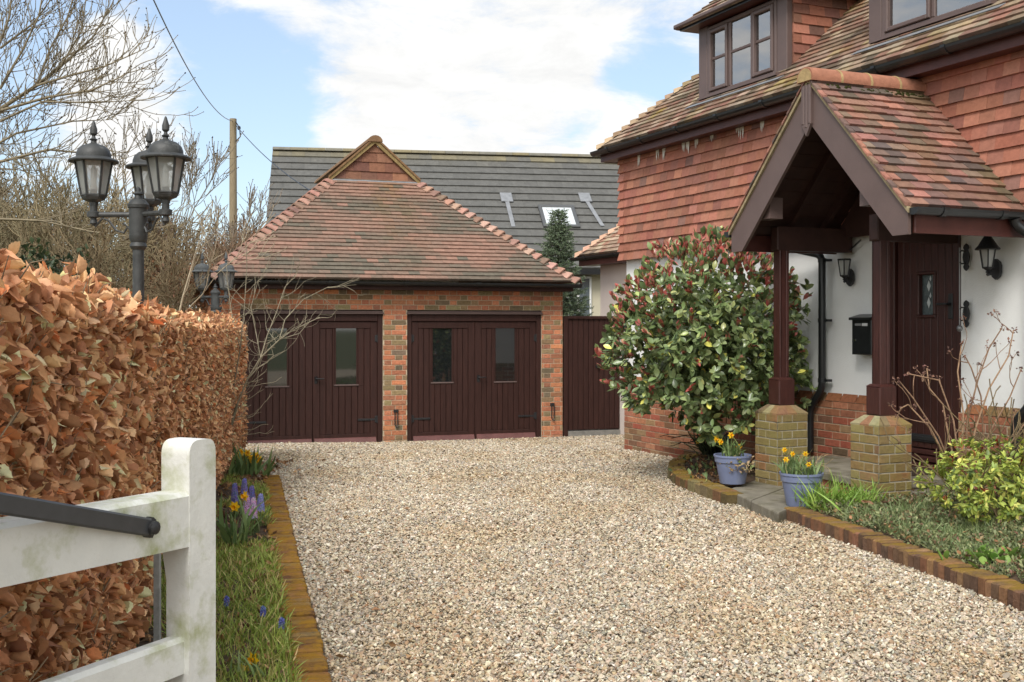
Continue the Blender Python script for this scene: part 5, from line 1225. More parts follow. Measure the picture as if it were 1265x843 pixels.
for i in range(5):
    q = w2 == i; m = q.sum(); ps.append(scatter(np.stack([x, y, z], 1)[q], unit(rng.normal(size=(m, 3))*np.array([1, 1, .15])), unit(np.array([[0, 0, 1]])+rng.normal(size=(m, 3))*.35), rng.uniform(.03, .06, m), (tm_mid+tm_far)[i], palette(m, pal_dead)))
tag(mesh_np('fallen_leaves', *merge(ps), dryleaf, smooth=True), kind='stuff')

# flowers
def clump_leaves(t, c, n, h, spread, pal, wide=1.6, lean=.28, mt=None):
    b = blades(n, lambda: (c[0]+rnd.gauss(0, spread), c[1]+rnd.gauss(0, spread), c[2]), h, pal, lean, wide=wide); mesh_np('leaves', *b, mt or leafm, t, smooth=True)
def daffodil_flower(t, p, face, s=.036, col=(.80, .52, .02), cup=(.82, .40, .01)):
    mb = MB(); f = V3(face).normalized(); a = f.cross(Zv).normalized() if abs(f.z) < .95 else V3((1, 0, 0)); b = a.cross(f); p = V3(p)
    for k in range(6):
        q = k*PI/3; d = a*math.cos(q)+b*math.sin(q); e = f.cross(d)
        mb.add([p, p+d*s*.55+e*s*.30+f*s*.05, p+d*s*1.05, p+d*s*.55-e*s*.30+f*s*.05], [(0, 1, 2, 3)], col)
    prof = [(s*.18, 0), (s*.26, s*.25), (s*.30, s*.5), (s*.42, s*.62)]; mb.lathe(p, prof, 10, axis=f, col=cup, cap=False)
    return mb.build('flower', petalm, t, smooth=True, angle=R(60))
pal_dl = [(2, lin('#6f8350')), (2, lin('#5f7445')), (1, lin('#84935a'))]
def daffodils(label, c, n, nf, h, spread, group, s=.036, pts=None, cat='flowers'):
    t = thing('daffodil_clump', label, cat, c, group); clump_leaves(t, c, n, h, spread, pal_dl)
    st = []
    for i in range(nf):
        if pts: p = np.array(pts[i])
        else: p = np.array([c[0]+rnd.gauss(0, spread*1.5), c[1]+rnd.gauss(0, spread), c[2]+h*rnd.uniform(.85, 1.15)])
        b = np.array([c[0]+rnd.gauss(0, spread*.5), c[1]+rnd.gauss(0, spread*.5), c[2]]); st.append((b, p+np.array([0, .012, -.004]), .0035, .0028, lin('#6f8350')))
        fdir = (rnd.gauss(0, .5), -1, rnd.uniform(-.15, .35)); daffodil_flower(t, p, fdir, s)
    v, f, c_ = tubes_np(st, 5); mesh_np('stem', v, f, c_, leafm, t, smooth=True); return t
gF = 'daffodil clumps in the bed by the hedge'
p = atz(306, 590, gz(12)+.03); daffodils('daffodil clump at the far end of the hedge bed, by the garage door', tuple(p), 70, 9, .30, .10, gF, s=.045, pts=[at(x_, y_, p.y+rnd.uniform(-.1, .1)) for x_, y_ in ((293, 562), (300, 566), (306, 560), (311, 566), (316, 563), (304, 570), (297, 559), (313, 571), (320, 568))])
p = atz(292, 676, gz(7)+.04); daffodils('tall daffodil clump among the hyacinths with two yellow blooms', tuple(p), 20, 2, .30, .05, gF, s=.042, pts=[at(290, 626, p.y), at(303, 613, p.y+.1)])
p = atz(312, 838, .04); daffodils('low daffodil clump in the grass with two open yellow flowers', tuple(p), 14, 2, .13, .04, gF, s=.034, pts=[at(313, 815, p.y), at(303, 829, p.y+.05)])
def hyacinth(label, c, h, col, group='hyacinths in the hedge bed', n=46, r=.028):
    t = thing('hyacinth', label, 'flower', c, group); clump_leaves(t, c, 7, h*.55, .018, pal_dl, wide=2.4, lean=.3)
    mb = MB(); 
    for i in range(n):
        q = i*2.4; z = h*.5+h*.5*i/n; rr = r*(1-.5*(i/n)**2); p = V3((c[0]+math.cos(q)*rr, c[1]+math.sin(q)*rr, c[2]+z)); d = V3((math.cos(q), math.sin(q), .25)).normalized(); a = d.cross(Zv).normalized(); b = a.cross(d); s = .017
        cc_ = tuple(x*rnd.uniform(.8, 1.2) for x in col)
        for k in range(5):
            w1 = k*2*PI/5; e = a*math.cos(w1)+b*math.sin(w1); g = d.cross(e); mb.add([p, p+e*s*.6+g*s*.25, p+e*s-d*s*.25, p+e*s*.6-g*s*.25], [(0, 1, 2, 3)], cc_)
    mb.build('flower', petalm, t); 
    v, f, c_ = tubes_np([(np.array(c), np.array([c[0], c[1], c[2]+h]), .006, .004, lin('#6f8350'))], 6); mesh_np('stem', v, f, c_, leafm, t)
for lb, px_, pyb, pyt, colr in (('violet-blue hyacinth, the tallest of the cluster behind the pink one', 302, 640, 592, '#8a86c8'), ('violet-blue hyacinth furthest left in the hedge bed', 290, 642, 598, '#837fc0'), ('violet-blue hyacinth between the pink one and the brick edging', 322, 650, 611, '#9996d2'),
                                ('deep blue hyacinth leaning over the pink one', 311, 646, 601, '#7a76bc'), ('pink-lilac hyacinth at the front of the cluster', 305, 664, 612, '#cfa8d6'), ('pale pink hyacinth pressed against the lilac one', 313, 662, 616, '#d8b4de')):
    p = atz(px_, pyb, gz(8)+.03); hyacinth(lb, tuple(p), at(px_, pyt, p.y).z-p.z, lin(colr))
for lb, px_, py_ in (('small blue muscari in the grass close to the low daffodils', 348, 772), ('small blue muscari in the grass next to the white gate post', 280, 744), ('small blue muscari in the grass halfway along the edging', 325, 757)):
    p = atz(px_, py_+12, .04); hyacinth(lb, tuple(p), .075, lin('#737cc0'), 'small blue flowers in the grass', n=22, r=.010)

# bare lichen-grey shrub in front of the garage door
def px_branch(segs, pts, Y, r0, r1, col):
    P = [np.array(at(x, y, Y+dy)) for x, y, dy in pts]; n = len(P)-1
    for i in range(n): segs.append((P[i], P[i+1], r0+(r1-r0)*i/n, r0+(r1-r0)*(i+1)/n, lin(col)))
    return P
shrubY = atz(276, 590, gz(11.5)+.03).y; segs = []; tips = []
tb = at(276, 590, shrubY); shr = thing('bare_shrub', 'leafless lichen-grey shrub leaning across the garage door', 'shrub', tuple(tb))
trk = []
px_branch(trk, [(275, 592, 0), (279, 560, 0), (285, 528, -.02), (293, 500, -.05)], shrubY, .020, .015, '#7d7662')
mains = [([(293, 500, -.05), (305, 470, -.1), (322, 442, -.15), (345, 420, -.2), (362, 408, -.25), (395, 392, -.3)], .016, .004), ([(285, 528, -.02), (283, 500, .1), (290, 470, .15), (297, 430, .2), (302, 380, .2), (305, 330, .25), (304, 300, .25)], .014, .004),
         ([(305, 470, -.1), (318, 455, 0), (330, 448, .05), (338, 440, .05), (334, 425, .05)], .008, .003), ([(322, 442, -.15), (330, 415, -.1), (342, 385, -.1), (352, 355, -.1), (365, 340, -.1)], .010, .003),
         ([(322, 442, -.15), (316, 410, 0), (310, 380, .05), (318, 350, .1), (330, 330, .1)], .009, .003), ([(345, 420, -.2), (352, 395, -.1), (375, 370, 0), (405, 355, 0), (440, 352, .05)], .009, .002),
         ([(297, 430, .2), (288, 400, .3), (284, 372, .3), (280, 340, .3)], .008, .003), ([(345, 420, -.2), (370, 412, -.2), (380, 400, -.2)], .007, .003)]
for pts, r0, r1 in mains:
    P = px_branch(segs, pts, shrubY, r0*.72, r1*.72, rnd.choice(('#8f8772', '#827a68', '#9a917c')))
    for i in range(1, len(P)):
        for _ in range(2):
            d = unit(P[i]-P[i-1]); nd = unit(d+rng.normal(size=3)*.7+np.array([.1, 0, .15])); grow(segs, tips, P[i-1]+(P[i]-P[i-1])*rnd.random(), nd, rnd.uniform(.12, .30), .0034, 0, 1, .6, .05, '#8f8672', (1, 3), .7, .2, .0016)
for i in range(14):
    p = np.array(at(300+rnd.uniform(-12, 6), 500+rnd.uniform(-30, 45), shrubY-.05)); grow(segs, tips, p, unit(np.array([.9, rnd.gauss(0, .4), rnd.uniform(-.1, .5)])), rnd.uniform(.12, .3), .004, 0, 1, .5, .05, '#9a907a', (1, 2), .6, .2, .002)
v, f, c = tubes_np(trk, 8); mesh_np('trunk', v, f, c, bark, shr, smooth=True)
v, f, c = tubes_np(segs, 4); mesh_np('crown', v, f, c, bark, shr, smooth=True)

# lamp posts
def lantern(root, c, s=1.0, k=6, rot=.3, roof=True, lampmet=lampmet):
    """hexagonal street lantern, c = centre of the base of the glass; a part of the lamp post with its own pieces"""
    c = V3(c); hb, ht_, hh = .095*s, .145*s, .285*s
    def ringp(r, z): return [c+V3((r*math.cos(2*PI*i/k+rot), r*math.sin(2*PI*i/k+rot), z)) for i in range(k)]
    fr = MB(); lo, hi = ringp(hb, 0), ringp(ht_, hh)
    for i in range(k): fr.tube([lo[i], hi[i]], .010*s, 4)
    for z, r in ((0, hb), (hh, ht_)):
        rg = ringp(r, z)
        for i in range(k): fr.tube([rg[i], rg[(i+1) % k]], .011*s, 4)
    fr.lathe(c, [(.02*s, -.085*s), (.035*s, -.08*s), (.035*s, -.055*s), (.085*s, -.035*s), (hb*1.05, -.012*s), (hb*1.05, 0)], k, rot=-rot)
    body = fr.build('lantern', lampmet, root)
    gl = MB(); lo, hi = ringp(hb*.97, .004), ringp(ht_*.97, hh)
    for i in range(k): j = (i+1) % k; gl.add([lo[i], lo[j], hi[j], hi[i]], [(0, 1, 2, 3)])
    gl.build('glass', glass_s, body)
    lp = MB(); lp.lathe(c, [(.028*s, 0), (.028*s, .05*s)], 10, mi=1); lp.lathe(c+Zv*.05*s, [(.024*s, 0), (.024*s, .16*s), (.014*s, .19*s)], 10); lp.build('lamp_holder', [whitep, blackp], body, smooth=True, angle=R(40))
    if roof:
        rf = MB(); rf.lathe(c+Zv*hh, [(ht_*.9, .0), (ht_*1.36, -.012*s), (ht_*1.38, -.002*s), (ht_*1.32, .008*s), (ht_*1.0, .026*s), (ht_*.96, .03*s), (ht_*.95, .055*s), (ht_*.86, .09*s), (ht_*.62, .122*s), (ht_*.3, .138*s), (ht_*.16, .148*s), (ht_*.14, .165*s), (ht_*.24, .175*s), (ht_*.12, .187*s), (ht_*.09, .205*s), (ht_*.2, .222*s), (ht_*.20, .26*s), (ht_*.06, .325*s), (.001, .335*s)], 18)
        rf.build('lantern_roof', lampmet, body, smooth=True, angle=R(28))
def lamp_post(label, x, y, zhub, arms, s, group, prad=.045, lampmet=lampmet):
    t = thing('lamp_post', label, 'lamp post', (x, y, gz(y)-.1), group); mb = MB(); b = gz(y)-.1
    mb.lathe((x, y, b), [(.10*s, 0), (.10*s, .5*s), (.07*s, .6*s), (prad*1.1*s, .7*s), (prad*s, zhub-b-.22*s), (prad*1.3*s, zhub-b-.21*s), (prad*1.55*s, zhub-b-.19*s), (prad*1.3*s, zhub-b-.16*s), (prad*1.6*s, zhub-b-.13*s), (prad*1.65*s, zhub-b-.10*s)], 16)
    mb.lathe((x, y, zhub-.1*s), [(.072*s, 0), (.076*s, .22*s), (.085*s, .225*s), (.088*s, .25*s), (.06*s, .29*s), (.035*s, .30*s), (.03*s, .33*s), (.045*s, .34*s), (.02*s, .36*s), (.018*s, .385*s), (.002, .40*s)], 16)
    mb.build('post', lampmet, t, smooth=True, angle=R(35))
    for (ang, ln_, dz) in arms:
        d = V3((math.cos(ang), math.sin(ang), 0)); o = V3((x, y, zhub+.07*s)); am = MB()
        am.tube([o+d*.05*s, o+d*(ln_+.05*s)], .022*s, 8)
        sc1 = [o+d*(ln_*.97)-Zv*.10*s, o+d*(ln_*.80)-Zv*.03*s, o+d*(ln_*.66)-Zv*.05*s, o+d*(ln_*.50)-Zv*.13*s, o+d*(ln_*.32)-Zv*.15*s, o+d*(ln_*.24)-Zv*.10*s, o+d*(ln_*.34)-Zv*.07*s]
        am.tube(sc1, .010*s, 6); am.tube([o+d*(ln_*.24)-Zv*.10*s, o+d*.07*s-Zv*.12*s], .010*s, 6)
        am.lathe(o+d*ln_, [(.012*s, -.09*s), (.03*s, -.07*s), (.022*s, -.03*s), (.05*s, -.02*s), (.052*s, .02*s), (.03*s, .03*s), (.03*s, .09*s)], 12)
        am.build('bracket_arm', lampmet, t, smooth=True, angle=R(35)); lantern(t, o+d*ln_+Zv*(.155*s+dz), s, lampmet=lampmet)
lg = 'black lamp posts behind the hedge'
LY = 9.3; lx = (171-632.5)/1400*LY
lamp_post('tall dark grey lamp post with three glazed lanterns rising above the hedge', lx, LY, at(171, 276, LY).z, [(R(181), .365, 0), (R(-34), .34, .0), (R(94), .36, 0)], 1.0, lg)
LY2 = 15.35; lx2 = (266-632.5)/1400*LY2
lamp_post('small lamp post with weathered lanterns beside the garage corner', lx2, LY2, at(266, 372, LY2).z, [(R(170), .19, 0), (R(-14), .16, 0)], .78, lg, prad=.07, lampmet=lampold)

# telegraph pole and wires
PY = 34; pxw = (288-632.5)/1400*PY; ptop = at(288, 147, PY).z
tp_ = thing('utility_pole', 'weathered wooden utility pole standing beyond the garage', 'pole', (pxw, PY, -.3)); mb = MB(); mb.tube([(pxw, PY, -.3), (pxw, PY, ptop)], [.14, .105], 12); mb.build('pole', mat('pole_wood', (.25, .20, .13), .9, .1, 9, .3, stretch=(8, 8, .5), bump=.4, b_scale=20), tp_, smooth=True, angle=R(40))
mb = MB(); mb.tube([(pxw+.1, PY-.1, ptop-.1), (pxw+.22, PY-.1, ptop-.3), (pxw+.24, PY-.1, ptop-.55), (pxw+.1, PY-.1, ptop-.7)], .018, 6); mb.lathe((pxw+.2, PY-.1, ptop-.35), [(.03, 0), (.05, .03), (.05, .09), (.02, .12)], 8); mb.build('insulator', iron, tp_)
def wire(label, a, b, sag, r):
    a, b = V3(a), V3(b); pts = [a.lerp(b, t)-Zv*(sag*4*t*(1-t)) for t in np.linspace(0, 1, 24)]; mb = MB(); mb.tube(pts, r, 5)
    tag(mb.build('overhead_wire', blackp, origin=tuple(a)), label, 'wire', 'wires on the utility pole')
wire('overhead wire rising from the utility pole across the open sky', (pxw, PY-.1, ptop-.08), at(150, -90, 13), .5, .011)
wire('overhead wire dropping from the utility pole past the grey roof to the garage', (pxw+.1, PY-.1, ptop-.2), at(432, 262, 21.0), .25, .012)
wire('thin wire low on the utility pole running down behind the garage roof', (pxw+.1, PY-.1, at(288, 236, PY).z), at(372, 262, 22), .3, .007)

# ------------------------------------------------------------------ beds, steps and porch floor on the house side
KZ = .105
kp = [atz(x, y, KZ) for x, y in ((967, 626), (1120, 680), (1265, 733))]; kd = (kp[-1]-kp[0]).normalized(); kp = [kp[0], kp[0]+kd*((kp[-1]-kp[0]).length+2.6)]
toward = lambda a: V3((1, .3, 0))
edging('brick_edging', 'brick-on-edge border with moss along the front of the planted bed by the porch', kp, toward, .165, lambda o: KZ+gz(o.y), .20, .066,
       [(2, lin('#6d5342')), (2, lin('#7c5b45')), (1.5, lin('#5f4b3e')), (1, lin('#8a6a4f'))], mossbrick, gap=.012, jit=.008)
k2px = [(897, 612), (873, 603), (850, 594), (831, 585), (824, 577), (829, 567), (846, 560), (872, 557)]
k2 = [atz(x, y, KZ-.02) for x, y in k2px]; bc = atz(900, 575, KZ)
edging('stone_edging', 'curved mossy stone edging round the bed under the red-tipped bush', k2, lambda a: bc-a, .17, lambda o: KZ-.0+gz(o.y)*.6, .22, .15,
       [(2, lin('#6e6146')), (2, lin('#5e5138')), (1, lin('#7d7052')), (1, lin('#73583f'))], mossbrick, gap=.004, jit=.010)
# soil sheets
def fill(name, poly, z, m, sub=26, amp=.02, zfun=None):
    xs_, ys_ = [p[0] for p in poly], [p[1] for p in poly]; X = np.linspace(min(xs_), max(xs_), sub); Y = np.linspace(min(ys_), max(ys_), sub); mb = MB()
    for i in range(sub-1):
        for j in range(sub-1):
            q = clip([(X[i], Y[j]), (X[i+1], Y[j]), (X[i+1], Y[j+1]), (X[i], Y[j+1])], poly)
            if len(q) >= 3: mb.add([(a, b, (zfun(a, b) if zfun else z)+amp*mnoise.noise(V3((a*3, b*3, 1)))) for a, b in q], [tuple(range(len(q)))])
    return tag(mb.build(name, m, smooth=True), kind='structure')
kin = kd.cross(Zv); kin = kin if kin.dot(V3((1, .3, 0))) > 0 else -kin
c1 = kp[0]+kin*.13; c2 = kp[1]+kin*.13; sR = hs(1180, 560, 0)[0]
w1 = H(9.5, .03, 0); w0 = H(post_c[1][0]-.1, .03, 0); w00 = H(post_c[1][0]-.1, .80, 0)
bedpoly = [(c1.x, c1.y), (c2.x, c2.y), (w1.x, w1.y), (w0.x, w0.y)]
if sum(bedpoly[i][0]*bedpoly[(i+1) % 4][1]-bedpoly[(i+1) % 4][0]*bedpoly[i][1] for i in range(4)) < 0: bedpoly = bedpoly[::-1]
fill('soil', bedpoly, KZ-.03, soil, zfun=lambda a, b: KZ-.03+.10*min(1, max(0, (V3((a, b, 0))-kp[0]).dot(kin)/1.2)))
b2 = [(p.x, p.y) for p in [k2[0]+(bc-k2[0])*.1]+[p+(bc-p)*.10 for p in k2[1:]]]; e_ = [H(post_c[0][0]+.1, .3, 0), H(post_c[0][0]+.1, .03, 0), H(.9, .03, 0)]
cx_, cy_ = bc.x, bc.y
mb = MB(); ctr = (cx_+.25, cy_+.1, KZ-.02); ring = [(x, y, KZ-.035) for x, y in b2]+[(p.x, p.y, KZ-.03) for p in (H(.9, .03, 0), H(post_c[0][0]+.2, .03, 0), H(post_c[0][0]+.17, 1.1, 0))]
mb.add([ctr]+ring, [(0, i+1, (i+1) % len(ring)+1) for i in range(len(ring))]); tag(mb.build('soil', soil), kind='structure')
# flagstone step, porch floor
flag = mat('flagstone', (.20, .18, .14), .85, .2, 7, .3, (.11, .10, .06), 4.5, .46, .66, bump=.5, b_scale=40)
SZ = .09; fp = [atz(x, y, SZ) for x, y in ((898, 605), (962, 634), (1020, 622), (943, 590))]
def slab(name, pts, z, th, m, label=None, gap=0):
    mb = MB(); P = [V3((p.x, p.y, 0)) for p in pts]; c = sum(P, V3())/len(P); n = len(P)
    a2 = sum(P[i].x*P[(i+1) % n].y-P[(i+1) % n].x*P[i].y for i in range(n)); P = P if a2 > 0 else P[::-1]; ins = [p+(c-p).normalized()*.012 for p in P]
    mb.add([p+Zv*(z-th) for p in P]+[p+Zv*(z-.012) for p in P]+[p+Zv*z for p in ins], [tuple(range(2*n, 3*n))]+[(i, (i+1) % n, n+(i+1) % n, n+i) for i in range(n)]+[(n+i, n+(i+1) % n, 2*n+(i+1) % n, 2*n+i) for i in range(n)])
    return mb, c
f0, f1, f2_, f3 = fp
back = (f3-f0); out = []
f2_ = f1+(f3-f0); 
for k in range(2):
    a0, a1 = f0.lerp(f1, k*.5+.004), f0.lerp(f1, k*.5+.496); b0, b1 = a0+back*1.25, a1+back*1.25
    mb, c = slab('flagstone', [a0, a1, b1, b0], SZ, .16, flag); tag(mb.build('flagstone', flag, origin=(c.x, c.y, 0)), ('worn stone flag between the two blue pots, on the bush side', 'worn stone flag under the blue pot next to the brick border')[k], 'paving', 'stone flags of the porch step')
PZ = hs(1040, 566, .1)[1]; 
mb = MB(); sA, sB = post_c[0][0]-.25, ds1+.12
mb.bev(H(sA, .014, PZ-.06), h_a*(sB-sA), h_n*(.93), Zv*.06, .01)
stp = thing('porch_step', 'paved porch floor with a brick riser between the two brick pillars', 'step', tuple(H((sA+sB)/2, .5, 0))); mb.build('paving_slab', flag, stp)
mb = MB(); bricks(mb, H(sA+.01, .90, 0), h_a, h_n, sB-sA-.02, PZ-.06-.225, PZ-.062, [], pal_h, course=.0752, bond='header', off=.03); mb.box(H(sA+.02, .03, -.1), h_a*(sB-sA-.04), h_n*.82, Zv*(PZ-.07+.1), mi=1); mb.build('brick_riser', [brickm, mortar_g], stp)
# door mat
mb = MB(); m0, m1 = ds0+.30, ds1-.08; mb.bev(H(m0, .06, PZ+.002), h_a*(m1-m0), h_n*.5, Zv*.018, .004)
for i in range(16): mb.bev(H(m0+.02+i*(m1-m0-.04)/16, .53, PZ+.018), h_a*.035, h_n*.022, Zv*.006, .003)
tag(mb.build('doormat', mat('doormat_fibre', (.075, .055, .042), 1, .05, 120, .6, bump=1, b_scale=200), origin=tuple(H((m0+m1)/2, .3, PZ))), 'dark brown doormat with a studded rim in front of the front door', 'doormat')

# ------------------------------------------------------------------ fittings on the porch wall
def wall_lantern(label, px, py_base, py_top, d, roof, plate, group='black wall lanterns by the front door'):
    s_, zb = hs(px, py_base, d); _, zt2 = hs(px, py_top, d); hh = zt2-zb; c = H(s_, d, zb); t = thing('wall_lantern', label, 'wall lamp', tuple(H(s_, .0, zb)), group)
    k = 6; lo, hi = hh*.26, hh*.42; fr = MB()
    P = lambda r, z: [c+V3((r*math.cos(2*PI*i/k+.2), r*math.sin(2*PI*i/k+.2), z)) for i in range(k)]
    A, B = P(lo, 0), P(hi, hh)
    for i in range(k): fr.tube([A[i], B[i]], .006, 4); fr.tube([A[i], A[(i+1) % k]], .007, 4); fr.tube([B[i], B[(i+1) % k]], .008, 4)
    fr.lathe(c, [(.004, -hh*.42), (.013, -hh*.36), (.008, -hh*.28), (.018, -hh*.22), (.010, -hh*.16), (lo*.7, -hh*.06), (lo, 0)], 12)
    fr.build('frame', iron, t)
    g = MB(); A, B = P(lo*.97, .003), P(hi*.97, hh-.003)
    for i in range(k): j = (i+1) % k; g.add([A[i], A[j], B[j], B[i]], [(0, 1, 2, 3)])
    g.build('glass', glass_s, t)
    b = MB(); b.lathe(c, [(.014, 0), (.014, .04), (.02, .06), (.022, .10), (.008, .13)], 10); b.build('bulb', whitep, t, smooth=True)
    if roof:
        r = MB(); r.lathe(c+Zv*hh, [(hi*1.45, -.012), (hi*1.5, -.004), (hi*1.1, .025), (hi*.7, .07), (hi*.35, .105), (.012, .115), (.018, .128), (.007, .136), (.012, .148), (.001, .165)], 12); r.build('roof', iron, t, smooth=True, angle=R(30))
    ba = MB(); ps_, pz_ = hs(plate, py_base+2, 0)
    pl = H(ps_, .004, pz_)
    pts = [(.0, .085), (.038, .06), (.052, .03), (.052, -.03), (.038, -.06), (0, -.085), (-.038, -.06), (-.052, -.03), (-.052, .03), (-.038, .06)]
    ba.prism([pl+h_a*x*.9+Zv*z for x, z in pts], h_n*.03); ba.tube([pl+h_n*.02, H(ps_-.02, d*.55, pz_+.0), H(s_+.02, d*.95, zb-.055), H(s_, d, zb-.06)], .010, 8); ba.build('bracket', iron, t, smooth=True, angle=R(40))
wall_lantern('black glazed lantern with a pointed roof on the white wall past the front door', 1220, 331, 307, .13, True, 1233)
wall_lantern('open-topped black lantern on the white wall between downpipe and letterbox', 1043, 341, 321, .13, False, 1052)
s0, z0 = hs(1052, 438, .11); s1, z1 = hs(1078, 394, .11)
lb = thing('letterbox', 'black wall-mounted letterbox behind the brick porch pillar', 'letterbox', tuple(H((s0+s1)/2, 0, z0))); mb = MB(); wl = .27; s1 = s0+wl
mb.bev(H(s0, .004, z0), h_a*wl, Zv*(z1-z0), h_n*.106, .008); mb.build('body', blackp, lb)
mb = MB(); mb.hexa([H(s0-.012, .004, z1), H(s1+.012, .004, z1), H(s1+.012, .135, z1-.012), H(s0-.012, .135, z1-.012), H(s0-.012, .004, z1+.045), H(s1+.012, .004, z1+.045), H(s1+.012, .135, z1+.012), H(s0-.012, .135, z1+.012)]); mb.build('lid', blackp, lb)
mb = MB(); mb.bev(H(s0+.05, .111, z1-.065), h_a*.08, Zv*.022, h_n*.003, .001); mb.build('name_plate', mat('dull_plate', (.18, .18, .18), .5), lb)
mb = MB(); mb.bev(H(s0+.145, .111, z1-.067), h_a*.075, Zv*.026, h_n*.003, .001); mb.build('name_plate', mat('pale_plate', (.45, .45, .44), .5), lb)
mb = MB(); mb.lathe(H(s0+.05, .110, z1-.2), [(.012, 0), (.012, .006)], 12, axis=h_n); mb.build('lock', mat('bright_metal', (.7, .7, .68), .25, .5, metal=1), lb)
# bell pull
bs, bz = hs(1190, 318, .03); bz2 = hs(1190, 388, .03)[1]; bz3 = hs(1188, 406, .05)[1]; bzt = hs(1190, 306, .03)[1]
bp_ = thing('bell_pull', 'wrought iron bell pull with a long rod on the white wall beside the front door', 'bell pull', tuple(H(bs, 0, bz2)))
for z_ in (bz, bz2):
    mb = MB(); pts = [(.0, .115), (.022, .10), (.03, .08), (.018, .06), (.032, .03), (.036, 0), (.03, -.03), (.018, -.06), (.03, -.08), (.02, -.10), (0, -.115)]; pts = pts+[(-x, z) for x, z in pts[-2:0:-1]]
    mb.prism([H(bs+.012+x, .003, z_+z) for x, z in pts], h_n*.012); mb.tube([H(bs+.012, .012, z_-.05), H(bs-.005, .045, z_-.055), H(bs-.018, .05, z_-.04)], .007, 6); mb.tube([H(bs+.012, .012, z_+.05), H(bs-.005, .045, z_+.055), H(bs-.018, .05, z_+.04)], .007, 6); mb.build('back_plate', iron, bp_)
mb = MB(); mb.tube([H(bs-.02, .05, bzt), H(bs-.02, .05, bz3+.02)], .0065, 8); mb.lathe(H(bs-.02, .05, bz3-.03), [(.006, 0), (.02, .012), (.026, .03), (.02, .048), (.006, .06)], 12); mb.build('rod', mat('dull_steel', (.2, .2, .2), .4, .5, metal=.6), bp_, smooth=True, angle=R(40))
mb = MB(); c0 = hs(1023, 313, .05); c1_ = hs(1064, 297, .05); mb.tube([H(c0[0], .05, c0[1]), H((c0[0]*.6+c1_[0]*.4), .06, c0[1]+.0), H((c0[0]*.3+c1_[0]*.7), .06, c0[1]*.55+c1_[1]*.45-.03), H(c1_[0], .06, c1_[1])], .008, 6); tag(mb.build('cable', blackp, origin=tuple(H(c0[0], .05, c0[1]))), 'black cable looping down from the porch ceiling to the downpipe', 'cable')

# ------------------------------------------------------------------ flower pots
potm = mat('blue_plastic_pot', (.165, .195, .305), .5, .35, 10, .08, (.21, .23, .30), 6, .55, .75)
def pot(label, x, y, z, r, h, colr=None):
    t = thing('flower_pot', label, 'flower pot', (x, y, z), 'blue flower pots on the porch step'); mb = MB()
    mb.lathe((x, y, z), [(r*.68, 0), (r*.70, .01), (r*.90, h*.72), (r*.93, h*.73), (r*.96, h*.75), (r*.99, h*.93), (r*1.03, h*.935), (r*1.03, h*1.0), (r*.96, h*1.0), (r*.92, h*.86)], 32, cap=False); mb.build('pot', potm, t, smooth=True, angle=R(25))
    mb = MB(); mb.lathe((x, y, z+h*.86), [(.001, .02), (r*.5, .015), (r*.93, 0)], 20, cap=False); mb.build('compost', soil, t, smooth=True); return t
P1 = atz(905, 597, KZ+.01); P2 = atz(990, 625, SZ)
r1 = 22.5/1400*P1.y; r2 = 26/1400*P2.y
pot('lavender-blue plastic pot standing on the mossy edging below the bush', P1.x, P1.y, KZ+.012, r1, 35/1400*P1.y)
pot('grey-blue plastic pot at the corner of the brick border', P2.x, P2.y, SZ+.002, r2, 41/1400*P2.y)
daffodils('potted daffodils with a drooping dry tangle, in the lavender-blue pot', (P1.x, P1.y, KZ+35/1400*P1.y*.9), 60, 4, .17, .05, 'potted daffodils', s=.034, pts=[at(x_, y_, P1.y+dy) for x_, y_, dy in ((884, 543, 0), (890, 546, -.04), (903, 538, -.02), (913, 552, .05))])
daffodils('potted daffodils with small blooms, in the grey-blue pot', (P2.x, P2.y, SZ+41/1400*P2.y*.9), 110, 5, .15, .075, 'potted daffodils', s=.026, pts=[at(x_, y_, P2.y+dy) for x_, y_, dy in ((969, 556, -.05), (979, 561, -.06), (995, 561, -.02), (971, 568, -.1), (999, 574, -.1))])
def dry_tangle(label, c, n, r, pal, size):
    t = thing('dry_plant', label, 'plant', c, 'dry plants in the flower pots'); pos = np.array(c)+rng.normal(size=(n, 3))*np.array([r, r*.7, r*.5]); m = n
    v, f, cc_ = scatter(pos, sph(m), sph(m), rng.uniform(.6, 1.3, m)*size, tm_far[0], palette(m, pal)); sg = [(np.array(c)-np.array([0, 0, r]), p, .002, .001, lin('#9a8664')) for p in pos[::4]]; a, b, d = tubes_np(sg, 3); v, f, cc_ = merge([(v, f, cc_), (a, b, d)]); mesh_np('foliage', v, f, cc_, dryleaf, t)
dry_tangle('withered buff leaves spilling over the rim of the lavender-blue pot', tuple(at(914, 574, P1.y-.12)), 120, .07, [(2, lin('#b09a78')), (1, lin('#8f7b5c')), (1, lin('#7d8a55'))], .035)
t = thing('dry_plant', 'thin straw-coloured stems arching out of the grey-blue pot', 'plant', (P2.x, P2.y, SZ+.3), 'dry plants in the flower pots'); segs = []; tips = []
for i in range(12): grow(segs, tips, np.array([P2.x+rnd.gauss(0, .05), P2.y+rnd.gauss(0, .05), SZ+41/1400*P2.y*.9]), unit(np.array([rnd.gauss(.25, .5), rnd.gauss(0, .3), 1])), rnd.uniform(.12, .24), .0022, 0, 1, .5, -.1, '#b09a72', (1, 3), .6, .25, .0012)
v, f, c = tubes_np(segs, 3); mesh_np('stem', v, f, c, bark, t)

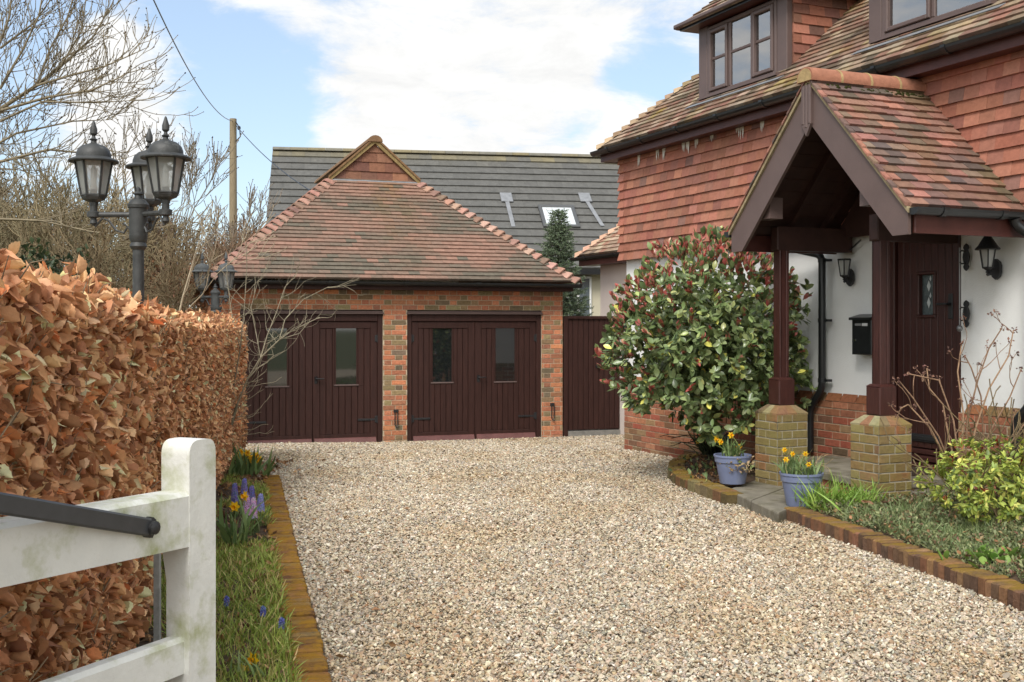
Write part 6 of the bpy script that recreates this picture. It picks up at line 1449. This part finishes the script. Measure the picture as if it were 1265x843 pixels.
# ------------------------------------------------------------------ red-tipped evergreen (photinia) by the porch
def rosette_bush(label, name, centre, rad, ncl, per, size, pal, palred, redfrac, tms, mt, base, stems, clipf=None, lump=.22, seedn=0, bcol='#2a221c', inner=900):
    t = thing(name, label, 'bush', base); centre = np.array(centre); rad = np.array(rad); d = sph(ncl)
    k = np.array([1+lump*mnoise.noise(V3((a*1.9+seedn, b*1.9, c*1.9)))+.10*mnoise.noise(V3((a*5+seedn, b*5, c*5))) for a, b, c in d]); rr = np.where(rng.random(ncl) < .72, rng.uniform(.86, 1.04, ncl), rng.uniform(.45, .9, ncl))*k
    P = centre+d*rad*rr[:, None]; out_ = unit(d/rad)
    if clipf is not None: kk = clipf(P); P, out_ = P[kk], out_[kk]
    ps = []; n = len(P); ax = unit(out_*.8+np.array([[0, 0, .55]])+rng.normal(size=(n, 3))*.35)
    isred = rng.random(n) < redfrac*(.25+1.6*np.clip((P[:, 2]-centre[2])/rad[2], 0, 1)+.5*np.clip((centre[0]-P[:, 0])/rad[0], 0, 1))
    pos = np.repeat(P, per, axis=0); a = np.repeat(ax, per, axis=0); m = len(pos); red = np.repeat(isred, per)
    side = unit(np.cross(a, rng.normal(size=(m, 3)))); al = unit(a*rng.uniform(.05, .9, (m, 1))+side*1.0+np.array([[0, 0, -.25]])); al[red] = unit(a[red]*1.2+side[red]*.6+np.array([[0, 0, .2]]))
    nr = unit(np.cross(np.cross(al, a), al)+np.array([[0, 0, .35]])+rng.normal(size=(m, 3))*.22); pos = pos+a*rng.uniform(-.5, .3, (m, 1))*size
    cg = palette(m, pal, .18); cr_ = palette(m, palred, .15); half_ = red & (rng.random(m) < .62); cg[half_] = cr_[half_]; w2 = rng.integers(0, len(tms), m); sz = rng.uniform(.65, 1.15, m)*size; sz[half_] *= .8
    for i in range(len(tms)):
        q = w2 == i; ps.append(scatter(pos[q], al[q], nr[q], sz[q], tms[i], cg[q], rng.uniform(.85, 1.2, q.sum())))
    if inner:
        di = sph(inner); Pi = centre+di*rad*rng.uniform(.2, .78, (inner, 1)); 
        if clipf is not None: Pi = Pi[clipf(Pi)]
        ps.append(scatter(Pi, sph(len(Pi)), sph(len(Pi)), np.full(len(Pi), size*1.1), tms[0], palette(len(Pi), pal)))
    v, f, c = merge(ps); mesh_np('foliage', v, f, c, mt, t, smooth=True)
    sg = []; tp2 = []
    for (q0, q1, r) in stems:
        q0, q1 = np.array(q0), np.array(q1); mid = (q0+q1)/2+rng.normal(size=3)*.05; sg += [(q0, mid, r, r*.8, lin(bcol)), (mid, q1, r*.8, r*.55, lin(bcol))]
        for _ in range(3): grow(sg, tp2, mid+(q1-mid)*rnd.random(), unit(q1-q0+rng.normal(size=3)*.5), .35, r*.5, 0, 2, .6, .05, bcol, (2, 3), .8, .15, .004)
    v, f, c = tubes_np(sg, 6); mesh_np('trunk', v, f, c, bark, t, smooth=True); return t
tm_ph = [leaf_template(5, 3, .2, .4*s, .25, 1.15, 0, tw) for s, tw in ((1, 0), (-.4, .4), (1.6, -.4))]
pal_ph = [(3, lin('#48573a')), (3, lin('#586846')), (2.2, lin('#6a7856')), (.8, lin('#828c5c')), (.3, lin('#a3a458')), (1.4, lin('#3a462f'))]
pal_ph = adj([(w_, (c[0]*1.06, c[1], c[2]*.86)) for w_, c in pal_ph], 1.65, 1.0)
pal_red = adj([(3, lin('#a64d44')), (2, lin('#b8645a')), (1, lin('#96604e')), (1, lin('#bd8468'))], 1.15, .9)
phc = at(872, 420, 11.35)
def ph_clip(P):
    dpt = (P-np.array(HO)) @ np.array(h_n); return (dpt > .08) & (P[:, 2] > .50+.42*np.maximum(0, phc.x-P[:, 0])+.1*np.sin(P[:, 0]*9))
pb = atz(905, 556, KZ)
rosette_bush('glossy green evergreen bush with red young leaf tips beside the porch', 'photinia_bush', tuple(phc+V3((0, .1, -.03))), (1.03, .98, 1.08), 1500, 8, .095, pal_ph, pal_red, .62, tm_ph, glossleaf, (pb.x, pb.y, KZ),
             [((pb.x, pb.y, KZ-.05), tuple(at(868, 520, pb.y+.1)), .032), ((pb.x+.03, pb.y+.03, KZ-.05), tuple(at(893, 512, pb.y+.2)), .028), ((pb.x+.06, pb.y+.02, KZ-.05), tuple(at(950, 450, pb.y+.3)), .022)], ph_clip, seedn=3, inner=3200)
# dark strappy plant and ferny bits under the bush
p = atz(884, 565, KZ); t = thing('strappy_plant', 'dark spiky grass-like plant with a few yellow flowers at the foot of the bush', 'plant', (p.x, p.y+.25, KZ)); clump_leaves(t, (p.x, p.y+.25, KZ-.02), 130, .36, .06, [(2, lin('#35402a')), (1, lin('#4a5534')), (1, lin('#28301f'))], wide=.9, lean=.55)
n = 260; tt_ = rng.random((n, 2)); Q = np.array([np.array(bc)+(np.array(k2[rnd.randrange(1, len(k2))])-np.array(bc))*rnd.uniform(0, .86) for _ in range(n)]); Q[:, :2] += rng.normal(size=(n, 2))*.1; Q[:, 2] = KZ-.02
tag(mesh_np('leaf_litter', *merge([scatter(Q[:170], unit(rng.normal(size=(170, 3))*np.array([1, 1, .2])), unit(np.array([[0, 0, 1]])+rng.normal(size=(170, 3))*.4), rng.uniform(.03, .06, 170), tm_mid[1], palette(170, pal_dead)), scatter(Q[170:], unit(rng.normal(size=(90, 3))+np.array([[0, 0, .8]])), sph(90), rng.uniform(.03, .07, 90), tm_ph[0], palette(90, pal_ph))]), dryleaf, smooth=True), kind='stuff')
for x_, y_ in ((871, 524), (866, 540), (862, 546), (918, 522), (925, 525)): daffodil_flower(t, at(x_, y_, p.y+.1), (rnd.gauss(0, .4), -1, .2), .026, (.62, .42, .05), (.62, .36, .04))

# ------------------------------------------------------------------ planting in front of the porch
def bedpt(rmin=0, rmax=1.15, l0=.1, l1=3.4):
    def f():
        l_ = rnd.uniform(l0, l1); r_ = rnd.uniform(rmin, rmax); p = kp[0]+kd*l_+kin*(.16+r_); return (p.x, p.y, KZ-.02+.10*min(1, max(0, r_/1.2)))
    return f
n = 16000; pos = np.array([bedpt()() for _ in range(n)]); hgt = np.array([max(0, .04+.11*mnoise.noise(V3((a*2.3, b*2.3, 8)))+.035) for a, b, _ in pos]); pos[:, 2] += rng.random(n)*hgt
q = np.array([(V3(p_)-HO).dot(h_n) > .98 or (V3(p_)-HO).dot(h_a) > post_c[1][0]+.3 for p_ in pos]); pos = pos[q]; n = len(pos)
ps = []; w2 = rng.integers(0, 2, n)
pal_gc = [(3, lin('#6d7550')), (3, lin('#80875c')), (2, lin('#5a6140')), (1.5, lin('#96986c')), (.8, lin('#7d6650')), (.45, lin('#8a6250')), (.9, lin('#a08a66'))]
for i in range(2):
    q = w2 == i; m = q.sum(); ps.append(scatter(pos[q], unit(rng.normal(size=(m, 3))+np.array([[0, -.2, .5]])), unit(np.array([[0, -.3, 1]])+rng.normal(size=(m, 3))*.6), rng.uniform(.018, .042, m), tm_far[i], palette(m, pal_gc), np.full(m, .8)))
ps.append(blades(4200, bedpt(.05, .8, .5, 2.2), .10, [(2, lin('#7b8b5b')), (1, lin('#68794c')), (1, lin('#8f9668'))], lean=.7, tm=(blade, blade2), wide=1.0))
tag(mesh_np('ground_cover', *merge(ps), leafm, smooth=True), kind='stuff')
n = 120; pos = np.array([bedpt(-.1, .9)() for _ in range(n)]); pos[:, 2] += .07; tag(mesh_np('leaf_litter', *scatter(pos, unit(rng.normal(size=(n, 3))*np.array([1, 1, .2])), unit(np.array([[0, 0, 1]])+rng.normal(size=(n, 3))*.4), rng.uniform(.03, .055, n), tm_mid[0], palette(n, pal_dead)), dryleaf, smooth=True), kind='stuff')
p = atz(1042, 626, KZ+.02); 
for k, (dx, dy, nn, hh) in enumerate(((-.13, .02, 230, .24), (.12, .06, 200, .22))):
    t = thing('grass_tussock', ('bright green tussock of floppy grass spilling beside the grey-blue pot', 'bright green tussock of floppy grass at the foot of the brick porch pillar')[k], 'plant', (p.x+dx, p.y+dy, KZ), 'grass tussocks by the porch'); clump_leaves(t, (p.x+dx, p.y+dy, KZ-.01), nn, hh, .085, [(2, lin('#86a548')), (2, lin('#75943e')), (1, lin('#9db55c'))], wide=.75, lean=.62)
tm_sk = [leaf_template(3, 3, .25, .3*s, .22, .85) for s in (1, -.4)]
sk = atz(1226, 655, KZ+.04); skc = np.array([sk.x+.10, sk.y+.12, KZ+.36])
pal_sk = [(3, lin('#8c9a46')), (3, lin('#a0a94f')), (2, lin('#7d8c46')), (1.8, lin('#bdbb60')), (1, lin('#5f7040'))]
pal_sk = adj(pal_sk, 1.2, 1.0)
rosette_bush('low yellow-green shrub with a few red buds at the corner of the planted bed', 'skimmia_bush', tuple(skc), (.47, .44, .29), 400, 9, .052, pal_sk, [(2, lin('#a04030')), (1, lin('#8a3a2c')), (1, lin('#b06a40'))], .10, tm_sk, leafm, (skc[0], skc[1], KZ),
             [((skc[0], skc[1], KZ-.02), (skc[0]+a, skc[1]+b, KZ+.3), .010) for a, b in ((.2, .1), (-.2, 0), (0, -.2), (.1, .2), (-.15, .15))], lambda P: P[:, 2] > KZ+.06, seedn=8, bcol='#6b5d45', inner=260)
lp = atz(1232, 684, KZ+.05)
t = thing('primrose_plant', 'small clump of broad bright green leaves under the yellow-green shrub', 'plant', (lp.x, lp.y, KZ)); m = 46; aa = rng.uniform(0, 2*PI, m); al = unit(np.stack([np.cos(aa), np.sin(aa), rng.uniform(.3, 1.2, m)], 1)); v, f, c = scatter(np.array([lp.x, lp.y, KZ])+rng.normal(size=(m, 3))*np.array([.10, .08, .01]), al, unit(np.array([[0, 0, 1]])+rng.normal(size=(m, 3))*.3), rng.uniform(.07, .11, m), leaf_template(4, 3, .25, .5, .30, .9, .01), palette(m, [(2, lin('#6f9040')), (1, lin('#82a04c'))])); mesh_np('leaves', v, f, c, leafm, t, smooth=True)
# leafless hydrangea against the wall
hb = at(1185, 560, 8.35); hb = V3((hb.x, hb.y, KZ+.05)); hyd = thing('hydrangea_bush', 'leafless hydrangea with brown stems and dried flower heads in front of the door', 'shrub', tuple(hb)); segs, tips = [], []
trk = []
stems_px = [[(1180, 590), (1160, 540), (1128, 492), (1110, 470)], [(1178, 585), (1150, 530), (1122, 500), (1112, 505)], [(1186, 580), (1178, 520), (1160, 470), (1122, 462)], [(1192, 585), (1195, 520), (1208, 470), (1222, 430), (1238, 405)], [(1195, 585), (1205, 530), (1222, 480), (1246, 440), (1252, 408)], [(1200, 588), (1225, 530), (1248, 490), (1262, 455)], [(1188, 580), (1190, 510), (1183, 460), (1188, 425)], [(1202, 590), (1215, 540), (1212, 490), (1200, 455), (1192, 440)], [(1205, 590), (1240, 560), (1268, 520), (1285, 470)], [(1183, 585), (1172, 540), (1165, 500), (1148, 480), (1145, 455)]]
heads = []
for pts in stems_px:
    yo = rnd.uniform(-.15, .2); P = px_branch(segs, [(x, y, yo+.02*i) for i, (x, y) in enumerate(pts)], hb.y, .008, .0045, rnd.choice(('#8a6f5a', '#977b62', '#7d6450'))); heads.append(P[-1])
    for i in range(1, len(P)):
        if rnd.random() < .75:
            nd = unit(P[i]-P[i-1]+rng.normal(size=3)*.55+np.array([0, 0, .2])); tt = []; grow(segs, tt, P[i-1]+(P[i]-P[i-1])*rnd.uniform(.3, .9), nd, rnd.uniform(.10, .22), .0042, 0, 1, .55, .12, '#8a6f5a', (1, 2), .7, .16, .0025); heads += [x[0] for x in tt[:2]]
v, f, c = tubes_np(segs, 5); 
for h_ in heads:
    hp_ = np.array(h_)+rng.normal(size=(8, 3))*.011; mesh_np('flower_head', *scatter(hp_, sph(8), sph(8), rng.uniform(.014, .030, 8), tm_far[0], palette(8, [(1, lin('#7d5a50')), (1, lin('#8d6d5c')), (1, lin('#5f463e'))])), dryleaf, hyd)
mesh_np('branch', v, f, c, bark, hyd, smooth=True)

# ------------------------------------------------------------------ loose gravel stones on the drive
def ico():
    t_ = (1+5**.5)/2; v = unit(np.array([(-1, t_, 0), (1, t_, 0), (-1, -t_, 0), (1, -t_, 0), (0, -1, t_), (0, 1, t_), (0, -1, -t_), (0, 1, -t_), (t_, 0, -1), (t_, 0, 1), (-t_, 0, -1), (-t_, 0, 1)], float))
    f = np.array([(0, 11, 5), (0, 5, 1), (0, 1, 7), (0, 7, 10), (0, 10, 11), (1, 5, 9), (5, 11, 4), (11, 10, 2), (10, 7, 6), (7, 1, 8), (3, 9, 4), (3, 4, 2), (3, 2, 6), (3, 6, 8), (3, 8, 9), (4, 9, 5), (2, 4, 11), (6, 2, 10), (8, 6, 7), (9, 8, 1)]); return v, f
def octa():
    return np.array([(1, 0, 0), (-1, 0, 0), (0, 1, 0), (0, -1, 0), (0, 0, 1), (0, 0, -1)], float)*1.15, np.array([(0, 2, 4), (2, 1, 4), (1, 3, 4), (3, 0, 4), (2, 0, 5), (1, 2, 5), (3, 1, 5), (0, 3, 5)])
pal_st = [(3.2, lin('#c0ad92')), (3, lin('#b29d80')), (2.4, lin('#a2937e')), (2, lin('#d2c6b2')), (1.6, lin('#aa8a62')), (1.4, lin('#8f8b84')), (1, lin('#9a6f4a')), (1, lin('#7d7468')), (.8, lin('#e2dacb')), (.5, lin('#66605a'))]
kq0, kq1 = np.array(kp[0])[:2], np.array(kp[1])[:2]
house_o, hn2 = np.array(HO)[:2], np.array(h_n)[:2]; k2arr = np.array([(p.x, p.y) for p in k2]); gl0 = np.array(GO)[:2]; gn2 = np.array(g_n)[:2]; ha2 = np.array(h_a)[:2]
def inpoly(P, poly):
    inside = np.zeros(len(P), bool); n = len(poly)
    for i in range(n):
        a, b = poly[i], poly[(i+1) % n]; c = ((a[1] > P[:, 1]) != (b[1] > P[:, 1])) & (P[:, 0] < (b[0]-a[0])*(P[:, 1]-a[1])/(b[1]-a[1]+1e-12)+a[0]); inside ^= c
    return inside
bed2 = np.concatenate([k2arr, [np.array(H(.9, 0, 0))[:2], np.array(H(post_c[0][0]+.2, 0, 0))[:2], np.array(H(post_c[0][0]+.17, 1.2, 0))[:2]]])
flagp = np.array([np.array(x)[:2] for x in (f0, f1, f1+back*1.25, f0+back*1.25)])
eys = np.array([p.y for p in Ept][::-1]); exs = np.array([p.x for p in Ept][::-1])
def stones(y0, y1, dens, tm, smin, smax, flat):
    n = int((y1-y0)*9.5*dens); y = rng.uniform(y0, y1, n); x = rng.uniform(-5, 4.5, n); P = np.stack([x, y], 1)
    left = np.interp(y, eys, exs); left = np.where(y > eys.max(), exs[0]-.0+0*y, left); left = np.where(y > Ept[0].y, Ept[0].x-(y-Ept[0].y)*.45-.1, left)
    ok = x > left+.01
    kd2 = np.array(kd)[:2]; kn2 = np.array(kin)[:2]; rel = P-kq0
    ok &= ~((rel@kn2 > -.005) & (rel@kd2 > -.03)); ok &= ((P-house_o)@hn2 > .02) | (((P-house_o)@ha2) < -.02); ok &= ((P-house_o)@ha2 < 0) | ((P-house_o)@hn2 > .02)
    ok &= ~inpoly(P, bed2) & ~inpoly(P, flagp); ok &= (P-gl0)@gn2 > .02; ok &= np.abs(x-.0) < .475*y+.55; P = P[ok]; m = len(P)
    s = np.exp(rng.normal(math.log((smin+smax)/2), .34, m)).clip(smin*.6, smax*1.5)/2; z = np.array([gz(v) for v in P[:, 1]])
    z += .012*np.array([mnoise.noise(V3((a*.8, b*.8, 0))) for a, b in P])+.004+rng.uniform(-.004, .008, m)
    tv, tf = tm; k = len(tv); sh = tv[None]*(1+rng.normal(size=(m, k, 1))*.16)*np.stack([rng.uniform(.8, 1.35, m), rng.uniform(.7, 1.1, m), rng.uniform(.4, .8, m)*flat], 1)[:, None, :]*s[:, None, None]
    q = sph(m); a = unit(np.cross(q, np.array([[0, 0, 1.]])+rng.normal(size=(m, 3))*.4)); ang = rng.uniform(0, 2*PI, m); tilt = rng.normal(0, .38, (m, 2))
    ca, sa_ = np.cos(ang)[:, None], np.sin(ang)[:, None]; X = sh[..., 0]*ca-sh[..., 1]*sa_; Y = sh[..., 0]*sa_+sh[..., 1]*ca; Z = sh[..., 2]+X*tilt[:, 0:1]+Y*tilt[:, 1:2]
    V_ = np.stack([X+P[:, 0:1], Y+P[:, 1:2], Z+z[:, None]], -1).reshape(-1, 3); F_ = (tf[None]+(np.arange(m)*k)[:, None, None]).reshape(-1, 3); 
    pt = np.array([mnoise.noise(V3((a*.55, b*.35, 2))) for a, b in P]); p2 = np.array([mnoise.noise(V3((a*1.3+4, b*.9, 7))) for a, b in P]); warm = np.clip(p2*1.2, 0, .4)[:, None]; trk_ = np.exp(-((P[:, 0]-(.15-.10*P[:, 1])-.35*np.sin(P[:, 1]*.25))/.28)**2)+np.exp(-((P[:, 0]-(1.65-.10*P[:, 1])-.35*np.sin(P[:, 1]*.25))/.28)**2); col = palette(m, pal_st, .09)*(1+.13*pt[:, None]+.06*trk_[:, None]); col = col*(1-warm)+col*np.array([[.86, .74, .56]])*warm
    return V_, F_, np.repeat(col, len(tf), axis=0)
pal_st = adj([(w_, (c[0], c[1]*.995, c[2]*.92)) for w_, c in pal_st], .97, .78); pal_st = [(w_, tuple(.78*a+.22*b for a, b in zip(c, (.44, .37, .28)))) for w_, c in pal_st]
gs1 = stones(4.2, 7.6, 6200, ico(), .0095, .0185, 1); gs2 = stones(7.6, 11.5, 4600, octa(), .0115, .021, 1); gs3 = stones(11.5, 18.2, 3000, octa(), .013, .025, 1)
tag(mesh_np('gravel', *merge([gs1, gs2, gs3]), mat('gravel_stone', None, .75, .3, 60, .12)), kind='stuff')
